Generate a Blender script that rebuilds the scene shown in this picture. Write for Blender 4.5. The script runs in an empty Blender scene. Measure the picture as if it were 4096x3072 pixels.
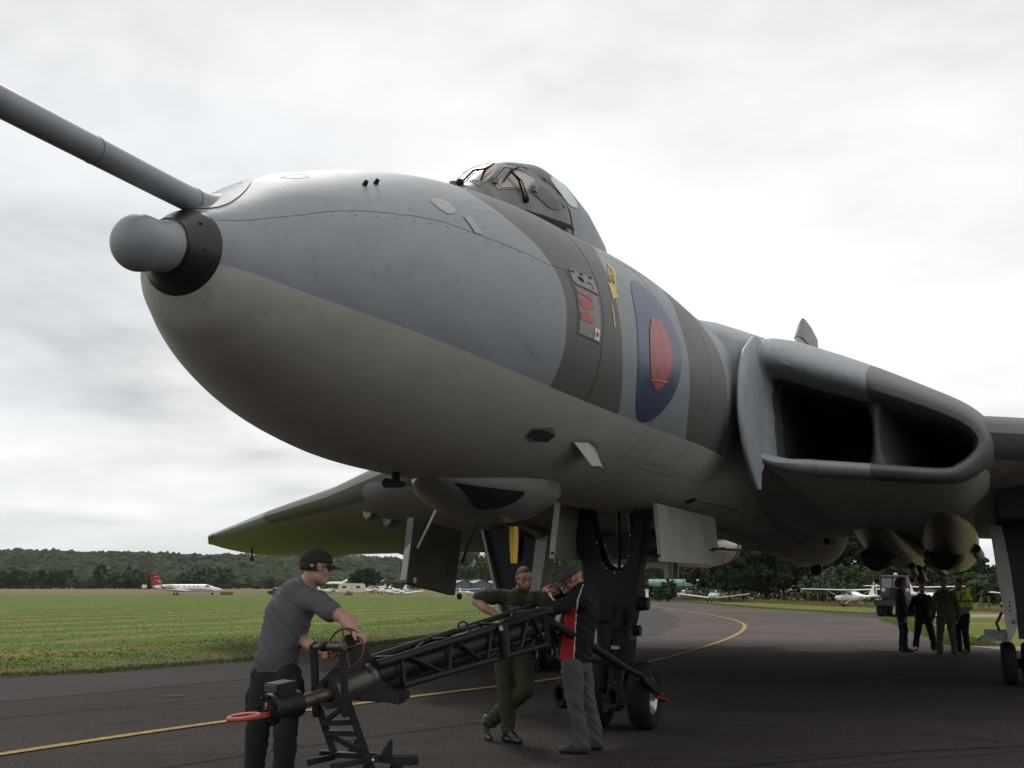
import bpy, math, random
import numpy as np
from mathutils import Vector, Matrix, noise as mnoise
R = math.radians
rng = np.random.default_rng(7)
random.seed(7)
SC = bpy.context.scene
COL = SC.collection

# ---------------------------------------------------------------- camera
CAM_H = 1.6
PITCH = 9.7516
cam = bpy.data.cameras.new('camera'); cam.lens = 40.957; cam.sensor_width = 36.0
cam.clip_start = 0.05; cam.clip_end = 6000
camo_ = bpy.data.objects.new('camera', cam); COL.objects.link(camo_)
camo_.location = (0, 0, CAM_H); camo_.rotation_euler = (R(90 + PITCH), 0, 0)
SC.camera = camo_

# ---------------------------------------------------------------- sky
SUN_EL, SUN_AZ = 48.0, -14.0        # degrees; azimuth from +y towards +x
w = bpy.data.worlds.new('World'); SC.world = w; w.use_nodes = True
nt = w.node_tree; nt.nodes.clear()
def N_(t, tree=None, **kw):
    n = (tree or nt).nodes.new(t)
    for k, v in kw.items(): setattr(n, k, v)
    return n
def sky_setup():
    L = nt.links.new
    out = N_('ShaderNodeOutputWorld'); bg = N_('ShaderNodeBackground'); bg.inputs['Strength'].default_value = 0.1
    L(bg.outputs[0], out.inputs[0])
    sky = N_('ShaderNodeTexSky', sky_type='NISHITA'); sky.sun_disc = False
    sky.sun_elevation = R(SUN_EL); sky.sun_rotation = R(SUN_AZ)
    sky.air_density = 1.0; sky.dust_density = 2.0; sky.ozone_density = 1.0
    tc = N_('ShaderNodeTexCoord'); sep = N_('ShaderNodeSeparateXYZ'); L(tc.outputs['Generated'], sep.inputs[0])
    # flat cloud deck seen in perspective: direction / (z + c)
    zc = N_('ShaderNodeMath', operation='MAXIMUM'); L(sep.outputs['Z'], zc.inputs[0]); zc.inputs[1].default_value = 0.0
    za = N_('ShaderNodeMath', operation='ADD'); L(zc.outputs[0], za.inputs[0]); za.inputs[1].default_value = 0.16
    dx = N_('ShaderNodeMath', operation='DIVIDE'); L(sep.outputs['X'], dx.inputs[0]); L(za.outputs[0], dx.inputs[1])
    dy = N_('ShaderNodeMath', operation='DIVIDE'); L(sep.outputs['Y'], dy.inputs[0]); L(za.outputs[0], dy.inputs[1])
    cb = N_('ShaderNodeCombineXYZ'); L(dx.outputs[0], cb.inputs[0]); L(dy.outputs[0], cb.inputs[1])
    off = N_('ShaderNodeVectorMath', operation='ADD'); L(cb.outputs[0], off.inputs[0]); off.inputs[1].default_value = (20.3, 5.6, 0.0)
    n1 = N_('ShaderNodeTexNoise'); n1.inputs['Scale'].default_value = 0.8; n1.inputs['Detail'].default_value = 5; n1.inputs['Roughness'].default_value = 0.52; n1.inputs['Distortion'].default_value = 0.35
    L(off.outputs[0], n1.inputs['Vector'])
    n2 = N_('ShaderNodeTexNoise'); n2.inputs['Scale'].default_value = 2.4; n2.inputs['Detail'].default_value = 6; n2.inputs['Roughness'].default_value = 0.55
    L(off.outputs[0], n2.inputs['Vector'])
    mx = N_('ShaderNodeMix', data_type='FLOAT'); mx.inputs[0].default_value = 0.28
    L(n1.outputs[0], mx.inputs[2]); L(n2.outputs[0], mx.inputs[3])
    cr = N_('ShaderNodeValToRGB'); L(mx.outputs[0], cr.inputs[0]); el = cr.color_ramp.elements
    el[0].position = 0.32; el[0].color = (5.8, 6.0, 6.25, 1)
    el[1].position = 0.60; el[1].color = (10.6, 10.6, 10.5, 1)
    e = el.new(0.41); e.color = (7.7, 7.85, 7.95, 1)
    e = el.new(0.48); e.color = (9.2, 9.25, 9.3, 1)
    # thin places where the blue shows
    n3 = N_('ShaderNodeTexNoise'); n3.inputs['Scale'].default_value = 0.55; n3.inputs['Detail'].default_value = 6
    o3 = N_('ShaderNodeVectorMath', operation='ADD'); L(cb.outputs[0], o3.inputs[0]); o3.inputs[1].default_value = (11.0, 2.0, 5.0)
    L(o3.outputs[0], n3.inputs['Vector'])
    c3 = N_('ShaderNodeMapRange'); L(n3.outputs[0], c3.inputs[0]); c3.inputs[1].default_value = 0.56; c3.inputs[2].default_value = 0.72; c3.inputs[3].default_value = 0.0; c3.inputs[4].default_value = 0.55
    # pale open sky low down over the horizon
    hz = N_('ShaderNodeMapRange'); L(sep.outputs['Z'], hz.inputs[0]); hz.inputs[1].default_value = 0.035; hz.inputs[2].default_value = 0.11; hz.inputs[3].default_value = 0.7; hz.inputs[4].default_value = 0.0
    n4 = N_('ShaderNodeTexNoise'); n4.inputs['Scale'].default_value = 0.7; n4.inputs['Detail'].default_value = 5; L(off.outputs[0], n4.inputs['Vector'])
    c4 = N_('ShaderNodeMapRange'); L(n4.outputs[0], c4.inputs[0]); c4.inputs[1].default_value = 0.40; c4.inputs[2].default_value = 0.58
    hm = N_('ShaderNodeMath', operation='MULTIPLY'); L(hz.outputs[0], hm.inputs[0]); L(c4.outputs[0], hm.inputs[1])
    mm = N_('ShaderNodeMath', operation='MAXIMUM'); L(c3.outputs[0], mm.inputs[0]); L(hm.outputs[0], mm.inputs[1])
    # clear-sky air, thinly veiled
    veil = N_('ShaderNodeMix', data_type='RGBA'); veil.inputs[0].default_value = 0.72
    L(sky.outputs[0], veil.inputs[6]); veil.inputs[7].default_value = (7.6, 8.7, 9.1, 1)
    mc = N_('ShaderNodeMix', data_type='RGBA'); L(mm.outputs[0], mc.inputs[0]); L(cr.outputs[0], mc.inputs[6]); L(veil.outputs[2], mc.inputs[7])
    L(mc.outputs[2], bg.inputs['Color'])
sky_setup()
sl = bpy.data.lights.new('sun', 'SUN'); sl.energy = 1.5; sl.angle = R(10); sl.color = (1.0, 0.97, 0.92)
so = bpy.data.objects.new('sun', sl); COL.objects.link(so)
_d = Vector((math.sin(R(SUN_AZ)) * math.cos(R(SUN_EL)), math.cos(R(SUN_AZ)) * math.cos(R(SUN_EL)), math.sin(R(SUN_EL))))
so.rotation_euler = (-_d).to_track_quat('-Z', 'Y').to_euler(); so.location = (0, 0, 60)
vs = SC.view_settings; vs.view_transform = 'Standard'; vs.look = 'None'; vs.exposure = 0; vs.gamma = 1; vs.use_curve_mapping = False
SC.render.engine = 'CYCLES'
SC.cycles.max_bounces = 7; SC.cycles.diffuse_bounces = 4; SC.cycles.transparent_max_bounces = 8

# ---------------------------------------------------------------- materials
def mat(name, col, rough=0.6, metal=0.0, var=0.0, vscale=4.0, bump=0.0, bscale=60.0, spec=0.5, col2=None, stretch=None, coat=0.0, dirt=None, dirt_amt=0.0, dscale=3.0):
    m = bpy.data.materials.new(name); m.use_nodes = True; t = m.node_tree; L = t.links.new
    b = t.nodes['Principled BSDF']; b.inputs['Roughness'].default_value = rough; b.inputs['Metallic'].default_value = metal
    b.inputs['Specular IOR Level'].default_value = spec; b.inputs['Coat Weight'].default_value = coat
    c = (*col, 1); b.inputs['Base Color'].default_value = c
    tc = t.nodes.new('ShaderNodeTexCoord'); src = tc.outputs['Object']
    if stretch:
        mp = t.nodes.new('ShaderNodeMapping'); mp.inputs['Scale'].default_value = stretch; L(src, mp.inputs[0]); src = mp.outputs[0]
    cur = None
    if var or col2:
        n = t.nodes.new('ShaderNodeTexNoise'); n.inputs['Scale'].default_value = vscale; n.inputs['Detail'].default_value = 5; L(src, n.inputs[0])
        r = t.nodes.new('ShaderNodeMapRange'); L(n.outputs[0], r.inputs[0]); r.inputs[1].default_value = 0.35; r.inputs[2].default_value = 0.65
        x = t.nodes.new('ShaderNodeMix'); x.data_type = 'RGBA'; L(r.outputs[0], x.inputs[0])
        if col2: x.inputs[6].default_value = c; x.inputs[7].default_value = (*col2, 1)
        else:
            x.inputs[6].default_value = (*[v * (1 - var) for v in col], 1); x.inputs[7].default_value = (*[min(1, v * (1 + var)) for v in col], 1)
        cur = x.outputs[2]
    if dirt:
        n = t.nodes.new('ShaderNodeTexNoise'); n.inputs['Scale'].default_value = dscale; n.inputs['Detail'].default_value = 8; n.inputs['Roughness'].default_value = 0.7; L(src, n.inputs[0])
        r = t.nodes.new('ShaderNodeMapRange'); L(n.outputs[0], r.inputs[0]); r.inputs[1].default_value = 0.5; r.inputs[2].default_value = 0.75; r.inputs[4].default_value = dirt_amt
        x = t.nodes.new('ShaderNodeMix'); x.data_type = 'RGBA'; L(r.outputs[0], x.inputs[0]); x.inputs[7].default_value = (*dirt, 1)
        if cur: L(cur, x.inputs[6])
        else: x.inputs[6].default_value = c
        cur = x.outputs[2]
    if cur: L(cur, b.inputs['Base Color'])
    if bump:
        n = t.nodes.new('ShaderNodeTexNoise'); n.inputs['Scale'].default_value = bscale; n.inputs['Detail'].default_value = 4; L(src, n.inputs[0])
        p = t.nodes.new('ShaderNodeBump'); p.inputs['Strength'].default_value = bump; p.inputs['Distance'].default_value = 0.02; L(n.outputs[0], p.inputs['Height']); L(p.outputs[0], b.inputs['Normal'])
    return m

MT = {}
MT['black'] = mat('black_paint', (0.010, 0.010, 0.011), 0.5, spec=0.25, var=0.35, vscale=9, dirt=(0.035, 0.032, 0.03), dirt_amt=0.35, dscale=14)
MT['legblack'] = mat('leg_black', (0.008, 0.009, 0.012), 0.46, spec=0.25, dirt=(0.03, 0.03, 0.03), dirt_amt=0.25, dscale=9)
MT['rubber'] = mat('rubber', (0.010, 0.010, 0.010), 0.8, spec=0.2, var=0.3, bump=0.15, bscale=30)
MT['alloy'] = mat('alloy', (0.42, 0.42, 0.42), 0.35, 0.85, var=0.15)
MT['steel'] = mat('bare_steel', (0.22, 0.21, 0.2), 0.4, 0.9, var=0.2)
MT['red'] = mat('red_paint', (0.28, 0.02, 0.015), 0.45, var=0.2)
MT['redbr'] = mat('red_bright', (0.62, 0.06, 0.02), 0.45, var=0.15)
MT['yellow'] = mat('yellow_paint', (0.70, 0.42, 0.03), 0.5, var=0.1)
MT['white'] = mat('white_paint', (0.80, 0.80, 0.79), 0.35, var=0.04)
MT['darkglass'] = mat('dark_glass', (0.012, 0.014, 0.016), 0.12, spec=0.6)
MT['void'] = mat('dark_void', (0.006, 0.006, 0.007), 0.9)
MT['orange'] = mat('orange_fabric', (0.85, 0.16, 0.04), 0.7)
MT['rust'] = mat('rusty', (0.12, 0.05, 0.03), 0.8, var=0.3)

# ---------------------------------------------------------------- mesh helpers
class MB:
    def __init__(s): s.v = []; s.f = []; s.m = []
    def add(s, vs, fs, mi=0):
        o = len(s.v); s.v.extend([tuple(map(float, p)) for p in vs]); s.f.extend([tuple(i + o for i in f) for f in fs]); s.m.extend([mi] * len(fs)); return s
    def box(s, c, d, rot=None, mi=0, taper=1.0):
        x, y, z = [k / 2 for k in d]; vs = []
        for sz in (-1, 1):
            k = taper if sz > 0 else 1
            for sx, sy in ((-1, -1), (1, -1), (1, 1), (-1, 1)): vs.append(Vector((sx * x * k, sy * y * k, sz * z)))
        if rot is not None: vs = [rot @ p for p in vs]
        c = Vector(c)
        return s.add([p + c for p in vs], [(3, 2, 1, 0), (4, 5, 6, 7), (0, 1, 5, 4), (1, 2, 6, 5), (2, 3, 7, 6), (3, 0, 4, 7)], mi)
    def cyl(s, a, b, r0, r1=None, n=12, caps=True, mi=0):
        r1 = r0 if r1 is None else r1; a = Vector(a); b = Vector(b); d = (b - a).normalized()
        u = d.orthogonal().normalized(); w_ = d.cross(u)
        vs = []
        for p, r in ((a, r0), (b, r1)):
            for i in range(n):
                t = 2 * math.pi * i / n; vs.append(p + u * (r * math.cos(t)) + w_ * (r * math.sin(t)))
        fs = [(i, (i + 1) % n, n + (i + 1) % n, n + i) for i in range(n)]
        if caps: fs += [tuple(range(n - 1, -1, -1)), tuple(range(n, 2 * n))]
        return s.add(vs, fs, mi)
    def tube(s, pts, r, n=8, mi=0, closed=False):
        P_ = [Vector(p) for p in pts]; m = len(P_); vs = []; u = None
        rr = r if hasattr(r, '__len__') else [r] * m
        for i, p in enumerate(P_):
            if closed: d = (P_[(i + 1) % m] - P_[i - 1])
            else: d = P_[min(i + 1, m - 1)] - P_[max(i - 1, 0)]
            d.normalize()
            if u is None: u = d.orthogonal().normalized()
            else: u = (u - d * u.dot(d)).normalized()
            w_ = d.cross(u)
            for k in range(n):
                t = 2 * math.pi * k / n; vs.append(p + u * (rr[i] * math.cos(t)) + w_ * (rr[i] * math.sin(t)))
        fs = []
        for i in range(m if closed else m - 1):
            j = (i + 1) % m
            for k in range(n): fs.append((i * n + k, i * n + (k + 1) % n, j * n + (k + 1) % n, j * n + k))
        if not closed: fs += [tuple(range(n - 1, -1, -1)), tuple(range((m - 1) * n, m * n))]
        return s.add(vs, fs, mi)
    def lathe(s, c, axis, prof, n=24, mi=0, capped=False):
        # prof: (distance along axis, radius)
        c = Vector(c); d = Vector(axis).normalized(); u = d.orthogonal().normalized(); w_ = d.cross(u); vs = []
        for h_, r in prof:
            for k in range(n):
                t = 2 * math.pi * k / n; vs.append(c + d * h_ + u * (r * math.cos(t)) + w_ * (r * math.sin(t)))
        fs = []
        for i in range(len(prof) - 1):
            for k in range(n): fs.append((i * n + k, i * n + (k + 1) % n, (i + 1) * n + (k + 1) % n, (i + 1) * n + k))
        if capped: fs += [tuple(range(n - 1, -1, -1)), tuple(range((len(prof) - 1) * n, len(prof) * n))]
        return s.add(vs, fs, mi)
    def loft(s, loops, closed=True, cap0=False, cap1=False, mi=0):
        n = len(loops[0]); vs = [p for l in loops for p in l]; fs = []
        for i in range(len(loops) - 1):
            for k in range(n if closed else n - 1):
                k2 = (k + 1) % n; fs.append((i * n + k, i * n + k2, (i + 1) * n + k2, (i + 1) * n + k))
        if cap0: fs.append(tuple(range(n - 1, -1, -1)))
        if cap1: fs.append(tuple(range((len(loops) - 1) * n, len(loops) * n)))
        return s.add(vs, fs, mi)
    def slab(s, poly, off, mi=0):
        # planar polygon extruded by vector off
        P_ = [Vector(p) for p in poly]; n = len(P_); o = Vector(off)
        vs = P_ + [p + o for p in P_]
        fs = [tuple(range(n - 1, -1, -1)), tuple(range(n, 2 * n))] + [(i, (i + 1) % n, n + (i + 1) % n, n + i) for i in range(n)]
        return s.add(vs, fs, mi)
    def ball(s, c, r, n=12, mi=0, sc=(1, 1, 1)):
        c = Vector(c); m = max(4, n // 2); vs = []; fs = []
        for i in range(m + 1):
            a_ = math.pi * i / m
            for k in range(n):
                t = 2 * math.pi * k / n
                vs.append(c + Vector((r * sc[0] * math.sin(a_) * math.cos(t), r * sc[1] * math.sin(a_) * math.sin(t), r * sc[2] * math.cos(a_))))
        for i in range(m):
            for k in range(n): fs.append((i * n + k, (i + 1) * n + k, (i + 1) * n + (k + 1) % n, i * n + (k + 1) % n))
        return s.add(vs, fs, mi)
    def build(s, name, mats, parent=None, smooth=None, loc=None, rot=None):
        me = bpy.data.meshes.new(name); me.from_pydata(s.v, [], s.f)
        for m_ in (mats if isinstance(mats, (list, tuple)) else [mats]): me.materials.append(m_)
        if any(s.m): me.polygons.foreach_set('material_index', s.m)
        me.update()
        if smooth is not None:
            me.polygons.foreach_set('use_smooth', [True] * len(me.polygons))
            if smooth < 180: me.set_sharp_from_angle(angle=R(smooth))
        o = bpy.data.objects.new(name, me); COL.objects.link(o)
        if parent: o.parent = parent
        if loc is not None: o.location = loc
        if rot is not None: o.rotation_euler = rot
        return o
def tag(o, label=None, cat=None, group=None, kind=None):
    if label: o['label'] = label
    if cat: o['category'] = cat
    if group: o['group'] = group
    if kind: o['kind'] = kind
    return o
def empty(name, loc=(0, 0, 0), rz=0, label=None, cat=None, group=None, scale=1.0):
    o = bpy.data.objects.new(name, None); COL.objects.link(o); o.location = loc; o.rotation_euler = (0, 0, rz); o.scale = (scale,) * 3; o.empty_display_size = 0.2
    return tag(o, label, cat, group)
def copy_tree(o, parent=None):
    c = o.copy(); COL.objects.link(c); c.parent = parent
    for ch in [k for k in bpy.data.objects if k.parent == o]: copy_tree(ch, c)
    return c
def np_mesh(name, V, F, mats, kind=None, parent=None, smooth=False, mi=None, colors=None):
    V = np.asarray(V, np.float32); F = np.asarray(F, np.int32); k = F.shape[1]
    me = bpy.data.meshes.new(name); me.vertices.add(len(V)); me.vertices.foreach_set('co', V.ravel())
    me.loops.add(F.size); me.loops.foreach_set('vertex_index', F.ravel()); me.polygons.add(len(F))
    me.polygons.foreach_set('loop_start', np.arange(0, F.size, k, dtype=np.int32))
    for m_ in (mats if isinstance(mats, (list, tuple)) else [mats]): me.materials.append(m_)
    if mi is not None: me.polygons.foreach_set('material_index', np.asarray(mi, np.int32))
    if smooth: me.polygons.foreach_set('use_smooth', np.ones(len(F), bool))
    me.update(calc_edges=True)
    if colors is not None:
        a = me.attributes.new('tint', 'FLOAT', 'POINT'); a.data.foreach_set('value', np.asarray(colors, np.float32))
    o = bpy.data.objects.new(name, me); COL.objects.link(o)
    if parent: o.parent = parent
    if kind: o['kind'] = kind
    return o
# ================================================================ the big delta-wing aircraft
TH = R(21.6); PX, PY, XN = 1.04, 12.9, 7.4
jet = empty('delta_wing_bomber', (PX, PY, 0), math.atan2(-math.cos(TH), -math.sin(TH)),
            'huge grey and dark green delta-wing bomber with a refuelling probe on its nose', 'aircraft')
def A(X, Y, Z): return (XN - X, Y, Z)          # X aft of nose, Y to port, Z up
def AW(X, Y, Z):                                # same point in world space
    return Vector((PX + math.sin(TH) * (X - XN) + math.cos(TH) * Y, PY + math.cos(TH) * (X - XN) - math.sin(TH) * Y, Z))
FX = np.array([-0.15,-0.02,0.15,0.5,1,1.8,2.8,4,5.5,7.5,10,14,18,21,24,26,27.2,27.6])
FT = np.array([3.53,3.60,3.71,3.93,4.14,4.39,4.58,4.71,4.86,4.92,4.95,4.95,4.85,4.6,4.1,3.6,3.1,2.9])
FB = np.array([3.12,2.96,2.86,2.72,2.56,2.42,2.38,2.37,2.42,2.41,2.46,2.40,2.25,2.15,2.05,2.1,2.4,2.7])
FW = np.array([.22,.35,.46,.68,.90,1.12,1.27,1.34,1.39,1.40,1.40,1.40,1.35,1.2,.95,.7,.35,.1])
def pch(x, Yk):
    xk = FX; d = np.gradient(Yk, xk); x = np.clip(x, xk[0], xk[-1])
    i = np.clip(np.searchsorted(xk, x) - 1, 0, len(xk) - 2); hh = xk[i + 1] - xk[i]; t = (x - xk[i]) / hh
    return (2*t**3-3*t**2+1)*Yk[i]+(t**3-2*t**2+t)*hh*d[i]+(-2*t**3+3*t**2)*Yk[i+1]+(t**3-t**2)*hh*d[i+1]
def fus(X, deg, off=0.0):
    t, b, w_ = float(pch(X, FT)), float(pch(X, FB)), float(pch(X, FW)); zc = (t + b) / 2; r = (t - b) / 2; a = R(deg)
    y, z = w_ * math.cos(a), zc + r * math.sin(a)
    n = Vector((0, math.cos(a) / w_, math.sin(a) / r)).normalized()
    return (X, y + n.y * off, z + n.z * off)
def FP(X, deg, off=0.0): return A(*fus(X, deg, off))

def float_curve(t, src, pts, lo, hi, vlo, vhi):
    """shader nodes: value of a curve through pts (z -> x) at src"""
    L = t.links.new
    mr = t.nodes.new('ShaderNodeMapRange'); mr.clamp = True; L(src, mr.inputs[0]); mr.inputs[1].default_value = lo; mr.inputs[2].default_value = hi
    fc = t.nodes.new('ShaderNodeFloatCurve'); c = fc.mapping.curves[0]
    P_ = sorted([((z - lo) / (hi - lo), (x - vlo) / (vhi - vlo)) for z, x in pts])
    c.points[0].location = P_[0]; c.points[1].location = P_[-1]
    for p in P_[1:-1]: c.points.new(*p)
    fc.mapping.update(); L(mr.outputs[0], fc.inputs[1])
    mo = t.nodes.new('ShaderNodeMapRange'); mo.clamp = False; L(fc.outputs[0], mo.inputs[0]); mo.inputs[3].default_value = vlo; mo.inputs[4].default_value = vhi
    return mo.outputs[0]

def aircraft_paint(name, which):
    m = bpy.data.materials.new(name); m.use_nodes = True; t = m.node_tree; L = t.links.new; b = t.nodes['Principled BSDF']
    tc = t.nodes.new('ShaderNodeTexCoord'); sp = t.nodes.new('ShaderNodeSeparateXYZ'); L(tc.outputs['Object'], sp.inputs[0])
    def M_(op, a_, b_=None, **k):
        n = t.nodes.new('ShaderNodeMath'); n.operation = op
        for i, v in enumerate((a_, b_)):
            if v is None: continue
            if isinstance(v, (int, float)): n.inputs[i].default_value = v
            else: L(v, n.inputs[i])
        return n.outputs[0]
    X = M_('SUBTRACT', XN, sp.outputs['X']); Z = sp.outputs['Z']; Y = sp.outputs['Y']; aY = M_('ABSOLUTE', Y)
    wob = t.nodes.new('ShaderNodeTexNoise'); wob.inputs['Scale'].default_value = 1.3; L(tc.outputs['Object'], wob.inputs[0])
    wv = M_('MULTIPLY', M_('SUBTRACT', wob.outputs[0], 0.5), 0.03)
    grey = (0.255, 0.278, 0.298, 1); dark = (0.115, 0.110, 0.101, 1); under = (0.43, 0.41, 0.37, 1)
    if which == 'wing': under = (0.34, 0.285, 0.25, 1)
    def soft(v, w_=0.005): return M_('MINIMUM', M_('MAXIMUM', M_('DIVIDE', v, w_), 0.0), 1.0)
    if which == 'fus':
        b1 = float_curve(t, Z, [(4.7, 3.0), (4.5, 2.45), (4.25, 2.04), (4.06, 2.11), (3.86, 2.33), (3.58, 2.473), (3.37, 2.49), (3.17, 2.52), (2.95, 2.52)], 2.9, 4.75, 1.5, 4.5)
        b2 = float_curve(t, Z, [(4.7, 4.9), (4.42, 4.18), (4.21, 3.78), (4.06, 3.62), (3.92, 3.585), (3.72, 3.525), (3.5, 3.55), (3.27, 3.66), (2.94, 3.99)], 2.9, 4.75, 1.5, 5.5)
        b3 = float_curve(t, Z, [(4.8, 6.3), (4.5, 5.9), (4.2, 5.607), (3.96, 5.46), (3.71, 5.514), (3.47, 5.6), (3.19, 5.86), (2.99, 6.22)], 2.9, 4.9, 4.5, 7.5)
        b4 = float_curve(t, Z, [(4.85, 7.15), (4.42, 7.167), (4.2, 7.2), (3.8, 7.27), (3.6, 7.287), (3.33, 7.45), (3.08, 7.76)], 2.9, 4.95, 6.0, 8.5)
        zl = float_curve(t, X, [(-0.15, 3.235), (0.12, 3.175), (0.365, 3.127), (1.29, 3.022), (2.55, 2.954), (4.03, 2.95), (6.1, 3.0), (7.94, 3.014), (9.5, 3.0), (12, 2.9), (28, 2.6)], -0.15, 28, 2.4, 3.6)
        band = M_('MAXIMUM', M_('MULTIPLY', soft(M_('SUBTRACT', X, b1)), soft(M_('SUBTRACT', b2, X))), M_('MULTIPLY', soft(M_('SUBTRACT', X, b3)), soft(M_('SUBTRACT', b4, X))))
        band = M_('MAXIMUM', band, M_('MULTIPLY', soft(M_('SUBTRACT', X, 12.3)), soft(M_('SUBTRACT', 17.5, X))))
        low = soft(M_('SUBTRACT', M_('ADD', zl, M_('MULTIPLY', wv, 0.4)), Z))
    elif which == 'canopy':
        band = soft(M_('SUBTRACT', 4.62, M_('ADD', X, wv)), 0.1); low = None
    elif which == 'wing':
        # camouflage blotches over the upper skin, light grey below; sides follow the surface normal
        g = t.nodes.new('ShaderNodeTexNoise'); g.inputs['Scale'].default_value = 0.16; g.inputs['Detail'].default_value = 1; L(tc.outputs['Object'], g.inputs[0])
        band = M_('MAXIMUM', soft(M_('SUBTRACT', g.outputs[0], 0.5), 0.006), M_('MULTIPLY', soft(M_('SUBTRACT', Y, 1.0)), soft(M_('SUBTRACT', 8.0, Y)))); low = 'attr'
    elif which == 'nac':
        # inboard wing and intake: grey up to Y = 2.65, dark beyond
        band = soft(M_('SUBTRACT', M_('ADD', Y, M_('MULTIPLY', wv, 1.5)), 2.62), 0.01); low = 'attr'
    mixd = t.nodes.new('ShaderNodeMix'); mixd.data_type = 'RGBA'; L(band, mixd.inputs[0]); mixd.inputs[6].default_value = grey; mixd.inputs[7].default_value = dark
    cur = mixd.outputs[2]
    if low is not None:
        if isinstance(low, str):
            at = t.nodes.new('ShaderNodeAttribute'); at.attribute_name = 'tint'; low = soft(M_('SUBTRACT', at.outputs['Fac'], 0.5), 0.04)
        ml = t.nodes.new('ShaderNodeMix'); ml.data_type = 'RGBA'; L(low, ml.inputs[0]); L(cur, ml.inputs[6]); ml.inputs[7].default_value = under; cur = ml.outputs[2]
    # weathering: faded patches, streaks along the airflow, small dark specks
    mp = t.nodes.new('ShaderNodeMapping'); mp.inputs['Scale'].default_value = (0.5, 3.0, 3.0); L(tc.outputs['Object'], mp.inputs[0])
    ns = t.nodes.new('ShaderNodeTexNoise'); ns.inputs['Scale'].default_value = 2.2; ns.inputs['Detail'].default_value = 8; ns.inputs['Roughness'].default_value = 0.65; L(mp.outputs[0], ns.inputs[0])
    rr = t.nodes.new('ShaderNodeMapRange'); L(ns.outputs[0], rr.inputs[0]); rr.inputs[1].default_value = 0.3; rr.inputs[2].default_value = 0.75; rr.inputs[3].default_value = 0.90; rr.inputs[4].default_value = 1.08
    sc = t.nodes.new('ShaderNodeVectorMath'); sc.operation = 'SCALE'; L(cur, sc.inputs[0]); L(rr.outputs[0], sc.inputs['Scale'])
    mp2 = t.nodes.new('ShaderNodeMapping'); mp2.inputs['Scale'].default_value = (0.25, 6, 2); L(tc.outputs['Object'], mp2.inputs[0])
    n2 = t.nodes.new('ShaderNodeTexNoise'); n2.inputs['Scale'].default_value = 5; n2.inputs['Detail'].default_value = 6; L(mp2.outputs[0], n2.inputs[0])
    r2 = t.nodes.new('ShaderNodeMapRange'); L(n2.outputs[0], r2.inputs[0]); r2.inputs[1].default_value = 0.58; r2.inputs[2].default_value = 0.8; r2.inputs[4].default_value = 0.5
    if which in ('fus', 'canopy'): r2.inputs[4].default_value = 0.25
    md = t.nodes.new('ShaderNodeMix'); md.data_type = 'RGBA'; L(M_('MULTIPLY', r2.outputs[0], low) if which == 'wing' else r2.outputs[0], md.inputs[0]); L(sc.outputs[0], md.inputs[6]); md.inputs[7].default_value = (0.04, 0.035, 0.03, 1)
    if which == 'wing': md.inputs[7].default_value = (0.075, 0.045, 0.035, 1); r2.inputs[1].default_value = 0.42; r2.inputs[4].default_value = 0.75  # brown underside dirt, also tinted to offset green light bounced off the grass
    L(md.outputs[2], b.inputs['Base Color'])
    b.inputs['Specular IOR Level'].default_value = 0.4
    rg = t.nodes.new('ShaderNodeMapRange'); L(ns.outputs[0], rg.inputs[0]); rg.inputs[3].default_value = 0.47; rg.inputs[4].default_value = 0.62; L(rg.outputs[0], b.inputs['Roughness'])
    nb = t.nodes.new('ShaderNodeTexNoise'); nb.inputs['Scale'].default_value = 1.6; nb.inputs['Detail'].default_value = 3; L(tc.outputs['Object'], nb.inputs[0])
    bp = t.nodes.new('ShaderNodeBump'); bp.inputs['Strength'].default_value = 0.25; bp.inputs['Distance'].default_value = 0.03; L(nb.outputs[0], bp.inputs['Height']); L(bp.outputs[0], b.inputs['Normal'])
    return m
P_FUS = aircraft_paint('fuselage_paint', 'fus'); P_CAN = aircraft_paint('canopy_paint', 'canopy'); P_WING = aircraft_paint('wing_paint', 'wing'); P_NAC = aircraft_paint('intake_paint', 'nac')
P_GREY = mat('sea_grey', (0.235, 0.256, 0.275), 0.48, var=0.1, vscale=3, bump=0.1, bscale=3)
P_UNDER = mat('light_aircraft_grey', (0.30, 0.285, 0.25), 0.4, var=0.12, vscale=3, dirt=(0.05, 0.045, 0.04), dirt_amt=0.35, dscale=2)
P_DOOR = mat('door_inside_grey', (0.30, 0.30, 0.29), 0.5, var=0.1, vscale=5, dirt=(0.06, 0.05, 0.05), dirt_amt=0.3)
P_DOORD = mat('door_dark', (0.075, 0.072, 0.066), 0.5, var=0.15, vscale=4)
P_FRAME = mat('canopy_frame', (0.15, 0.145, 0.14), 0.4, var=0.2, vscale=8, dirt=(0.05, 0.045, 0.04), dirt_amt=0.5, dscale=10)
P_BARE = mat('stained_metal', (0.30, 0.25, 0.18), 0.32, 0.6, var=0.2, vscale=3, dirt=(0.04, 0.035, 0.03), dirt_amt=0.8, dscale=4, stretch=(0.4, 2, 2))

# fuselage -------------------------------------------------------
m = MB(); xs = sorted(set([float(v) for v in np.concatenate([np.linspace(-0.15, 1, 26), np.linspace(1, 10, 60), np.linspace(10, 27.6, 60)])]))
NA = 192
m.loft([[FP(x, 360 * k / NA) for k in range(NA)] for x in xs], cap0=True, cap1=True)
o = m.build('fuselage', P_FUS, jet, smooth=40)

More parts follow.
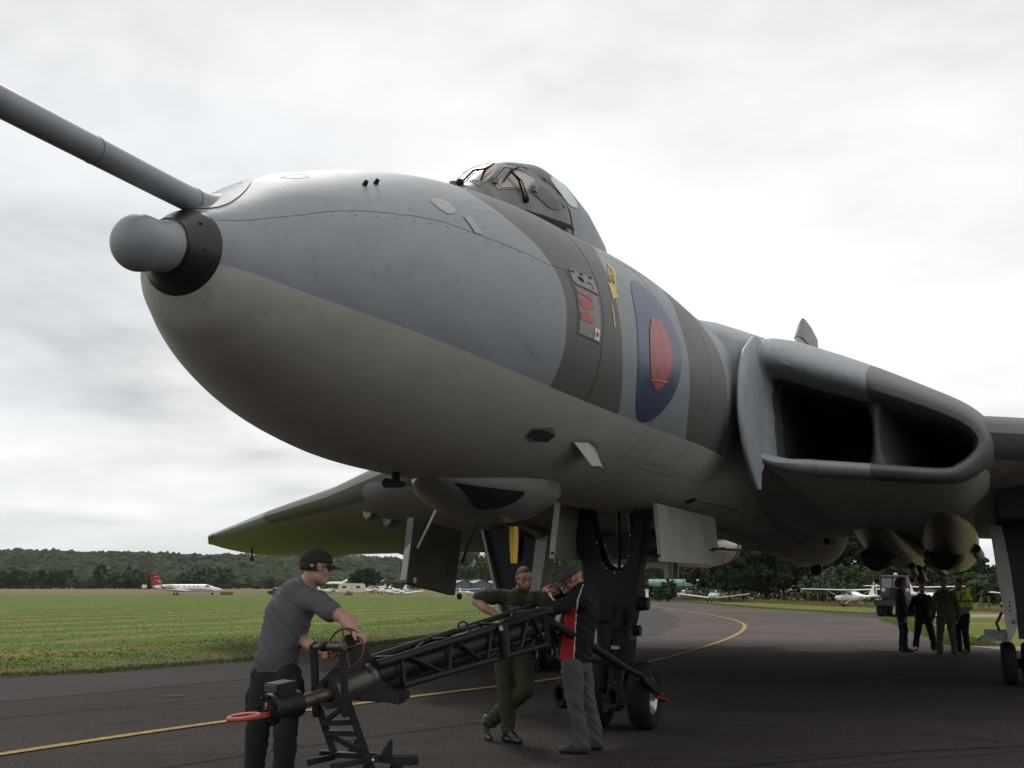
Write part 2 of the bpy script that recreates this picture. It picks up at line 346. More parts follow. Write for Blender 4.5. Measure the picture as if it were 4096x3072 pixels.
def decal(name, pts, mt, off=0.003, parent=None, thick=0.002, sub=0.05):
    """a thin plate following the fuselage skin; pts are (X, degrees)"""
    # triangulated by filling with a grid clipped to the outline
    import mathutils.geometry as G
    AS = 42.0
    P2 = [Vector((x * AS, d)) for x, d in pts]
    # densify outline
    Q = []
    for i, p in enumerate(P2):
        q = P2[(i + 1) % len(P2)]; n = max(1, int((q - p).length / 1.6))
        for k in range(n): Q.append(p.lerp(q, k / n))
    xs_ = [p.x for p in Q]; ys_ = [p.y for p in Q]; inner = []
    nx = int((max(xs_) - min(xs_)) / (sub * AS)); ny = int((max(ys_) - min(ys_)) / 2.1)
    for i in range(1, nx):
        for j in range(1, ny):
            inner.append(Vector((min(xs_) + (max(xs_) - min(xs_)) * i / nx, min(ys_) + (max(ys_) - min(ys_)) * j / ny)))
    n = len(Q); co = Q + inner
    r_ = G.delaunay_2d_cdt(co, [(i, (i + 1) % n) for i in range(n)], [], 1, 1e-6)
    V = [FP(v.x / AS, v.y, off) for v in r_[0]]
    m_ = MB(); m_.add(V, [tuple(f) for f in r_[2]])
    return m_.build(name, mt, parent or jet, smooth=180)
def seam(name, pts, wdt=0.006, mt=None):
    m_ = MB(); P_ = []
    for (x0, d0), (x1, d1) in zip(pts[:-1], pts[1:]):
        n = max(2, int(abs(x1 - x0) / 0.04) + int(abs(d1 - d0) / 2))
        for k in range(n): P_.append((x0 + (x1 - x0) * k / n, d0 + (d1 - d0) * k / n))
    P_.append(pts[-1]); m_.tube([FP(x, d, 0.0003) for x, d in P_], wdt / 3.4, 5)
    return m_.build(name, mt or MT['void'], jet, smooth=180)
# roundel
M_BLUE = mat('roundel_blue', (0.038, 0.055, 0.125), 0.4, var=0.2, vscale=3, dirt=(0.12, 0.13, 0.16), dirt_amt=0.35, dscale=5)
M_RED = mat('roundel_red', (0.36, 0.055, 0.05), 0.42, var=0.2, vscale=9, dirt=(0.4, 0.16, 0.15), dirt_amt=0.5, dscale=7)
def zdeg(X, Z):
    t, b = float(pch(X, FT)), float(pch(X, FB)); return math.degrees(math.asin(max(-1, min(1, (Z - (t + b) / 2) / ((t - b) / 2)))))
def circ(cx, cz, rx, rz, n=48): return [(cx + rx * math.cos(2 * math.pi * k / n), zdeg(cx + rx * math.cos(2 * math.pi * k / n), cz + rz * math.sin(2 * math.pi * k / n))) for k in range(n)]
rd = decal('roundel', circ(4.60, 3.58, 0.655, 0.61), M_BLUE, 0.005)
decal('roundel_centre', circ(4.59, 3.55, 0.335, 0.31), M_RED, 0.009, parent=rd)
# crew door / rescue panel
seam('panel_seam', [(-0.10, 42), (0.1, 38), (0.3, 35.2), (0.6, 33.4), (1.02, 31.4), (1.27, 29.1), (1.59, 24.4), (2.31, 17.9), (2.75, 17.6)], 0.0042)
seam('panel_seam', [(2.60, 17.5), (2.66, 9), (2.666, -6.8), (3.125, -7.9), (3.157, -13.7), (3.209, -29.7)], 0.008)
seam('panel_seam', [(3.395, 48), (3.219, 31.8), (3.162, 18.6), (3.144, 7.2), (3.125, -7.5)], 0.006)
seam('panel_seam', [(7.6, -8), (7.6, -40), (7.6, -70)], 0.006)
for x_, a_, b_ in ((4.9, 55, -60), (6.45, 60, -60), (8.15, 50, -50)): seam('panel_seam', [(x_, a_), (x_, (a_ + b_) / 2), (x_, b_)], 0.0028)
for x_, y_, d_ in ((3.2, 8.2, -48), (3.5, 8.2, 42)): seam('panel_seam', [(x_, d_), ((x_ + y_) / 2, d_), (y_, d_)], 0.0028)
for x_ in (11.2, 13.0, 15.4, 18.0): seam('panel_seam', [(x_, -50), (x_, -90), (x_, -125)], 0.02)
for d_ in (-62, -84, -104): seam('panel_seam', [(9.0, d_), (14.0, d_ + 2), (21.0, d_ - 2)], 0.02)
seam('panel_seam', [(5.4, -95), (5.4, -60), (5.4, -34)], 0.006)
seam('panel_seam', [(7.0, -50), (6.2, -52), (5.4, -52)], 0.006)
hp = decal('rescue_hatch', [(2.672, 19.3), (2.66, 14.0), (2.72, 12.7), (3.10, 11.7), (3.10, 18.1)], mat('hatch_grey', (0.17, 0.165, 0.155), 0.4, var=0.1), 0.004)
seam('panel_seam', [(2.67, 19.3), (2.658, 14.2), (2.70, 13.0), (2.76, 12.7), (3.11, 11.6)], 0.014)
decal('hatch_latch', [(2.78, 16.6), (2.86, 16.4), (2.87, 14.4), (2.80, 14.9)], MT['void'], 0.007, parent=hp)
decal('hatch_latch', [(2.93, 15.4), (3.02, 15.2), (3.03, 12.9), (3.02, 12.9), (3.01, 14.9), (2.93, 15.0)], MT['void'], 0.007, parent=hp)
for x in (2.71, 2.86, 3.03):
    decal('hinge', [(x - .03, 18.4), (x + .03, 18.2), (x + .03, 17.5), (x - .03, 17.7)], MT['void'], 0.008, parent=hp)
pl = decal('side_panel', [(2.69, 11.6), (3.08, 10.4), (3.08, -7.2), (2.70, -6.2)], mat('panel_grey', (0.15, 0.145, 0.138), 0.4, var=0.08), 0.003)
S_RED = mat('stencil_red', (0.42, 0.06, 0.05), 0.5)
decal('stencil_axe', [(2.708, 10.0), (2.71, 9.0), (2.84, 8.7), (2.95, 7.2), (2.955, 10.6), (2.84, 9.6)], S_RED, 0.006, parent=pl)
decal('stencil_extinguisher', [(2.715, 6.9), (2.73, 4.5), (2.78, 3.6), (2.87, 3.8), (2.905, 4.6), (2.955, 4.2), (2.958, 4.9), (2.92, 5.3), (2.962, 5.9), (2.955, 6.5), (2.905, 6.3), (2.87, 7.3), (2.77, 7.6)], S_RED, 0.006, parent=pl)
decal('stencil_box', [(2.71, 1.9), (2.84, 2.1), (2.86, 1.3), (2.93, 1.5), (2.95, 0.6), (2.945, -1.0), (2.93, -1.3), (2.71, -1.0)], S_RED, 0.006, parent=pl)
wc = decal('first_aid_square', [(2.962, -2.4), (3.048, -2.6), (3.051, -6.8), (2.966, -6.7)], MT['white'], 0.007, parent=pl)
decal('red_cross', [(2.997, -3.2), (3.017, -3.2), (3.017, -4.1), (3.038, -4.1), (3.038, -5.1), (3.017, -5.1), (3.017, -6.1), (2.997, -6.1), (2.997, -5.1), (2.976, -5.1), (2.976, -4.1), (2.997, -4.1)], S_RED, 0.009, parent=pl)
S_YEL = mat('stencil_yellow', (0.62, 0.45, 0.10), 0.5)
ar = decal('rescue_arrow', [(3.93, 34.7), (3.987, 32.0), (3.82, 26), (3.665, 20.0), (3.59, 16.8), (3.64, 15.6), (3.441, 12.9), (3.47, 20.6), (3.54, 20.2), (3.68, 28)], S_YEL, 0.004)
decal('yellow_dash', [(3.36, 9.9), (3.39, 9.9), (3.40, 1.4), (3.385, 1.0), (3.365, 1.4)], S_YEL, 0.004)
def text_on_skin(txt, x0, d0, x1, d1, hgt, mt, parent=None, off=0.006):
    cu = bpy.data.curves.new('txt', 'FONT'); cu.body = txt; cu.size = 1; cu.align_x = 'CENTER'; cu.align_y = 'CENTER'; cu.resolution_u = 2
    tob = bpy.data.objects.new('txt', cu); COL.objects.link(tob); dg = bpy.context.evaluated_depsgraph_get(); me = bpy.data.meshes.new_from_object(tob.evaluated_get(dg))
    vs_ = np.array([v.co[:] for v in me.vertices]); wd = max(1e-6, np.ptp(vs_[:, 0])); fs_ = [tuple(p.vertices) for p in me.polygons]
    bpy.data.objects.remove(tob); ln = math.hypot(x1 - x0, (d1 - d0) * 0.0215); ux, ud = (x1 - x0) / ln, (d1 - d0) / ln
    V = []
    for v in vs_:
        s_ = v[0] / wd * ln; c_ = v[1] * hgt
        # across direction: perpendicular in (X, arc) space
        ax, ad = -(ud * 0.0215), ux / 0.0215
        V.append(FP((x0 + x1) / 2 + ux * s_ + ax * c_, (d0 + d1) / 2 + ud * s_ + ad * c_, off))
    m_ = MB(); m_.add(V, fs_); return m_.build('lettering', mt, parent or jet)
text_on_skin('RESCUE', 3.61, 21.0, 3.86, 31.5, 0.095, MT['void'], ar)
# small hatches and studs on the nose
decal('oval_cover', [(1.30, 41.5), (1.36, 43.6), (1.45, 43.6), (1.50, 41), (1.49, 37), (1.42, 34.5), (1.35, 34.2), (1.31, 37.5)], mat('cover_grey', (0.33, 0.33, 0.31), 0.4, var=0.2, vscale=30), 0.004)
decal('square_cover', [(1.515, 33.6), (1.60, 34.0), (1.61, 25.2), (1.525, 25.4)], mat('cover_pale', (0.29, 0.31, 0.325), 0.4), 0.004)
seam('panel_seam', [(1.512, 33.6), (1.52, 25.2)], 0.01)
seam('panel_seam', [(0.50, 75), (0.62, 75), (0.66, 71), (0.62, 67), (0.54, 68), (0.50, 75)], 0.004)
for X, d in ((0.882, 53.1), (0.997, 54.2)):
    mm_ = MB(); mm_.cyl(FP(X, d), FP(X, d, 0.035), 0.016, 0.012, 10); mm_.build('vent_stud', MT['void'], jet)
# ventilation grille
gr_ = MB(); gl = MB()
gp = decal('vent_grille', [(2.72, -45.5), (2.98, -42.8), (3.16, -45.5), (3.12, -48.8), (2.93, -51.2), (2.76, -50)], mat('grille_grey', (0.19, 0.18, 0.16), 0.5), 0.004)
for k in range(11):
    x = 2.76 + k * 0.036; gl.tube([FP(x, -44.8 - abs(k - 5) * .15, 0.006), FP(x + .01, -49.8 + abs(k - 5) * .15, 0.006)], 0.006, 4)
gl.build('louvre', MT['void'], gp)
# drain fin with fairing
m = MB(); m.loft([[FP(3.55, -46, 0.0), FP(3.80, -44.5, 0.0), FP(4.05, -46, 0.0), FP(3.80, -47.5, 0.0)],
                  [FP(3.85, -49, 0.16), FP(3.98, -48, 0.17), FP(4.12, -49, 0.16), FP(3.98, -50, 0.16)]], cap1=True)
m.build('air_scoop', P_UNDER, jet, smooth=40)
decal('scoop_base', [(3.48, -46), (3.62, -43.5), (3.9, -43.2), (4.12, -45), (4.1, -48), (3.7, -48.5)], P_UNDER, 0.006)
decal('square_vent', [(8.45, -63.5), (8.55, -59.5), (8.90, -60.5), (8.82, -65.5)], MT['void'], 0.004)
decal('chute_slot', [(7.20, -61.6), (7.24, -61), (7.27, -62.5), (7.22, -62.8)], MT['void'], 0.004)
decal('chute_slot', [(7.32, -61.2), (7.36, -60.6), (7.40, -62.1), (7.35, -62.4)], MT['void'], 0.004)
mm_ = MB(); mm_.tube([A(4.30, 1.30, 3.27), A(4.33, 1.40, 3.265), A(4.54, 1.43, 3.28)], 0.006, 8); mm_.build('pitot_tube', MT['steel'], jet, smooth=180)
# rivets: stuff-like rows kept as one part
m = MB()
def rivets(pts, n):
    for i in range(n):
        f = i / (n - 1) * (len(pts) - 1); k = min(int(f), len(pts) - 2); f -= k
        x = pts[k][0] + (pts[k + 1][0] - pts[k][0]) * f; d = pts[k][1] + (pts[k + 1][1] - pts[k][1]) * f
        m.cyl(FP(x, d, -0.002), FP(x, d, 0.003), 0.0035, 0.003, 6)
rivets([(2.70, -9.2), (3.12, -10.4)], 7); rivets([(0.45, 31.2), (1.27, 27.0), (2.3, 16.2)], 13); rivets([(1.75, 44), (1.95, 44)], 5); rivets([(1.78, 39), (1.97, 39)], 5)
for x_, a_, b_ in ((4.93, 50, -58), (6.48, 55, -58), (8.18, 45, -45)): rivets([(x_, a_), (x_, b_)], 46)
for x_, y_, d_ in ((3.3, 8.1, -49.2), (3.6, 8.1, 41)): rivets([(x_, d_), (y_, d_)], 60)
o = m.build('rivet', MT['void'], jet); tag(o, kind='stuff')

# nose collar, radar pod, refuelling probe ------------------------
P_COL = mat('collar_black', (0.017, 0.015, 0.018), 0.4, var=0.3, vscale=6, dirt=(0.06, 0.055, 0.06), dirt_amt=0.25, dscale=8)
m = MB(); loops = []
for X, off in ((-0.122, 0.003), (-0.135, 0.006), (-0.150, 0.009)):
    loops.append([FP(X, 7.5 * k, off) for k in range(48)])
for X, r_ in ((-0.17, .208), (-0.20, .188), (-0.23, .166), (-0.25, .152), (-0.265, .146)):
    loops.append([A(X, r_ * math.cos(R(7.5 * k)), 3.322 + r_ * 0.97 * math.sin(R(7.5 * k))) for k in range(48)])
m.loft(loops, cap1=True); col_ = m.build('nose_collar', P_COL, jet, smooth=50)
for d in (38, -8, -60):
    m = MB(); cb_ = Vector(A(-0.186, .197 * math.cos(R(d)), 3.322 + .19 * math.sin(R(d)))); dn_ = Vector((.6, .8 * math.cos(R(d)), .8 * math.sin(R(d)))); m.cyl(cb_, cb_ + dn_ * .009, 0.012, 0.010, 14); m.build('collar_bolt', P_COL, col_, smooth=40)
m = MB(); prof = [(0.0, 0.141), (0.05, 0.134), (0.10, 0.131), (0.15, 0.134), (0.19, 0.141)]
prof += [(0.225 + 0.140 * math.sin(R(a)), 0.146 * math.cos(R(a))) for a in range(6, 91, 7)]
m.lathe(A(-0.235, 0, 3.312), (0.985, 0, -0.17), prof, 48); m.build('radar_pod', P_GREY, jet, smooth=60)
m = MB(); m.tube([A(-0.255, 0.144 * math.cos(R(a)), 3.315 + 0.142 * math.sin(R(a))) for a in range(0, 360, 12)], 0.007, 6, closed=True); m.build('pod_seal', MT['void'], jet, smooth=180)
# probe
m = MB(); pr = []
for X, r_, z in ((0.10, 0.070, 3.615), (-0.04, 0.068, 3.617), (-0.3, 0.067, 3.62), (-1.2, 0.068, 3.638), (-2.2, 0.068, 3.66), (-2.75, 0.066, 3.675), (-2.78, 0.05, 3.676), (-2.95, 0.045, 3.68), (-3.05, 0.02, 3.682)):
    pr.append([A(X, r_ * math.cos(R(a)), z + r_ * math.sin(R(a))) for a in range(0, 360, 10)])
m.loft(pr, cap0=True, cap1=True); pb = m.build('refuelling_probe', P_GREY, jet, smooth=50)
for X in (-0.06, -0.82):
    m = MB(); m.tube([A(X, 0.0695 * math.cos(R(a)), 3.619 - X * 0.015 + 0.0695 * math.sin(R(a))) for a in range(0, 360, 12)], 0.0016, 5, closed=True); m.build('probe_joint', P_FRAME, pb, smooth=180)
m = MB(); lp = []
for f in np.linspace(0, 1, 16):
    X = -0.055 + 0.42 * f; top = float(pch(X, FT)); e = f ** 1.1
    zt = (3.617 + .069) * (1 - e) + (top + 0.012) * e + 0.02 * math.sin(math.pi * f); zb = 3.617 - .069 - 0.16 * math.sin(math.pi * min(1, f * .9)) * .9; hw = .069 + 0.045 * math.sin(math.pi * f) - .02 * f
    ring = []
    for k in range(40):
        a = R(9 * k); s_ = math.sin(a); flare = 1 + 0.55 * max(0, -s_) * (1 - f) * min(1, f * 6)
        ring.append(A(X, hw * flare * math.cos(a), (zt + zb) / 2 + (zt - zb) / 2 * s_))
    lp.append(ring)
m.loft(lp, cap0=True, cap1=True); m.build('probe_fairing', P_FUS, jet, smooth=60)
fl = []
for k in range(44):
    a = 2 * math.pi * k / 44; X = 0.16 + 0.27 * math.cos(a); y = 0.125 * math.sin(a) * (1.15 - .4 * math.cos(a)); w_ = float(pch(X, FW))
    fl.append((X, math.degrees(math.acos(max(-1, min(1, y / w_))))))
fl = [(max(x, -0.125), d) for x, d in fl]
decal('fairing_flange', fl, P_FUS, 0.006); seam('panel_seam', fl + [fl[0]], 0.004)

# canopy ----------------------------------------------------------
CX = np.array([3.00, 3.25, 3.55, 3.90, 4.25, 4.6, 5.0, 5.5, 6.1, 6.8, 7.5])
CT = np.array([4.52, 4.70, 4.93, 5.19, 5.33, 5.43, 5.444, 5.388, 5.263, 5.083, 4.90])
CWd = np.array([.03, .14, .26, .35, .44, .52, .55, .53, .455, .305, .1])
def can(X, k, off=0.0):
    t = np.interp(X, CX, CT); w_ = np.interp(X, CX, CWd); base = fus(X, 90 - math.degrees(math.asin(min(.98, w_ / float(pch(X, FW)))) ))[2] - 0.06
    a = math.pi * k; e = 0.78                        # superellipse section
    c, s_ = math.cos(a), math.sin(a)
    return Vector((X, w_ * math.copysign(abs(c) ** e, c) * (1 + off), base + (t - base) * abs(s_) ** e + off * 0.3))
m = MB(); XS = np.unique(np.concatenate([np.linspace(3.0, 7.5, 46), CX])); KN = 40
m.loft([[A(*can(x, k / KN)) for k in range(KN + 1)] for x in XS], closed=False)
o = m.build('canopy', P_CAN, jet, smooth=50)
def on_can(name, pts, mt, off=0.006, parent=None, sub=0.04):
    import mathutils.geometry as G
    P2 = [Vector(p) for p in pts]; Q = []
    for i, p in enumerate(P2):
        q = P2[(i + 1) % len(P2)]; n = max(1, int((q - p).length / sub))
        for k in range(n): Q.append(p.lerp(q, k / n))
    xs_ = [p.x for p in Q]; ys_ = [p.y for p in Q]; inn = [Vector((x, y)) for x in np.arange(min(xs_), max(xs_), sub) for y in np.arange(min(ys_), max(ys_), sub * 0.7)]
    n = len(Q); r_ = G.delaunay_2d_cdt(Q + inn, [(i, (i + 1) % n) for i in range(n)], [], 1, 1e-6)
    V = []
    for v in r_[0]:
        p = can(v.x, v.y); q1 = can(v.x + .01, v.y); q2 = can(v.x, v.y + .01); nn = (q2 - p).cross(q1 - p)
        nn = nn.normalized() if nn.length > 1e-9 else Vector((0, 0, 1))
        if nn.z < 0 and abs(nn.z) > .2: nn = -nn
        if nn.z < 0 and nn.y * p.y < 0: nn = -nn
        V.append(A(*(p + nn * off)))
    m_ = MB(); m_.add(V, [tuple(f) for f in r_[2]]); return m_.build(name, mt, parent or jet, smooth=180)
def rr_poly(x0, x1, xa, xb, k0, k1, r_=0.18):
    """rounded quad: bottom edge x0..x1 at k0, top edge xa..xb at k1"""
    C4 = [Vector((x0, k0)), Vector((x1, k0)), Vector((xb, k1)), Vector((xa, k1))]; out_ = []
    for i, c in enumerate(C4):
        p, q = C4[i - 1], C4[(i + 1) % 4]
        a_ = c.lerp(p, r_); b_ = c.lerp(q, r_)
        for t in (0, .33, .67, 1): out_.append(tuple(a_.lerp(c, t).lerp(c.lerp(b_, t), t)))
    return out_
M_SCR = mat('windscreen_backed', (0.36, 0.29, 0.22), 0.18, var=0.08, spec=0.6, coat=0.4)
M_WSFR = mat('screen_seal', (0.33, 0.32, 0.30), 0.5, var=0.3, vscale=20)

# splitter, intake, wings ------------------------------------------
YS = [0.0, 1.5, 3.0, 4.3, 6.2, 9.0, 12.2, 14.5, 16.2, 16.9]
LEX = [8.0, 9.3, 10.6, 11.9, 13.9, 16.6, 18.9, 20.9, 22.4, 23.4]
LEZ = [3.75, 3.75, 3.72, 3.70, 3.66, 3.47, 3.21, 3.06, 2.95, 2.80]
TEX = [26.5, 26.5, 26.5, 26.5, 26.4, 26.3, 26.2, 26.1, 26.0, 25.8]
TEZ = [2.95, 2.92, 2.85, 2.75, 2.55, 2.50, 2.50, 2.47, 2.48, 2.50]
TK = [1.95, 1.85, 1.75, 1.6, 1.35, 1.0, 0.66, 0.42, 0.30, 0.12]
def airfoil(Y, sgn, side_pts=22):
    f = lambda L_: float(np.interp(Y, YS, L_)); x0, z0, x1, z1, tk = f(LEX), f(LEZ), f(TEX), f(TEZ), f(TK); P_ = []; tint = []
    if sgn > 0: k_ = float(np.interp(Y, [3.7, 7.5], [1, 0])); x0 += .05 * k_; z0 -= .12 * k_; tk *= 1 - .28 * k_
    c = x1 - x0
    for s_ in (1, -1):
        rng_ = [0.5 * (1 - math.cos(math.pi * i / side_pts)) for i in range(side_pts + 1)]
        if s_ > 0: rng_ = rng_[::-1]
        else: rng_ = rng_[1:-1]
        for u in rng_:
            yt = 5 * 0.5 * (0.2969 * math.sqrt(u) - 0.126 * u - 0.3516 * u * u + 0.2843 * u ** 3 - 0.1036 * u ** 4) * 2 * tk / 1.0 * 1.0
            droop = -0.05 * max(0, 1 - u / 0.12) ** 2 if Y > 5 else 0
            P_.append(A(x0 + c * u, sgn * Y, z0 + (z1 - z0) * u + droop + s_ * yt))
            tint.append(1.0 if (s_ < 0 and u > 0.022) else 0.0)
    return P_, tint
def wing(sgn, y0, name):
    m_ = MB(); lp = []; tt = []
    ys = [y for y in np.concatenate([[y0], np.arange(y0 + 0.4, 16.9, 0.4), [16.9]])]
    for y in ys:
        p, t_ = airfoil(float(y), sgn); lp.append(p); tt += t_
    m_.loft(lp, cap0=True, cap1=True); ob = m_.build(name, P_WING, jet, smooth=35)
    at = ob.data.attributes.new('tint', 'FLOAT', 'POINT'); at.data.foreach_set('value', tt); return ob
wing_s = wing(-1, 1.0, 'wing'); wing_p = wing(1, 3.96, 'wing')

# port intake: rings in a sheared plane. u = distance aft of the lip plane
def lipX(Y): return 8.5 + 1.19 * (Y - 1.5)
CREST = [(1.50,4.27),(2.04,4.19),(2.6,4.08),(3.28,3.91),(3.74,3.74),(3.93,3.53),(3.90,3.31),(3.67,3.08),(3.40,3.0),(2.65,3.0),(2.0,3.0),(1.59,3.01),(1.47,3.16),(1.44,3.5),(1.45,3.95)]
OPEN = [(1.56,4.16),(2.04,4.08),(2.59,3.97),(3.28,3.79),(3.70,3.63),(3.85,3.46),(3.79,3.30),(3.62,3.14),(3.40,3.06),(2.65,3.06),(2.0,3.06),(1.69,3.07),(1.56,3.16),(1.52,3.51),(1.53,3.9)]
def resamp(poly, n=72):
    P_ = np.array(poly); Q = np.vstack([P_, P_[:1]])
    # Catmull-Rom
    out_ = []
    m_ = len(P_)
    for i in range(m_):
        p0, p1, p2, p3 = P_[i - 1], P_[i], P_[(i + 1) % m_], P_[(i + 2) % m_]
        for t in np.linspace(0, 1, 12, endpoint=False):
            out_.append(0.5 * ((2 * p1) + (-p0 + p2) * t + (2 * p0 - 5 * p1 + 4 * p2 - p3) * t * t + (-p0 + 3 * p1 - 3 * p2 + p3) * t ** 3))
    out_ = np.array(out_); st = out_.shape[0] / n
    # same index -> same control point, keeps rings matched
    return out_[(np.arange(n) * st).astype(int)]
c_ = resamp(CREST); o_ = resamp(OPEN)
for i in range(len(c_)):
    if o_[i][0] < 1.60 and 3.1 < o_[i][1] < 4.0: o_[i][0] = 1.515 + .04 * abs(o_[i][1] - 3.55) ** 2; c_[i][0] = 1.50
cen = np.array([2.7, 3.5])
def wing_env(Y, X):
    f = lambda L_: float(np.interp(Y, YS, L_)); u = max(0.0, (X - f(LEX)) / (f(TEX) - f(LEX)))
    yt = 5 * (0.2969 * math.sqrt(u) - 0.126 * u - 0.3516 * u * u + 0.2843 * u ** 3 - 0.1036 * u ** 4) * f(TK)
    z = f(LEZ) + (f(TEZ) - f(LEZ)) * u; return z + yt, z - yt
m = MB(); loops = []; tints = []
def ring_of(pts, u, tnt):
    loops.append([A(lipX(p[0]) + u, p[0], p[1]) for p in pts]); tints.extend(tnt)
n = len(c_); d_out = c_ - o_
nrm = d_out / np.linalg.norm(d_out, axis=1)[:, None]
# outer target shape at u: top rises to the wing skin, bottom flattens
def outer(u, amt_top, amt_bot, amt_side):
    Q = []
    for i in range(n):
        y, z = c_[i]; ny, nz = nrm[i]
        if y < 1.53 and z < 4.15: Q.append((1.50, z)); continue
        up = max(0.0, nz); dn = max(0.0, -nz)
        Q.append((y + ny * amt_side if ny > 0 else y + ny * 0.02, z + up * amt_top * 0.92 * (1.0 + 0.12 * (2.7 - y)) - dn * amt_bot))
    return Q
t_out = [1.0 if (c_[i][1] < 3.2 and nrm[i][1] < -0.2) else 0.0 for i in range(n)]
zero = [0.0] * n
ring_of(outer(9.0, 0.72, 0.58, 0.45), 9.0, t_out)
ring_of(outer(5.0, 0.74, 0.50, 0.42), 5.0, t_out)
ring_of(outer(3.0, 0.66, 0.36, 0.36), 3.0, t_out)
ring_of(outer(1.8, 0.53, 0.25, 0.29), 1.8, t_out)
ring_of(outer(1.0, 0.39, 0.16, 0.23), 1.0, t_out)
ring_of(outer(0.6, 0.29, 0.115, 0.19), 0.6, t_out)
ring_of(outer(0.42, 0.24, 0.105, 0.16), 0.42, zero)
ring_of(outer(0.27, 0.19, 0.108, 0.14), 0.27, zero)
ring_of(outer(0.15, 0.14, 0.095, 0.115), 0.15, zero)
ring_of(outer(0.06, 0.09, 0.070, 0.08), 0.06, zero)
ring_of(outer(0.0, 0.045, 0.035, 0.04), 0.01, zero)
ring_of(c_, -0.012, zero)
ring_of(c_ * .35 + o_ * .65, 0.02, zero)
ring_of(o_, 0.12, zero)
ring_of(o_ - nrm * 0.03, 0.35, zero)
ring_of(o_ - nrm * 0.05, 0.9, zero)
m.loft(loops); o = m.build('intake_nacelle', P_NAC, jet, smooth=50)
at = o.data.attributes.new('tint', 'FLOAT', 'POINT'); at.data.foreach_set('value', tints)
# inner duct walls, shade of the recess put into the colour, with divider
P_DUCT = mat('duct_shade', (0.055, 0.058, 0.060), 0.55, var=0.15, vscale=4)
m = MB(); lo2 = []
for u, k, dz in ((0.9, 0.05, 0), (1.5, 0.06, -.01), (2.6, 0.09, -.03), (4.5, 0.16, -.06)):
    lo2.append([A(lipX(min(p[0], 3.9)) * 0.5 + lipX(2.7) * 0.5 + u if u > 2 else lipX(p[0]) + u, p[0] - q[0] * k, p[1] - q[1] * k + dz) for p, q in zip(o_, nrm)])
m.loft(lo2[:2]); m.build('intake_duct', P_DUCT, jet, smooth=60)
m = MB(); m.loft(lo2[1:]); m.build('duct_rear', mat('duct_deep_shade', (0.012, 0.012, 0.013), 0.8), jet, smooth=60)  # near-black colour stands in for the darkness deep in the duct
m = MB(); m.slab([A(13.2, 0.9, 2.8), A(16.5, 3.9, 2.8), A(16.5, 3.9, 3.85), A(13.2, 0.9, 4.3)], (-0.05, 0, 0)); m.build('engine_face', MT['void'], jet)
# divider between the two ducts: rounded leading edge, splayed at top and bottom
m = MB(); lp = []
for z in np.linspace(3.0, 4.02, 13):
    f = abs(z - 3.5) / 0.5; wd = 0.05 + 0.13 * f ** 3
    yb = 2.66; xb = lipX(yb) + 0.62
    ring = []
    for a in np.linspace(-90, 90, 13): ring.append(A(xb + 0.10 - 0.10 * math.cos(R(a)) , yb + wd * math.sin(R(a)), z))
    ring.append(A(xb + 3.2, yb + 0.55, z)); ring.append(A(xb + 3.2, yb + 0.2, z)); lp.append(ring)
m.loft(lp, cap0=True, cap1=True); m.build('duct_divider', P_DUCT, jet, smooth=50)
# boundary-layer splitter plate
PLX = [(8.50, 4.47), (8.21, 4.35), (7.85, 4.19), (7.66, 4.02), (7.51, 3.85), (7.43, 3.66), (7.40, 3.47), (7.44, 3.29), (7.56, 3.12), (7.72, 2.99), (7.92, 2.87), (8.12, 2.76), (8.30, 2.66)]
PLX = [(x + 0.0, z) for x, z in PLX]
m = MB(); lp = []
for x, z in PLX:
    xe = float(np.interp(z, [2.66, 2.95, 3.15, 4.1, 4.47], [x + .10, x + .75, 10.2, 10.2, 9.6]))
    lp.append([A(xe, 1.455, z), A(x + .06, 1.462, z), A(x + .02, 1.466, z), A(x - 0.012, 1.487, z), A(x + .0, 1.508, z), A(x + .07, 1.522, z), A(min(x + .35, (x + .07 + xe) / 2), 1.53, z), A(xe, 1.535, z)])
m.loft(lp, cap0=True, cap1=True); m.build('splitter_plate', P_GREY, jet, smooth=60)
m = MB(); m.box(A(8.4, 1.405, 3.47), (0.9, 0.03, 0.42)); m.build('bleed_slot', MT['void'], jet)
# fill between splitter and fuselage aft of slot
m = MB(); m.loft([[A(x, 1.30, 4.25), A(x, 1.46, 4.2), A(x, 1.46, 3.1), A(x, 1.25, 3.1)] for x in (9.3, 10.2, 14)], cap0=True, cap1=True); m.build('intake_root', P_GREY, jet)
m = MB(); lp = []
for X, zt, yo in ((8.35, 4.36, 1.30), (8.55, 4.50, 1.44), (9.0, 4.63, 1.50), (9.6, 4.74, 1.53), (10.4, 4.82, 1.56), (12.0, 4.88, 1.6), (14.0, 4.88, 1.6), (17.0, 4.75, 1.6), (20.0, 4.4, 1.6)):
    lp.append([A(X, .62, 4.2), A(X, .66, zt + .22), A(X, 0.85, zt + .17), A(X, 1.05, zt + .09), A(X, yo - .12, zt - .06), A(X, yo - .04, zt - .12), A(X, yo - .005, zt - .20), A(X, yo - .02, zt - .32), A(X, 1.30, 4.0)])
m.loft(lp, cap0=True, cap1=True); m.build('wing_root_fairing', P_GREY, jet, smooth=70)
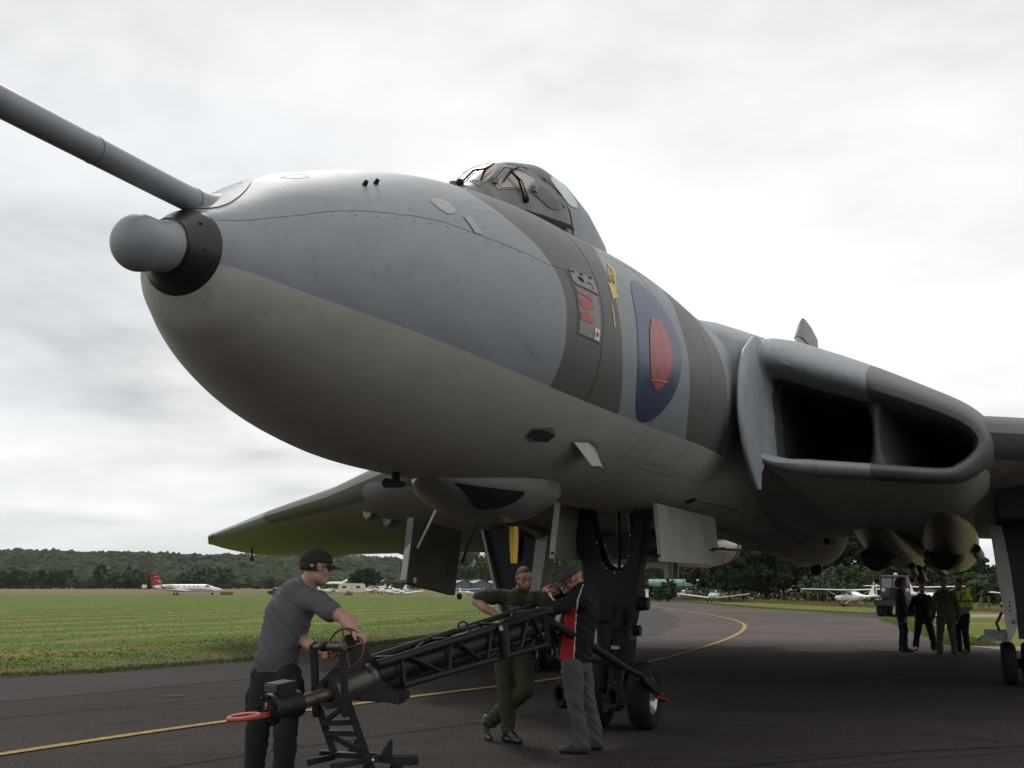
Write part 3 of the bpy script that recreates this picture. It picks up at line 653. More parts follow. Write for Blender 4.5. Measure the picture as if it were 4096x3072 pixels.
# inboard wing box over/behind the intake, between fuselage and outer wing (port)
m_ = MB(); lp = []; tt = []
for y in (0.9, 1.5, 2.2, 3.0, 3.7, 4.4):
    x0 = lipX(y) + 2.2; x1 = float(np.interp(y, YS, TEX)); q = []
    for X in np.linspace(x0, x1, 24): q.append(A(X, y, min(wing_env(y, X)[0], float(np.interp(y, [.77, 1.25, 1.89, 2.5, 3.25, 3.87, 4.5], [4.78, 4.64, 4.52, 4.38, 4.20, 4.02, 3.9]))) - (.10 if X == x0 else 0))); tt.append(0)
    for X in np.linspace(x1, x0, 24)[1:]: q.append(A(X, y, wing_env(y, X)[1] + (.10 if X == x0 else 0))); tt.append(1)
    lp.append(q)
m_.loft(lp, closed=False); o = m_.build('inner_wing', P_NAC, jet, smooth=35)
at = o.data.attributes.new('tint', 'FLOAT', 'POINT'); at.data.foreach_set('value', tt)
# engine bay bulges and jet pipes, both sides
for sg in (1, -1):
    for (yc, yo, rb) in (((2.20, -0.02, 0.52), (3.28, 0.0, 0.54)) if sg > 0 else ((2.80, 0, .54), (3.95, 0, .54))):
        m = MB(); lp = []
        for X, k, zc in ((13.2, 0.30, 2.80), (14.2, 0.60, 2.76), (15.5, 0.84, 2.72), (17.5, 0.95, 2.55), (20, 1.0, 2.42), (22.5, 1.0, 2.36), (25.5, 0.97, 2.36), (27.4, 0.85, 2.42), (28.0, 0.80, 2.46)):
            zc += .08 if sg > 0 else .22
            lp.append([A(X, sg * (yc + (X - 20) * 0.0) + rb * k * math.cos(R(a)), zc + rb * k * (1.06 if math.sin(R(a)) < 0 else 1.0) * math.sin(R(a))) for a in range(0, 360, 10)])
        m.loft(lp, cap0=True); m.build('jet_pipe', P_BARE, jet, smooth=50)
        m = MB(); m.lathe(A(28.02, sg * yc, 2.54 if sg > 0 else 2.68), (1, 0, 0), [(0, rb * .8), (1.6, rb * .7)], 24, capped=True); m.build('exhaust_void', MT['void'], jet)
        m = MB(); m.tube([A(27.4, sg * yc + rb * .86 * math.cos(R(a)), (2.50 if sg > 0 else 2.64) + rb * .9 * math.sin(R(a))) for a in range(0, 360, 15)], 0.03, 6, closed=True); m.build('pipe_band', P_BARE, jet, smooth=180)
# scoops and drains under the engine bays (port)
M_SOOT = mat('sooty_metal', (0.03, 0.027, 0.024), 0.5, 0.2, var=0.3, vscale=5)
for (X, Y, Z, l, r_) in ((17.5, 2.05, 2.05, 1.3, 0.26), (17.8, 3.2, 2.08, 1.3, 0.28)):
    m = MB(); lp = []
    for f, k in ((0, .75), (.15, .95), (.5, 1.0), (.8, .8), (1, .3)):
        lp.append([A(X + l * f, Y + r_ * 1.3 * k * math.cos(R(a)), Z + r_ * k * .8 * math.sin(R(a)) + .1 * f) for a in range(0, 360, 15)])
    m.loft(lp, cap0=True, cap1=True); m.build('cooling_scoop', M_SOOT, jet, smooth=50)
    m = MB(); m.lathe(A(X - .005, Y, Z), (1, 0, 0), [(0, r_ * .85), (.3, r_ * .8)], 20, capped=True); o = m.build('scoop_mouth', MT['void'], jet); 
for (X, Y, Z, dx, dy, dz, r_) in ((19.5, 2.55, 1.95, .8, .0, -.14, .09), (20.5, 2.62, 1.92, .3, .06, -.25, .10), (19.5, 2.85, 2.05, 1.2, .25, -.22, .08), (18.5, 3.75, 2.25, .8, .05, -.1, .1), (22, 2.4, 2.0, .5, 0, -.3, .07), (16.5, 1.3, 2.35, .5, 0, -.02, .09)):
    m = MB(); a_ = Vector(A(X, Y, Z)); b_ = a_ + Vector((-dx, dy, dz)); m.cyl(a_, b_, r_ * .9, r_, 14); m.cyl(a_ + (a_ - b_).normalized() * 0.01, a_, r_ * .7, r_ * .7, 12, mi=1); m.build('drain_pipe', [P_BARE, MT['void']], jet, smooth=40)
# tail cone pod, fin
m = MB(); lp = []
for X, r_, z in ((21, .1, 2.5), (22, .42, 2.50), (23.5, .60, 2.60), (25.0, .68, 2.76), (26.5, .62, 2.9), (27.6, .3, 2.95)):
    lp.append([A(X, .95 * r_ * math.cos(R(a)), z + r_ * math.sin(R(a))) for a in range(0, 360, 10)])
m.loft(lp, cap0=True, cap1=True); m.build('tail_radome', P_UNDER, jet, smooth=60)
m = MB(); m.lathe(A(24.2, 0.12, 1.98), (0, 0, -1), [(-.15, .16), (.06, .155), (.14, .12), (.18, .05), (.185, .005)], 20); m.build('blade_aerial_dome', mat('dome_glass', (0.03, 0.03, 0.03), 0.1), jet, smooth=60)
m = MB(); lp = []; tt = []
for z, x0, x1, th_ in ((4.2, 18.6, 27.0, .46), (5.4, 20.4, 27.2, .36), (6.6, 22.2, 27.4, .26), (7.55, 23.5, 27.5, .19), (7.6, 23.58, 27.5, .19), (8.05, 24.3, 27.4, .14), (8.2, 24.6, 27.0, .08)):
    ring = []
    for s_ in (1, -1):
        us = [0, .01, .03, .08, .18, .35, .6, .85, 1.0]
        if s_ < 0: us = us[::-1][1:-1]
        for u in us: ring.append(A(x0 + (x1 - x0) * u, s_ * th_ * 0.5 * (2.6 * math.sqrt(u) * (1 - u) + (0.05 if u else 0)), z))
    lp.append(ring)
m.loft(lp, cap0=True, cap1=True); m.mi = None
fin = m.build('fin', P_GREY, jet, smooth=40)
m = MB(); m.loft([[A(x, y, z) for x, y in ((x0 - .02, 0), (x0 + .2, .10 * k_), (x0 + 1.2, .135 * k_), (27.55, .02), (27.55, -.02), (x0 + 1.2, -.135 * k_), (x0 + .2, -.10 * k_))] for z, x0, k_ in ((7.58, 23.52, 1), (8.1, 24.32, .85), (8.27, 24.6, .5))], cap0=True, cap1=True)
m.build('fin_cap', mat('fin_cap_paint', (0.13, 0.13, 0.115), 0.5, var=0.2, vscale=4, dirt=(0.3, 0.3, 0.27), dirt_amt=.5, dscale=3), jet, smooth=40)
# unit flash on the fin side: white blocks
m = MB(); 
for k in range(3): m.box(A(25.8 + k * .42, 0.10, 7.28), (0.2, 0.06, 0.4))
m.build('fin_marking', MT['white'], jet)
# bomb-aimer's blister ---------------------------------------------
BX = [2.80, 3.0, 3.3, 3.7, 4.1, 4.45, 4.75, 5.0, 5.15]
BD = [0.0, 0.10, 0.19, 0.26, 0.28, 0.25, 0.18, 0.09, 0.0]
BW = [0.05, 0.20, 0.34, 0.45, 0.50, 0.48, 0.40, 0.26, 0.06]
def bl(X, k, off=0):
    w_, d_ = np.interp(X, BX, BW), np.interp(X, BX, BD); y0, zb = 0.0, float(pch(X, FB)); a = math.pi * k
    w_ += off; y = w_ * math.cos(a); deg = -math.degrees(math.acos(max(-1, min(1, y / float(pch(X, FW)))))); zsk = fus(X, deg)[2]
    return (X, y, zsk - (d_ + off) * math.sin(a) ** 0.6 - .0 if math.sin(a) > 0 else zsk + .01)
m = MB(); m.loft([[A(*bl(x, k / 36)) for k in range(37)] for x in np.linspace(2.80, 5.15, 40)], closed=False); bst = m.build('bomb_aimer_blister', mat('blister_grey', (0.17, 0.16, 0.145), 0.32, var=0.08), jet, smooth=60)
m = MB(); us = np.linspace(2.97, 3.72, 16); lp = []
for x in us:
    f = (x - 2.97) / .75; k1 = 0.10 + 0.30 * math.sin(math.pi * min(1, f * 1.02)) ** 0.8 * (0.55 + .45 * f)
    lp.append([A(*bl(x, 0.07 + (k1 - 0.07) * j / 8, 0.008)) for j in range(9)])
m.loft(lp, closed=False); m.build('blister_window', MT['darkglass'], bst, smooth=60)
# yellow tagged probe cover below blister
m = MB(); m.loft([[A(4.62 + x * s_, 0.0 + y * s_, z) for x, y in ((-.05, -.02), (.05, -.02), (.05, .02), (-.05, .02))] for z, s_ in ((2.10, 1.0), (2.0, 1.1), (1.78, .75))], cap0=True, cap1=True); m.build('yellow_probe_cover', MT['yellow'], jet)
m = MB(); m.tube([A(2.45, -.05, 2.42), A(2.45, -.05, 2.32)], .03, 8); m.tube([A(2.30, -.05, 2.30), A(2.56, -.05, 2.31)], [.035, .022], 8); m.build('belly_aerial', MT['void'], jet, smooth=60)
# canopy windows, wipers -----------------------------------------------
def screen(name, pts, mt):
    fr = on_can('screen_frame', pts, M_WSFR, 0.008)
    cx = sum(p[0] for p in pts) / len(pts); cy = sum(p[1] for p in pts) / len(pts)
    inn = [(cx + (p[0] - cx) * 0.86, cy + (p[1] - cy) * 0.86) for p in pts]
    return on_can(name, inn, mt, 0.014, parent=fr), fr
# k is the fraction of the half-turn from port sill (0) over the top (0.5) to starboard (1)
def rnd(P0, r_=0.22):
    out_ = []; P_ = [Vector(p) for p in P0]
    for i, c in enumerate(P_):
        p, q = P_[i - 1], P_[(i + 1) % len(P_)]; a_ = c.lerp(p, r_); b_ = c.lerp(q, r_)
        for t in (0, .33, .67, 1): out_.append(tuple(a_.lerp(c, t).lerp(c.lerp(b_, t), t)))
    return out_
on_can('screen_surround', [(3.1, 0.01), (4.0, .01), (4.72, 0.01), (4.72, .058), (4.70, .1), (4.55, .165), (4.4, .233), (4.2, .32), (4.05, .392), (3.9, .49), (3.85, .542), (3.8, .62), (3.82, .75), (4.0, .9), (4.2, .99), (3.1, .99)], P_FRAME, 0.003)
screen('windscreen', rnd([(3.47, .31), (3.66, .318), (3.88, .375), (3.80, .517), (3.52, .50)]), M_SCR)
screen('windscreen', rnd([(3.63, .19), (4.0, .135), (4.25, .22), (3.95, .317), (3.63, .242)]), M_SCR)
sw = on_can('side_window', rnd([(4.13, .125), (4.36, .080), (4.57, .090), (4.31, .186), (4.22, .175)], .3), MT['darkglass'], 0.010)
on_can('canopy_window', rnd([(4.50, .24), (4.58, .165), (4.74, .125), (4.96, .138), (4.97, .17), (4.90, .26), (4.68, .29)], .35), mat('white_blind', (0.55, 0.60, 0.58), 0.25, var=0.05), 0.006)
m = MB(); m.tube([A(*can(x, k, 0.008)) for x, k in [(4.74, .02), (4.73, .058), (4.71, .1), (4.56, .165), (4.41, .233), (4.21, .32), (4.06, .392), (3.91, .49), (3.86, .542), (3.82, .62)]], 0.006, 5); m.build('canopy_seam', MT['void'], jet, smooth=180)
m = MB(); m.tube([A(*can(x, k, 0.012)) for x, k in [(3.66, .29), (3.9, .345), (4.1, .305), (4.38, .225), (4.6, .10)]], 0.004, 5); m.build('canopy_seam', MT['void'], jet, smooth=180)
# black sealant skirt round the canopy foot
m = MB(); sk = []
for x in np.linspace(3.35, 4.66, 24):
    p = can(x, 0.02); sk.append([A(p.x, p.y + .03, p.z + .075), A(p.x, p.y + .045, p.z + .05), A(p.x, p.y + .05, p.z + 0.02)])
m.loft(sk, closed=False); m.build('sealant_skirt', MT['void'], jet, smooth=60)
for (x0, k0, x1, k1, bA, bB) in ((3.98, 0.09, 3.86, 0.25, (3.72, .20), (4.06, .29)), (3.46, 0.52, 3.66, 0.40, (3.50, .33), (3.82, .40))):
    m = MB(); a_ = can(x0, k0); b_ = can(x1, k1)
    def lift(p, h_): return Vector(A(p.x - h_ * .6, p.y + h_ * .4, p.z + h_))
    m.tube([lift(a_, .01), lift(a_.lerp(b_, .5), .07), lift(b_, .05)], 0.010, 6)
    m.tube([lift(a_, .01) + Vector((0, .03, 0)), lift(a_.lerp(b_, .5), .06) + Vector((0, .03, 0)), lift(b_, .05)], 0.006, 6)
    m.tube([lift(can(*bA), .035), lift(b_, .045), lift(can(*bB), .035)], [.008, .014, .006], 5)
    m.ball(lift(a_, .02), .035, 8); m.build('wiper', MT['void'], jet, smooth=60)
for (x, k) in ((3.64, .275), (4.13, .155), (3.5, .60)):
    p = can(x, k, .03); m = MB(); m.box(A(*p), (.06, .05, .05)); m.cyl(A(p.x, p.y, p.z - .06), A(*p), .014); m.build('lug', P_FRAME, jet)
# ram-air scoop behind the canopy
m = MB(); lp = []
for X, w_, h_ in ((8.0, .04, .02), (8.3, .14, .10), (8.8, .2, .19), (9.15, .2, .2), (9.25, .17, .10)):
    lp.append([A(X, w_ * math.cos(R(a)) + .12, float(pch(X, FT)) - .06 + h_ * math.sin(R(a)) * 1.4) for a in range(0, 181, 15)])
m.loft(lp, closed=False, cap1=True); m.build('spine_scoop', P_GREY, jet, smooth=50)

# nose gear -----------------------------------------------------------
GX = 8.1
m = MB()
def gp(dx, y, z): return A(GX + dx, y - 0.07, z)
# Y-frame: two arms from a broad top joining below, then one fat leg; front and back faces
outl = [(-0.60, 2.62), (-0.34, 2.62), (-0.20, 2.0), (-0.14, 1.85), (-0.04, 1.77), (0.05, 1.77), (0.13, 1.85), (0.18, 2.0), (0.27, 2.62), (0.42, 2.62), (0.28, 1.75), (0.20, 1.25), (0.16, 1.10), (0.17, 0.98), (0.12, 0.66), (-0.20, 0.66), (-0.24, 0.98), (-0.24, 1.10), (-0.30, 1.25), (-0.40, 1.75)]
outl = [(y - 0.0, z) for y, z in outl]
m.slab([gp(-0.15, y, z) for y, z in outl], (-0.28, 0, 0))
leg = m.build('nose_leg', MT['legblack'], jet)
bv = leg.modifiers.new('bevel', 'BEVEL'); bv.width = 0.03; bv.segments = 3; bv.limit_method = 'ANGLE'
m = MB(); m.cyl(gp(0, -.04, 1.15), gp(0, -.04, .62), .185, .155, 28); m.cyl(gp(0, -.04, .62), gp(0, -.04, .40), .145, .145, 24); m.build('oleo', MT['legblack'], jet, smooth=40)
m = MB(); m.cyl(gp(0, -.04, .44), gp(0, -.04, .52), .16, .16, 24); m.build('oleo_gland', MT['steel'], jet, smooth=40)
m = MB(); m.cyl(gp(0, -.34, .385), gp(0, .34, .385), .06, .06, 16); m.build('axle', MT['legblack'], jet, smooth=40)
m = MB(); m.box(gp(-.2, -.1, 1.28), (.18, .2, .16)); m.cyl(gp(-.2, -.28, 1.25), gp(-.2, .1, 1.25), .05, .05); m.box(gp(-.22, .02, 1.22), (.1, .14, .2)); m.build('steering_unit', MT['legblack'], jet, smooth=30)
m = MB(); m.cyl(gp(.05, .20, 1.38), gp(.05, .33, 1.38), .085, .07, 16); m.build('leg_lamp', MT['legblack'], jet, smooth=40); m = MB(); m.cyl(gp(.05, .12, 1.08), gp(.05, .23, 1.08), .06, .06, 14); m.build('leg_lamp', MT['legblack'], jet, smooth=40)
m = MB(); m.tube([gp(-.18, .17, 1.2), gp(-.2, .12, 1.12), gp(-.2, -.08, .98), gp(-.2, -.12, .7)], .011, 6); m.tube([gp(-.18, 0.0, .95), gp(-.2, -.02, .72), gp(-.19, -.05, .55)], .009, 6); m.build('hydraulic_hose', MT['void'], jet, smooth=180)
m = MB(); m.box(gp(-.2, .0, .90), (.02, .09, .035)); m.build('data_plate', MT['alloy'], jet)
m = MB(); m.cyl(gp(.35, -.10, 1.6), gp(.35, -.10, 2.5), .02, .02); m.cyl(gp(.32, .1, 1.6), gp(.4, .06, 2.5), .05, .06); m.build('retraction_jack', MT['legblack'], jet, smooth=40)
# scuffed paint edge around the arch
m = MB()
for k, (y, z) in enumerate([(-.21, 1.95), (-.2, 1.87), (-.185, 1.79), (-.17, 1.70), (-.14, 1.63), (-.10, 1.58), (-.05, 1.535), (.0, 1.53), (.05, 1.535), (.10, 1.58), (.14, 1.65), (.165, 1.72), (.18, 1.85), (.19, 1.95), (.2, 2.05), (.21, 2.15)]):
    if k % 3: m.box(gp(-.152, y - .01, z + .20), (.004, .012 + .016 * (k % 2), .006), Matrix.Rotation(R((k * 37) % 90), 3, 'X'))
m.build('chipped_paint', MT['alloy'], jet)
def tyre(m_, c, ax, ro, wd, ri, n=40):
    h_ = wd / 2; m_.lathe(Vector(c) - Vector(ax).normalized() * h_, ax, [(wd * .12, ri), (0.0, ri + (ro - ri) * .35), (wd * .02, ri + (ro - ri) * .7), (wd * .14, ro - (ro - ri) * .10), (wd * .3, ro - .004), (wd * .5, ro), (wd * .7, ro - .004), (wd * .86, ro - (ro - ri) * .10), (wd * .98, ri + (ro - ri) * .7), (wd, ri + (ro - ri) * .35), (wd * .88, ri)], n)
def rim(m_, c, ax, wd, ri, n=32):
    s_ = Vector(c) - Vector(ax).normalized() * wd / 2
    m_.lathe(s_, ax, [(wd * .85, ri * .001), (wd * .62, ri * .05), (wd * .60, ri * .55), (wd * .56, ri * .78), (wd * .80, ri * .86), (wd * .90, ri * .97), (wd * .88, ri * 1.02), (wd * .12, ri * 1.02), (wd * .10, ri * .97), (wd * .20, ri * .86), (wd * .44, ri * .78), (wd * .40, ri * .55), (wd * .38, ri * .05), (wd * .15, ri * .001)], n)
for y in (-.275, .275):
    m = MB(); tyre(m, gp(0, y, .368), (0, 1, 0), .372, .25, .205); t_ = m.build('nose_wheel', MT['rubber'], jet, smooth=45)
    m = MB(); rim(m, gp(0, y, .368), (0, 1, 0), .24, .205); m.cyl(gp(0, y - .11, .368), gp(0, y + .11, .368), .06, .06, 16); m.build('rim', MT['alloy'], t_, smooth=35)
# nose gear doors: hollow boxes with curved front edges
for (y, X0, X1, z0, z1, t_) in ((-.56, 7.30, 8.35, 1.88, 2.50, -.20), (.60, 7.30, 10.30, 1.84, 2.46, .12)):
    m = MB(); lp = []
    for X in np.linspace(X0, X1, 6):
        lp.append([A(X, y, z1), A(X, y + t_ * .25, z0 + (z1 - z0) * .4), A(X, y + t_ * .35, z0), A(X, y + t_ * .05 - .0, z0), A(X, y - t_ * .1, z0 + (z1 - z0) * .4), A(X, y - t_ * .35, z1)])
    m.loft(lp, cap0=True, cap1=True); d_ = m.build('nose_gear_door', P_UNDER, jet)
    m = MB(); lp2 = [[Vector(p) + Vector((.012, 0, 0)) for p in lp[0]]]
    m.slab([Vector(p) + Vector((.002, 0, 0)) for p in lp[0]], (.014, 0, 0)); m.cyl(A(X0 - .02, y + t_ * .15, z0 + .06), A(X0 - .035, y + t_ * .15, z0 + .06), .015, .015, 8, mi=1); m.build('door_edge', [P_DOOR, MT['void']], d_)
m = MB(); m.tube([A(9.9, .60, 2.05), A(10.15, .95, 2.03)], .012, 6); m.tube([A(9.7, .66, 2.02), A(10.1, .75, 2.06)], .012, 6); m.build('door_stay', MT['void'], jet)
m = MB(); m.tube([A(10.0, -.2, 2.15), A(8.55, -.2, 2.05)], [.17, .16], 20); m.tube([A(12, -.3, 2.2), A(10, -.25, 2.1)], .22, 18); m.build('bay_tank', P_DOORD, jet, smooth=60)
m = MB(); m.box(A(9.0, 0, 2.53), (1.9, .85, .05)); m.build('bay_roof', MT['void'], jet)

# main gear --------------------------------------------------------------
def bogie(sg, cy, X=16.2):
    for dx in (-.42, .42):
        for dy in (-.48, -.16, .16, .48):
            m = MB(); tyre(m, A(X + dx, sg * cy + dy, .325), (0, 1, 0), .33, .225, .175, 32); t_ = m.build('main_wheel', MT['rubber'], jet, smooth=45)
            m = MB(); rim(m, A(X + dx, sg * cy + dy, .325), (0, 1, 0), .215, .175, 24); ms = m.build('rim', MT['alloy'], t_, smooth=35)
            m = MB()
            for k in range(6):
                a = R(60 * k); 
                for s_ in (-1, 1): m.cyl(A(X + dx + .10 * math.cos(a), sg * cy + dy + s_ * .085, .325 + .10 * math.sin(a)), A(X + dx + .10 * math.cos(a), sg * cy + dy + s_ * .079, .325 + .10 * math.sin(a)), .034, .034, 10)
            m.build('rim_hole', MT['void'], t_)
        m = MB(); m.cyl(A(X + dx, sg * cy - .6, .325), A(X + dx, sg * cy + .6, .325), .05, .05, 12); m.build('axle', MT['legblack'], jet, smooth=40)
    m = MB(); m.box(A(X, sg * cy, .40), (1.0, .16, .14)); m.build('bogie_beam', MT['legblack'], jet)
    m = MB(); m.cyl(A(X, sg * cy, .4), A(X, sg * cy, 1.45), .12, .13, 20); m.cyl(A(X, sg * cy, 1.35), A(X, sg * cy, 2.75), .19, .24, 20)
    m.slab([A(X - .05, sg * cy - .15, 1.3), A(X - .05, sg * cy + .15, 1.3), A(X - .05, sg * cy + .42, 2.7), A(X - .05, sg * cy - .48, 2.7)], (-.12, 0, 0))
    m.build('main_leg', MT['legblack'], jet, smooth=30)
    m = MB(); m.tube([A(X - .15, sg * cy - .05, .45), A(X - .45, sg * cy - .05, .95), A(X - .2, sg * cy - .05, 1.5)], .045, 8); m.tube([A(X - .1, sg * cy + .25, 1.3), A(X - .5, sg * cy + .25, 2.7)], .05, 8); m.build('drag_stay', MT['legblack'], jet, smooth=40)
bogie(-1, 4.55); bogie(1, 4.62, 16.25)
# starboard leg fairing panels (pale edges either side of the dark leg)
m = MB(); m.slab([A(15.7, -5.05, 2.62), A(15.7, -5.0, 2.62), A(15.7, -4.62, 1.1), A(15.7, -4.67, 1.1)], (-.5, 0, 0)); m.build('leg_door', P_UNDER, jet)
m = MB(); m.slab([A(15.7, -3.90, 2.62), A(15.7, -3.66, 2.62), A(15.7, -3.92, 1.05), A(15.7, -4.10, 1.05)], (-.5, 0, 0)); m.build('leg_door', P_UNDER, jet)
m = MB(); m.slab([A(15.85, -5.0, 2.6), A(15.85, -3.75, 2.6), A(15.85, -4.05, 1.25), A(15.85, -4.22, .85), A(15.85, -4.55, .85), A(15.85, -4.66, 1.25)], (-.12, 0, 0)); m.build('leg_backing', MT['legblack'], jet)
# port: long pale door hanging down the leg, dark bay beside it
m = MB()
PD = [(3.98, 2.52), (4.16, 2.52), (4.24, 1.9), (4.285, 1.25), (4.285, .93), (4.18, .72), (4.14, .72), (4.10, 1.15), (4.05, 1.7)]
m.slab([A(15.3, y, z) for y, z in PD], (-.06, 0, 0)); pd_ = m.build('leg_door', P_UNDER, jet)
m = MB(); m.slab([A(15.36, y + .10, z) for y, z in [(4.02, 2.6), (4.9, 2.6), (4.85, .75), (4.20, .75), (4.18, 1.25), (4.1, 1.9)]], (-.1, 0, 0)); m.build('leg_backing', MT['legblack'], jet)
m = MB(); m.tube([A(15.28, 4.235 + .02 * math.cos(R(a)), 1.02 + .028 * math.sin(R(a))) for a in range(0, 360, 30)], .007, 5, closed=True)
for z in (1.32, 1.26, 1.19): m.box(A(15.285, 4.20, z), (.01, .02, .03))
m.build('door_marking', MT['void'], pd_)
m = MB(); m.box(A(15.8, 3.97, .82), (.5, .36, .10)); m.box(A(15.8, 3.95, .735), (.62, .42, .07)); m.tube([A(15.6, 3.72, .73), A(15.9, 3.74, .73)], .025, 8); m.build('jacking_frame', mat('scuffed_alloy', (0.22, 0.22, 0.21), 0.6, 0.3, var=0.4, vscale=14, dirt=(0.5, 0.5, 0.5), dirt_amt=.6, dscale=12), jet)
m = MB(); m.tube([A(15.7, 4.08, 1.15), A(15.75, 3.99, .98), A(15.7, 4.02, .88)], .025, 6); m.build('brake_hose', MT['rust'], jet, smooth=60)
# main-gear bays
for sg in (1,):
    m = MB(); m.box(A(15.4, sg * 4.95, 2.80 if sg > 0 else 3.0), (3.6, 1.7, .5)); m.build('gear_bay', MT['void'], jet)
# starboard front main-gear door hanging below the wing, with stays
m = MB()
PA = [A(11.35, -4.32, 2.62), A(11.22, -4.36, 1.62), A(13.00, -4.36, 1.42), A(13.18, -4.32, 2.48)]
m.slab(PA, (0, -.11, 0)); sd = m.build('gear_door', P_DOORD, jet)
m = MB(); m.slab([A(11.36, -4.33, 2.50), A(11.235, -4.37, 1.67), A(11.235, -4.47, 1.66), A(11.36, -4.43, 2.48)], (.02, 0, 0)); m.build('door_edge', P_DOOR, sd)
m = MB(); m.tube([A(11.45, -4.30, 2.15), A(11.7, -4.05, 2.85)], .022, 8); m.build('door_jack', P_DOOR, jet, smooth=40)
m = MB(); m.tube([A(13.1, -4.28, 1.95), A(13.25, -4.05, 2.75)], .022, 8); m.build('door_jack', MT['legblack'], jet, smooth=40)
m = MB(); m.lathe(A(13.0, -4.30, 1.40), (0, 1, 0), [(0, .001), (0, .05), (.05, .05), (.05, .001)], 14); m.build('door_roller', MT['legblack'], sd)
m = MB(); m.box(A(12.6, -4.31, 1.75), (.03, .01, .09)); m.box(A(12.6, -4.31, 1.85), (.03, .01, .05)); m.build('door_stencil', MT['void'], sd)
m = MB(); m.cyl(A(11.42, -4.315, 1.66), A(11.42, -4.325, 1.66), .045, .045, 14); m.build('round_placard', MT['white'], sd)
# under-wing items, starboard
for (X, Y) in ((16.3, -7.85), (16.6, -7.55)):
    m = MB(); lp = []
    zt = wing_env(abs(Y), X)[1]
    for f, k in ((0, .7), (.2, 1), (.7, .8), (1, .3)): lp.append([A(X + .5 * f, Y + .15 * k * math.cos(R(a)), zt + .02 + .22 * k * math.sin(R(a))) for a in range(0, 360, 20)])
    m.loft(lp, cap0=True, cap1=True); m.build('underwing_scoop', P_UNDER, jet, smooth=50)
for (X, Y, l, r_) in ((23.6, -14.2, 3.2, .30), (23.4, -11.2, 3.2, .30)):
    m = MB(); lp = []
    for f, k in ((0, .02), (.2, .5), (.5, 1), (.8, .85), (.95, .5), (1, .05)): lp.append([A(X + l * f, Y + r_ * k * math.cos(R(a)), 2.52 + .1 - .05 * f + r_ * k * .8 * math.sin(R(a))) for a in range(0, 360, 20)])
    m.loft(lp, cap0=True, cap1=True); m.build('elevon_fairing', P_UNDER, jet, smooth=50)
m = MB(); m.cyl(A(23.4, -15.4, 2.62), A(23.4, -15.4, 2.32), .035, .03); m.ball(A(23.4, -15.4, 2.3), .07, 8); m.build('tip_aerial', MT['rust'], jet, smooth=60)
m = MB(); m.cyl(A(20, -2.4, 1.72), A(20, -2.4, 2.4), .15, .16, 20); m.build('vent_mast', P_BARE, jet, smooth=40)
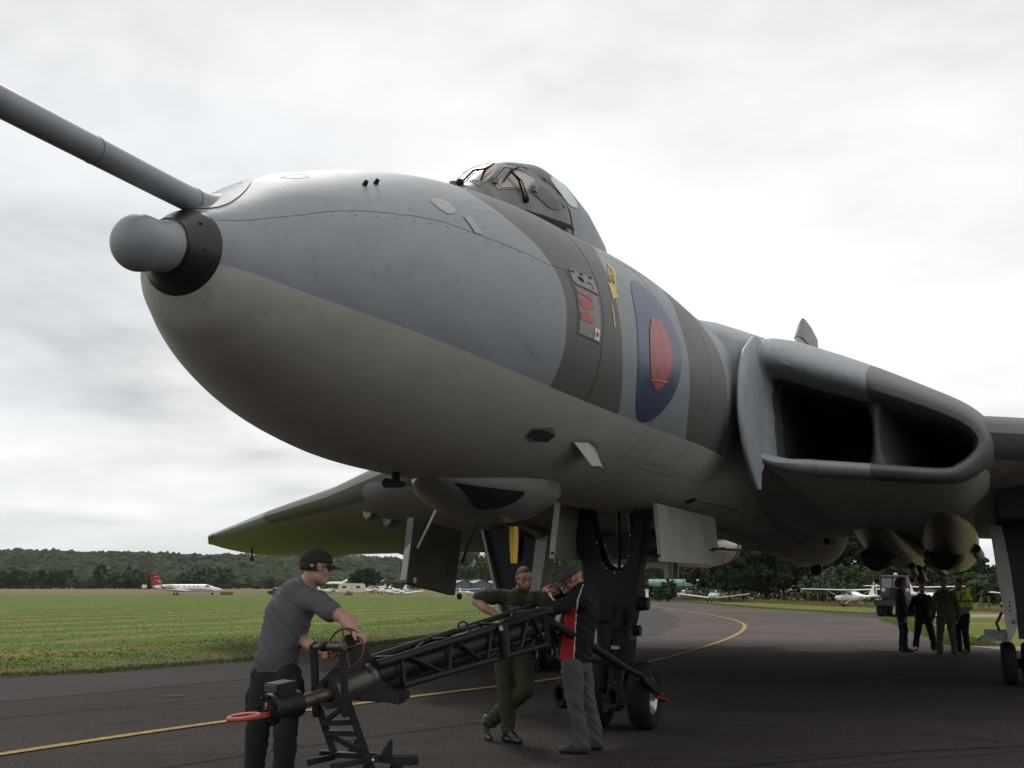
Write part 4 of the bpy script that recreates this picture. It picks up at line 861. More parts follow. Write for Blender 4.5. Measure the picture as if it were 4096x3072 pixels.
# ================================================================ ground
def ground_mat(name, kind):
    m = bpy.data.materials.new(name); m.use_nodes = True; t = m.node_tree; L = t.links.new; b = t.nodes['Principled BSDF']
    b.inputs['Roughness'].default_value = 0.95; b.inputs['Specular IOR Level'].default_value = 0.06
    g = t.nodes.new('ShaderNodeNewGeometry'); P = g.outputs['Position']
    def noise(sc, det=5, rough=.5, vec=P, dist=0):
        n = t.nodes.new('ShaderNodeTexNoise'); n.inputs['Scale'].default_value = sc; n.inputs['Detail'].default_value = det; n.inputs['Roughness'].default_value = rough; n.inputs['Distortion'].default_value = dist; L(vec, n.inputs[0]); return n.outputs[0]
    def mapv(scale, rot=0.0, loc=(0, 0, 0)):
        mp = t.nodes.new('ShaderNodeMapping'); mp.inputs['Scale'].default_value = scale; mp.inputs['Rotation'].default_value = (0, 0, rot); mp.inputs['Location'].default_value = loc; L(P, mp.inputs[0]); return mp.outputs[0]
    def rngm(v, a, b_, c=0, d=1):
        r = t.nodes.new('ShaderNodeMapRange'); L(v, r.inputs[0]); r.inputs[1].default_value = a; r.inputs[2].default_value = b_; r.inputs[3].default_value = c; r.inputs[4].default_value = d; return r.outputs[0]
    def mix(f, a, b_):
        x = t.nodes.new('ShaderNodeMix'); x.data_type = 'RGBA'
        if isinstance(f, float): x.inputs[0].default_value = f
        else: L(f, x.inputs[0])
        for i, v in ((6, a), (7, b_)):
            if isinstance(v, tuple): x.inputs[i].default_value = (*v, 1)
            else: L(v, x.inputs[i])
        return x.outputs[2]
    def mul(a, b_):
        n = t.nodes.new('ShaderNodeMath'); n.operation = 'MULTIPLY'; L(a, n.inputs[0])
        if isinstance(b_, (int, float)): n.inputs[1].default_value = b_
        else: L(b_, n.inputs[1])
        return n.outputs[0]
    def bump(v, s_, dist):
        p = t.nodes.new('ShaderNodeBump'); p.inputs['Strength'].default_value = s_; p.inputs['Distance'].default_value = dist; L(v, p.inputs['Height']); L(p.outputs[0], b.inputs['Normal'])
    if kind == 'tarmac':
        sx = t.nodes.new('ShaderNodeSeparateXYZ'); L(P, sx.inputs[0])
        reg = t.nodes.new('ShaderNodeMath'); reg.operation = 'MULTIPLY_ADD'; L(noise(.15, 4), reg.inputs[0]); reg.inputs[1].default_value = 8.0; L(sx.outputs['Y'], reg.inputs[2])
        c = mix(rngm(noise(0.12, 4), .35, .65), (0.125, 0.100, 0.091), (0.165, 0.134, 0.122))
        c = mix(rngm(reg.outputs[0], 26, 42), mix(rngm(noise(0.3, 4), .35, .65), (0.038, 0.0325, 0.030), (0.054, 0.046, 0.0425)), c)  # dark near, pale beyond: shade under the aircraft put into the tarmac colour
        vo = t.nodes.new('ShaderNodeTexVoronoi'); vo.inputs['Scale'].default_value = 30; L(P, vo.inputs[0])
        c = mix(rngm(vo.outputs['Distance'], .05, .42, .75, 0), c, (0.095, 0.080, 0.074))
        c = mix(rngm(noise(22, 4, .75), .44, .60, 0, .85), c, (0.020, 0.017, 0.016))
        st = noise(1.2, 6, .6, mapv((.12, 1.6, 1), R(-12)))
        c = mix(rngm(st, .52, .72, 0, .45), c, (0.055, 0.047, 0.044))
        cr = t.nodes.new('ShaderNodeTexVoronoi'); cr.feature = 'DISTANCE_TO_EDGE'; cr.inputs['Scale'].default_value = 0.16
        dv = t.nodes.new('ShaderNodeVectorMath'); dv.operation = 'ADD'; L(mapv((.55, 1.5, 1), R(-14)), dv.inputs[0])
        nv = t.nodes.new('ShaderNodeTexNoise'); nv.inputs['Scale'].default_value = .6; nv.inputs['Detail'].default_value = 6; L(P, nv.inputs[0]); L(nv.outputs['Color'], dv.inputs[1]); L(dv.outputs[0], cr.inputs[0])
        c = mix(rngm(cr.outputs[0], 0.0, 0.010, .8, 0), c, (0.02, 0.018, 0.017))
        c = mix(rngm(noise(.55, 7, .65, P, .6), .54, .70, 0, .5), c, (0.020, 0.017, 0.016))
        c = mix(rngm(noise(2.2, 6, .7), .60, .72, 0, .35), c, (0.13, 0.115, 0.105))
        L(c, b.inputs['Base Color']); bump(vo.outputs['Distance'], .6, .012); b.inputs['Roughness'].default_value = .9; b.inputs['Specular IOR Level'].default_value = 0.06
    elif kind == 'patch':
        c = mix(rngm(noise(2.5, 6), .3, .7), (0.045, 0.043, 0.043), (0.072, 0.070, 0.070))
        c = mix(rngm(noise(60, 2), .5, .65, 0, .6), c, (0.11, 0.105, 0.1)); L(c, b.inputs['Base Color']); bump(noise(90, 3), .5, .01)
    elif kind == 'smooth':
        c = mix(rngm(noise(1.3, 6, .6, mapv((.3, 1, 1), R(40))), .3, .7), (0.036, 0.032, 0.031), (0.052, 0.046, 0.044))
        c = mix(rngm(noise(90, 2), .55, .68, 0, .6), c, (0.15, 0.14, 0.135)); L(c, b.inputs['Base Color']); bump(noise(120, 3), .3, .006)
    elif kind == 'concrete':
        c = mix(rngm(noise(1.5, 6), .3, .7), (0.21, 0.18, 0.155), (0.31, 0.275, 0.245)); L(c, b.inputs['Base Color']); bump(noise(50, 3), .3, .006)
    elif kind == 'runway':
        c = mix(rngm(noise(.1, 5), .3, .7), (0.105, 0.10, 0.092), (0.15, 0.14, 0.125)); L(c, b.inputs['Base Color'])
    elif kind == 'paint':
        c = mix(rngm(noise(9, 8, .75), .42, .66), (0.42, 0.30, 0.085), (0.26, 0.19, 0.075))
        c = mix(rngm(noise(34, 5, .8), .50, .60, 0, .85), c, (0.06, 0.05, 0.045)); L(c, b.inputs['Base Color'])
    elif kind == 'paintw':
        c = mix(rngm(noise(9, 8, .75), .42, .66), (0.5, 0.47, 0.40), (0.25, 0.22, 0.19)); L(c, b.inputs['Base Color'])
    elif kind == 'verge':
        c = mix(rngm(noise(1.4, 6, .6), .35, .65), (0.062, 0.085, 0.022), (0.115, 0.115, 0.038)); c = mix(rngm(noise(12, 5, .7), .4, .65, 0, .6), c, (0.14, 0.125, 0.05)); L(c, b.inputs['Base Color']); bump(noise(16, 5), .7, .05)
    elif kind in ('field', 'lawn'):
        green, green2 = (0.060, 0.112, 0.017), (0.100, 0.160, 0.029); straw, straw2 = (0.28, 0.19, 0.09), (0.19, 0.12, 0.055)
        fine = noise(14, 6, .7, mapv((.35, 1, 1), R(-60))); mid = noise(1.1, 6, .6, mapv((.35, 1, 1), R(-60)))
        c = mix(rngm(fine, .3, .7), green, green2)
        if kind == 'field':
            # windrows left by the mower run beside the taxiway
            sp = t.nodes.new('ShaderNodeSeparateXYZ'); L(mapv((1, 1, 1), R(-58)), sp.inputs[0])
            off = t.nodes.new('ShaderNodeMath'); off.operation = 'MULTIPLY_ADD'; L(noise(.055, 5), off.inputs[0]); off.inputs[1].default_value = 17.0; L(sp.outputs['Y'], off.inputs[2])
            sn = t.nodes.new('ShaderNodeMath'); sn.operation = 'SINE'; L(mul(off.outputs[0], 1.25), sn.inputs[0])
            ad = t.nodes.new('ShaderNodeMath'); ad.operation = 'MULTIPLY_ADD'; L(mid, ad.inputs[0]); ad.inputs[1].default_value = 3.6; L(sn.outputs[0], ad.inputs[2])
            ad2 = t.nodes.new('ShaderNodeMath'); ad2.operation = 'MULTIPLY_ADD'; L(fine, ad2.inputs[0]); ad2.inputs[1].default_value = 2.2; L(ad.outputs[0], ad2.inputs[2])
            sy0 = t.nodes.new('ShaderNodeSeparateXYZ'); L(P, sy0.inputs[0])
            c = mix(mul(rngm(ad2.outputs[0], 3.0, 3.9, 0, .85), rngm(sy0.outputs['Y'], 45, 120, 1.0, .45)), c, mix(rngm(noise(5, 5), .35, .65), straw, straw2))
            c = mix(rngm(noise(.7, 7, .7, mapv((.3, 1.6, 1), R(-58))), .66, .76, 0, .6), c, (0.045, 0.028, 0.016))
            c = mix(rngm(noise(3, 5), .35, .6, 0, .25), c, (0.11, 0.17, 0.03))
            sy = t.nodes.new('ShaderNodeSeparateXYZ'); L(P, sy.inputs[0]); c = mix(rngm(sy.outputs['Y'], 183, 190), c, mix(rngm(noise(.04, 6, .6, mapv((.3, 1, 1))), .4, .6), (0.125, 0.125, 0.045), (0.20, 0.15, 0.075)))
        else:
            c = mix(rngm(noise(.22, 5, .6), .38, .58, 0, .9), c, mix(rngm(mid, .4, .6), (0.21, 0.175, 0.052), (0.16, 0.125, 0.045)))
        L(c, b.inputs['Base Color']); bump(fine, .8, .08)
    return m
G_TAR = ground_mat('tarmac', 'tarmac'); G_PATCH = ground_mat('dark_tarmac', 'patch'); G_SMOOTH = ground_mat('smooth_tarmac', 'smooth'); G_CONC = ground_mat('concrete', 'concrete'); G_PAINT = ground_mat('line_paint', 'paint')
G_FIELD = ground_mat('mown_field', 'field'); G_LAWN = ground_mat('dry_lawn', 'lawn')
def sheet(name, poly, z, mt, jit=0.0, step=1.0):
    import mathutils.geometry as G
    P_ = []
    n = len(poly)
    for i in range(n):
        a_ = Vector(poly[i]); b_ = Vector(poly[(i + 1) % n]); k = max(1, min(120, int((b_ - a_).length / step))) if jit else 1
        for q in range(k):
            p = a_.lerp(b_, q / k)
            if jit and q:
                nn = Vector((-(b_ - a_).y, (b_ - a_).x)).normalized(); d = max(.3, min(1, (p.length) / 60))
                p = p + nn * (mnoise.noise(Vector((p.x * 1.3, p.y * 1.3, z * 50))) * jit + mnoise.noise(Vector((p.x * .35, p.y * .35, 3))) * jit * 1.5)
            P_.append((p.x, p.y, z))
    tri = G.tessellate_polygon([[Vector(p) for p in P_]])
    m_ = MB(); m_.add(P_, [tuple(t_) if True else t_ for t_ in tri])
    o = m_.build(name, mt)
    if o.data.polygons and o.data.polygons[0].normal.z < 0: o.data.flip_normals()
    return tag(o, kind='structure')
# one great sheet of grass to the horizon
m = MB(); m.add([(-5000, -400, 0), (5000, -400, 0), (5000, 5600, 0), (-5000, 5600, 0)], [(0, 1, 2, 3)]); gr = m.build('airfield_ground', G_FIELD); tag(gr, kind='structure')
TL = [(-60, -30), (-19, 14), (-12.5, 18.6), (-8.98, 21.0), (-7.62, 21.75), (-6.51, 23.83), (-5.47, 25.2), (-4.2, 29.5), (-2.59, 35.41), (-0.9, 44), (1.15, 55.5), (3.2, 69), (4.87, 86.6), (7.5, 110), (9.8, 137)]
TR = [(17.5, 137), (16.9, 110), (16.76, 96.7), (17.43, 78), (19.3, 66), (21.5, 61.5), (19.6, 57.5), (17.2, 54.8), (16.3, 51.5), (15.2, 46.3), (14.3, 42), (13.44, 38.66), (12.5, 34.5), (11.75, 31.5), (12.4, 30.6), (16, 29.5), (60, 24), (80, -30)]
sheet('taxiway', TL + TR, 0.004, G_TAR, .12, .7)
# right-hand lawn beyond the taxiway
sheet('lawn', [(9.2, 137.5), (4.4, 300), (260, 300), (260, 24), (60, 24.2), (16, 29.7), (12.4, 30.8), (11.6, 31.6), (12.35, 34.6), (13.3, 38.8), (15.1, 46.4), (16.2, 51.6), (17.1, 55), (19.5, 57.7), (21.4, 61.7), (19.2, 66.2), (17.3, 78.2), (16.6, 97), (16.8, 110), (17.3, 137.5)], 0.002, G_LAWN, .2, .8)
sheet('verge', [(-62, -22), (-20, 17), (-13.2, 21.6), (-9.6, 24.2), (-8.4, 27), (-7.2, 31), (-5.0, 38), (-3.2, 46), (-1.2, 57), (1.0, 70), (2.9, 87), (4.87, 86.6), (3.2, 69), (1.15, 55.5), (-0.9, 44), (-2.59, 35.41), (-4.2, 29.5), (-5.47, 25.2), (-6.51, 23.83), (-7.62, 21.75), (-8.98, 21.0), (-12.5, 18.6), (-19, 14), (-60, -30)], 0.002, ground_mat('olive_verge', 'verge'), .15, .8)
sheet('smooth_strip', [(-55, -28), (-18.6, 13.4), (-12.3, 18.0), (-8.8, 20.4), (-6.9, 22.2), (-5.2, 25.2), (-3.9, 29.7), (-2.3, 35.4), (-.6, 44), (0.6, 44), (-.5, 35), (-2.2, 27), (-4.4, 20.6), (-7.2, 16.2), (-10.5, 12.4), (-20, 4), (-50, -28)], 0.008, G_SMOOTH, .06, .8)
sheet('tarmac_patch', [(1.9, 57), (3.8, 70), (5.6, 87), (8.0, 103), (10.4, 103.9), (10.0, 84), (9.2, 72), (8.5, 62), (7.58, 53.4), (6.6, 46), (5.5, 41.5), (4.2, 37), (2.2, 33.5), (.2, 31.8), (-1.2, 32.5), (-1.9, 36), (-.2, 44)], 0.008, G_PATCH, .25, .8)
sheet('tarmac_patch', [(9.9, 136), (17.2, 136), (16.6, 104), (10.6, 110)], 0.008, G_PATCH, .25, .8)
sheet('tarmac_patch', [(17.3, 70), (18.0, 71.2), (21.2, 63), (20.2, 58.9), (17.6, 56.3), (16.9, 60.0)], 0.008, G_PATCH, .15, .5)
sheet('concrete_path', [(19.5, 63.1), (60, 66.5), (200, 78), (200, 73), (60, 61.6), (21.7, 58.2), (18.8, 57.6)], 0.008, G_CONC, .1, 1)
sheet('concrete_pad', [(11.85, 31.3), (12.1, 28.9), (13.5, 27.2), (30, 24.5), (30, 28.2), (14.5, 30.6)], 0.012, G_CONC, .1, .5)
sheet('runway', [(-600, 208), (-94.5, 206), (-40, 190), (-6.4, 165), (20, 160), (60, 160), (60, 151), (12, 150), (-8, 153), (-42, 168), (-96, 182), (-600, 184)], 0.006, ground_mat('runway_tarmac', 'runway'), 0)
YL = [(-13.5, -5.5), (-8.6, 4.2), (-4.85, 11.48), (-3.36, 14.19), (-1.43, 17.2), (0.78, 20.5), (2.76, 24.66), (4.47, 29.26), (6.69, 36.32), (8.49, 43.46), (9.66, 50.22), (10.30, 58.66), (10.45, 69.37), (10.3, 80), (10.25, 96.7), (11.3, 125)]
def ribbon(name, pts, wd, z, mt):
    P_ = [Vector((x, y, z)) for x, y in pts]; Q = []
    for i in range(len(P_) - 1):
        p0 = P_[max(i - 1, 0)]; p1 = P_[i]; p2 = P_[i + 1]; p3 = P_[min(i + 2, len(P_) - 1)]
        for k in range(10):
            t = k / 10; Q.append(0.5 * ((2 * p1) + (-p0 + p2) * t + (2 * p0 - 5 * p1 + 4 * p2 - p3) * t * t + (-p0 + 3 * p1 - 3 * p2 + p3) * t ** 3))
    Q.append(P_[-1]); vs_ = []
    for i, p in enumerate(Q):
        d = Q[min(i + 1, len(Q) - 1)] - Q[max(i - 1, 0)]; nn = Vector((-d.y, d.x, 0)).normalized(); w2 = wd / 2 * (1 + .05 * mnoise.noise(p * 3)); vs_ += [p - nn * w2, p + nn * w2]
    m_ = MB(); m_.add(vs_, [(2 * i, 2 * i + 2, 2 * i + 3, 2 * i + 1) for i in range(len(Q) - 1)]); o = m_.build(name, mt)
    if o.data.polygons[0].normal.z < 0: o.data.flip_normals()
    return tag(o, kind='structure')
ribbon('yellow_centreline', YL, 0.155, 0.016, G_PAINT)
G_SEAM = mat('tar_seam', (0.010, 0.009, 0.009), .95, spec=.02)
for pts in ([(-14, 8.8), (-7.5, 13.2), (-3.6, 17.8), (0.5, 23.5), (3, 29)], [(-9, 3.5), (-3.9, 9.6), (-1.6, 12.6), (2.0, 16.5), (7, 20)], [(-2, 8.2), (3.5, 11.5), (9, 13)], [(5.5, 26), (9.5, 27.5), (12, 31)]): ribbon('tar_seam', pts, 0.022, 0.013, G_SEAM)
m = MB(); m.lathe((-4.9, 17.35, 0.006), (0, 0, 1), [(0, .17), (.006, .17), (.008, .15), (.008, .001)], 28); o = m.build('drain_cover', MT['void']); tag(o, 'small round dark metal cover set in the tarmac left of the yellow line', 'drain cover')
# ================================================================ vegetation
def leaf_mat(name, base, tip, rough=0.75):
    m = bpy.data.materials.new(name); m.use_nodes = True; t = m.node_tree; L = t.links.new; b = t.nodes['Principled BSDF']; b.inputs['Roughness'].default_value = rough; b.inputs['Specular IOR Level'].default_value = 0.12
    a = t.nodes.new('ShaderNodeAttribute'); a.attribute_name = 'tint'
    x = t.nodes.new('ShaderNodeMix'); x.data_type = 'RGBA'; L(a.outputs['Fac'], x.inputs[0]); x.inputs[6].default_value = (*base, 1); x.inputs[7].default_value = (*tip, 1)
    L(x.outputs[2], b.inputs['Base Color']); return m
LF_OAK = leaf_mat('oak_leaves', (0.015, 0.030, 0.007), (0.060, 0.098, 0.020)); LF_ASH = leaf_mat('ash_leaves', (0.026, 0.048, 0.012), (0.080, 0.120, 0.030)); LF_DK = leaf_mat('dark_leaves', (0.009, 0.018, 0.006), (0.034, 0.056, 0.015))
LF_AUT = leaf_mat('turning_leaves', (0.022, 0.034, 0.010), (0.24, 0.085, 0.018)); LF_GREY = leaf_mat('willow_leaves', (0.030, 0.048, 0.022), (0.085, 0.115, 0.058)); LF_CON = leaf_mat('conifer_leaves', (0.008, 0.016, 0.010), (0.022, 0.036, 0.020))
BARK = mat('bark', (0.05, 0.042, 0.034), 0.9, var=0.3, vscale=3)
def crown_arrays(r, seed, W, H, base, n_cl, per, leaf, kind='round'):
    g = np.random.default_rng(seed)
    # clump centres fill the volume, denser at the edge; lobed outline
    th = g.uniform(0, 2 * np.pi, n_cl); u = g.uniform(-1, 1, n_cl); rr = g.uniform(.35, 1, n_cl) ** .45
    ph = g.uniform(0, 6, 6)
    lob = 1 + .13 * np.sin(3 * th + ph[0]) * np.cos(2.3 * u + ph[1]) + .11 * np.sin(5 * th + ph[2] + 3 * u) + .10 * np.sin(2 * th + ph[3])
    s = np.sqrt(1 - u * u)
    if kind == 'conifer': prof = (1 - (u + 1) / 2) ** .8 + .06; x = prof * np.cos(th) * rr * lob; y = prof * np.sin(th) * rr * lob
    elif kind == 'poplar': prof = s ** .6; x = prof * np.cos(th) * rr * lob; y = prof * np.sin(th) * rr * lob
    else: x = s * np.cos(th) * rr * lob; y = s * np.sin(th) * rr * lob; u = u * np.where(u < 0, .8, 1) * (1 + .08 * np.sin(4 * th + ph[4]))
    if kind not in ('conifer', 'poplar'): u = u * rr
    C = np.stack([x * W / 2, y * W / 2, base + (H - base) * (u + 1) / 2], 1)
    crad = g.uniform(.6, 1.25, n_cl) * W * (.085 if kind != 'conifer' else .06)
    tone = g.beta(2, 2, n_cl)
    d = g.normal(size=(n_cl, per, 3)); d /= np.linalg.norm(d, axis=2)[..., None]; rad = g.uniform(.35, 1, (n_cl, per)) ** .5
    Pt = C[:, None, :] + d * (rad * crad[:, None])[..., None] * np.array([1, 1, .72])
    nrm = d + np.array([0, 0, .35]) + g.normal(size=d.shape) * .45; nrm /= np.linalg.norm(nrm, axis=2)[..., None]
    Pt = Pt.reshape(-1, 3); nrm = nrm.reshape(-1, 3); N = len(Pt)
    a = np.cross(nrm, g.normal(size=(N, 3))); a /= np.linalg.norm(a, axis=1)[:, None] + 1e-9; b = np.cross(nrm, a)
    sz = leaf * g.uniform(.6, 1.3, N)[:, None]
    V = np.stack([Pt - a * sz * .5, Pt + b * sz * .42, Pt + a * sz * .6, Pt - b * sz * .42], 1).reshape(-1, 3)
    F = np.arange(4 * N).reshape(N, 4)
    tn = np.clip(np.repeat(tone, per) * .75 + g.uniform(-.15, .3, N), 0, 1)
    return V, F, np.repeat(tn, 4), C
def tree(loc, W, H, base, mt, label, seed=1, leaf=.34, n_cl=90, per=46, kind='round', group=None, name='tree', cat='tree', far=False, trunk_r=None):
    root = empty(name, loc, 0, label, cat, group)
    V, F, T, C = crown_arrays(0, seed, W, H, base, n_cl, per, leaf, kind)
    np_mesh('crown', V, F, mt, parent=root, colors=T)
    m_ = MB(); g = random.Random(seed); tr = trunk_r or max(.08, H * .022)
    m_.tube([(0, 0, -.05), (g.uniform(-.1, .1), g.uniform(-.1, .1), H * .3), (g.uniform(-.3, .3), g.uniform(-.3, .3), H * .82)], [tr, tr * .75, tr * .2], 8)
    m_.build('trunk', BARK, root, smooth=60)
    if not far:
        idx = np.random.default_rng(seed).choice(len(C), 9, replace=False)
        for i in idx:
            m_ = MB(); z0 = min(H * .6, max(H * .2, C[i][2] * .55)); c = Vector(C[i]); m_.tube([(0, 0, z0), tuple(c * .5 + Vector((0, 0, z0 * .5))), tuple(c)], [tr * .4, tr * .25, tr * .06], 6); m_.build('limb', BARK, root, smooth=60)
    return root
def at(px, y):   # ground position seen at column px of a 2212-wide view, y metres away (planning aid only)
    return ((px - 1106) / 2516 * y, y, 0)
# big trees behind the light aircraft on the right, left to right
GRP = 'trees along the right-hand edge of the airfield'
RT = [ # column, distance, width, height, base, material, kind, label
 (1005, 330, 16, 11, 1, LF_ASH, 'round', 'bright green bushy tree between the blue sheds and the dark undercarriage leg'),
 (945, 350, 20, 12, 1, LF_OAK, 'round', 'dark green spreading tree standing over the blue-grey sheds'),
 (1040, 360, 16, 13, 1, LF_OAK, 'round', 'darker tree at the right end of the blue-grey sheds'),
 (1195, 210, 11, 10.5, .6, LF_ASH, 'round', 'light green tree left of the nose leg, above the bearded man'),
 (1232, 230, 9, 9, .6, LF_OAK, 'round', 'darker tree behind the man in the grey cap'),
 (1218, 250, 6, 14.5, 1, LF_OAK, 'round', 'tall narrow tree rising above its neighbours left of the nose leg'),
 (1268, 240, 8, 10, 1, LF_ASH, 'round', 'green tree just left of the dark nose leg'),
 (1385, 262, 13, 8.2, .4, LF_ASH, 'round', 'bright green tree just right of the nose leg, under the windsock'),
 (1425, 268, 15, 7.4, .4, LF_OAK, 'round', 'mid green tree behind the left end of the green hangar'),
 (1465, 266, 14, 7.2, .4, LF_ASH, 'round', 'light green tree behind the middle of the green hangar'),
 (1502, 262, 14, 7.6, .4, LF_DK, 'round', 'dark tree behind the right end of the green hangar'),
 (1538, 135, 5.6, 5.2, .2, LF_DK, 'round', 'round dark bush-like tree at the right end of the green hangar'),
 (1597, 118, 8.0, 7.2, .2, LF_AUT, 'round', 'tree with orange autumn leaves in its crown left of the aircraft tail'),
 (1570, 110, 4.4, 5.8, .2, LF_DK, 'round', 'dark slim tree in front of the orange-leaved tree'),
 (1645, 112, 7.5, 6.0, .2, LF_DK, 'round', 'low dark tree right of the orange-leaved tree'),
 (1682, 116, 8, 9.0, .4, LF_OAK, 'round', 'tall leafy dark green tree under the inboard wing'),
 (1735, 120, 8, 8.6, .4, LF_DK, 'round', 'very dark tree directly beneath the tail dome'),
 (1790, 118, 8, 9.0, .4, LF_DK, 'round', 'dark broad tree right of the tail dome'),
 (1858, 116, 8, 9.8, .4, LF_OAK, 'round', 'bright-edged tall tree between the tail and the first jet pipe'),
 (1925, 120, 9, 8.8, .4, LF_DK, 'round', 'dark tree behind the cab of the grey tug'),
 (1990, 118, 8, 8.0, .4, LF_DK, 'round', 'dark tree below the gap between the two jet pipes'),
 (2048, 116, 7, 5.0, .4, LF_DK, 'round', 'dark tree ending the tall row, below the outer jet pipe'),
 (2088, 104, 3.8, 2.5, .2, LF_OAK, 'round', 'small tree at the foot of the sky gap beside the main leg'),
 (2172, 100, 4.0, 3.9, .2, LF_CON, 'conifer', 'dark pointed conifer beside the port main leg'),
 (2205, 96, 5.0, 3.5, .2, LF_OAK, 'round', 'green tree at the right edge of the picture'),
 (2128, 92, 4.6, 2.2, .1, LF_GREY, 'round', 'grey-green rounded bush left of the main leg'),
 (2075, 110, 5.0, 2.3, .1, LF_GREY, 'round', 'low grey-green bush behind the man in the yellow jacket'),
]
for i, (px, y, W, H, bs, mt_, kd, lab) in enumerate(RT):
    far = y > 140; tree(at(px, y), W, H, bs, mt_, lab, 100 + i, leaf=.0019 * y + .05, n_cl=90 if far else 150, per=50 if far else 95, kind=kd, group=GRP, far=far)
for i, (px, y, W, H, mt_, lab) in enumerate([(1815, 106, 5.5, 3.3, LF_GREY, 'grey-green willow bush just left of the high-wing aircraft'), (1768, 100, 4.5, 2.4, LF_GREY, 'low pale bush below the dark trees left of the high-wing aircraft'), (1868, 108, 5.0, 3.1, LF_GREY, 'grey-green bush left of the tug cab'),
        (2010, 109, 6, 3.2, LF_OAK, 'green bush behind the man in camouflage'), (1438, 112, 1.8, 2.0, LF_OAK, 'small round tree in front of the green hangar'), (1418, 112, 1.0, 1.3, LF_ASH, 'little bright green shrub at the left corner of the green hangar'), (2185, 84, 4, 2.6, LF_GREY, 'bush behind the parked car at the right edge'), (1385, 118, 2.6, 1.6, LF_OAK, 'low bush left of the green hangar')]):
    tree(at(px, y), W, H, 0, mt_, lab, 300 + i, leaf=.24, n_cl=60, per=50, far=True, group='bushes along the fence', name='bush', cat='bush')
# standing trees and bushes at the foot of the wooded hill, left
LT = [(-6, 420, 14, 7.0, LF_DK, 'round', 'dark tree at the left edge of the picture'), (64, 430, 12, 6.8, LF_OAK, 'round', 'lone round tree on the left at the foot of the hill'), (32, 440, 12, 4.5, LF_OAK, 'round', 'low shrub left of the lone round tree'), (135, 425, 12, 7.2, LF_DK, 'round', 'dark domed tree second from the left in the field hedge'), (230, 450, 4.6, 8.6, LF_DK, 'poplar', 'narrow dark poplar rising behind the hedge'), (289, 455, 7, 8.0, LF_DK, 'conifer', 'dark pointed conifer left of the white and red jet'), (310, 400, 12, 6.5, LF_OAK, 'round', 'bush just behind the tail of the white and red jet'),
      (267, 430, 10, 6, LF_OAK, 'round', 'low tree between the poplar and the jet tail'), (451, 420, 15, 8, LF_GREY, 'round', 'pale bushy tree left of the man in the grey T-shirt'), (475, 415, 14, 7.5, LF_GREY, 'round', 'pale rounded tree right behind the jet nose'), (594, 500, 4, 4, LF_OAK, 'round', 'distant bush over the gap'), (427, 430, 13, 6, LF_GREY, 'round', 'low pale bush above the jet cockpit'),
      ]
for i, (px, y, W, H, mt_, kd, lab) in enumerate(LT):
    if mt_: tree(at(px * 1.0, y), W, H, .3, mt_, lab, 400 + i, leaf=1.0, n_cl=60, per=40, kind=kd, far=True, group='trees at the foot of the wooded hill')
tree(at(794, 330), 8.5, 6.0, .5, LF_DK, 'dark round tree beside the pale farm sheds, right of the man in the cap', 450, leaf=.8, n_cl=80, per=50, far=True)
# hedge along the far field
def hedge(name, p0, p1, h_, wd, mt_, label, seed, leaf=.5, dens=10):
    g = np.random.default_rng(seed); p0 = np.array(p0); p1 = np.array(p1); Ln = np.linalg.norm(p1 - p0); n_ = int(Ln * dens)
    t = g.uniform(0, 1, n_); hh = h_ * (0.75 + .35 * np.sin(t * Ln * .23 + seed) * np.sin(t * Ln * .071) + .15 * np.sin(t * Ln * 1.3)); z = hh * g.uniform(0, 1, n_) ** .7
    c = p0[None] + (p1 - p0)[None] * t[:, None]; d = (p1 - p0) / Ln; nn = np.array([-d[1], d[0]]); c = c + nn[None] * g.normal(0, wd / 2.5, n_)[:, None]
    P3 = np.stack([c[:, 0], c[:, 1], z], 1); nr = g.normal(size=(n_, 3)) + np.array([0, 0, .3]); nr /= np.linalg.norm(nr, axis=1)[:, None]; a = np.cross(nr, g.normal(size=(n_, 3))); a /= np.linalg.norm(a, axis=1)[:, None]; b = np.cross(nr, a); s_ = leaf * g.uniform(.5, 1.3, n_)[:, None]
    V = np.stack([P3 - a * s_ * .5, P3 + b * s_ * .4, P3 + a * s_ * .5, P3 - b * s_ * .4], 1).reshape(-1, 3)
    tone = np.clip(.5 + .5 * np.sin(t * Ln * .4) * .6 + g.uniform(-.3, .3, n_), 0, 1)
    return tag(np_mesh(name, V, np.arange(4 * n_).reshape(n_, 4), mt_, colors=np.repeat(tone, 4)), label, 'hedge')
hedge('hedge', (-230, 405), (-80, 398), 1.9, 2.5, LF_DK, 'long clipped dark hedge across the field at the foot of the hill', 11, .8, 26)
hedge('hedge', (-80, 398), (20, 380), 3.0, 4, LF_OAK, 'rough green hedge running behind the parked light aircraft', 12, .9, 30)
hedge('hedge', (2, 300), (60, 250), 3.4, 4, LF_OAK, 'tall hedge behind the pilot shed and the red helicopter', 13, .7, 30)
hedge('hedge', (20, 135), (46, 95), 1.6, 1.2, LF_OAK, 'unkempt hedge at the foot of the tall trees on the right', 14, .25, 110)
hedge('hedge', (40, 98), (55, 70), 1.7, 1.5, LF_GREY, 'overgrown grey-green hedge in the far right corner', 15, .22, 120)

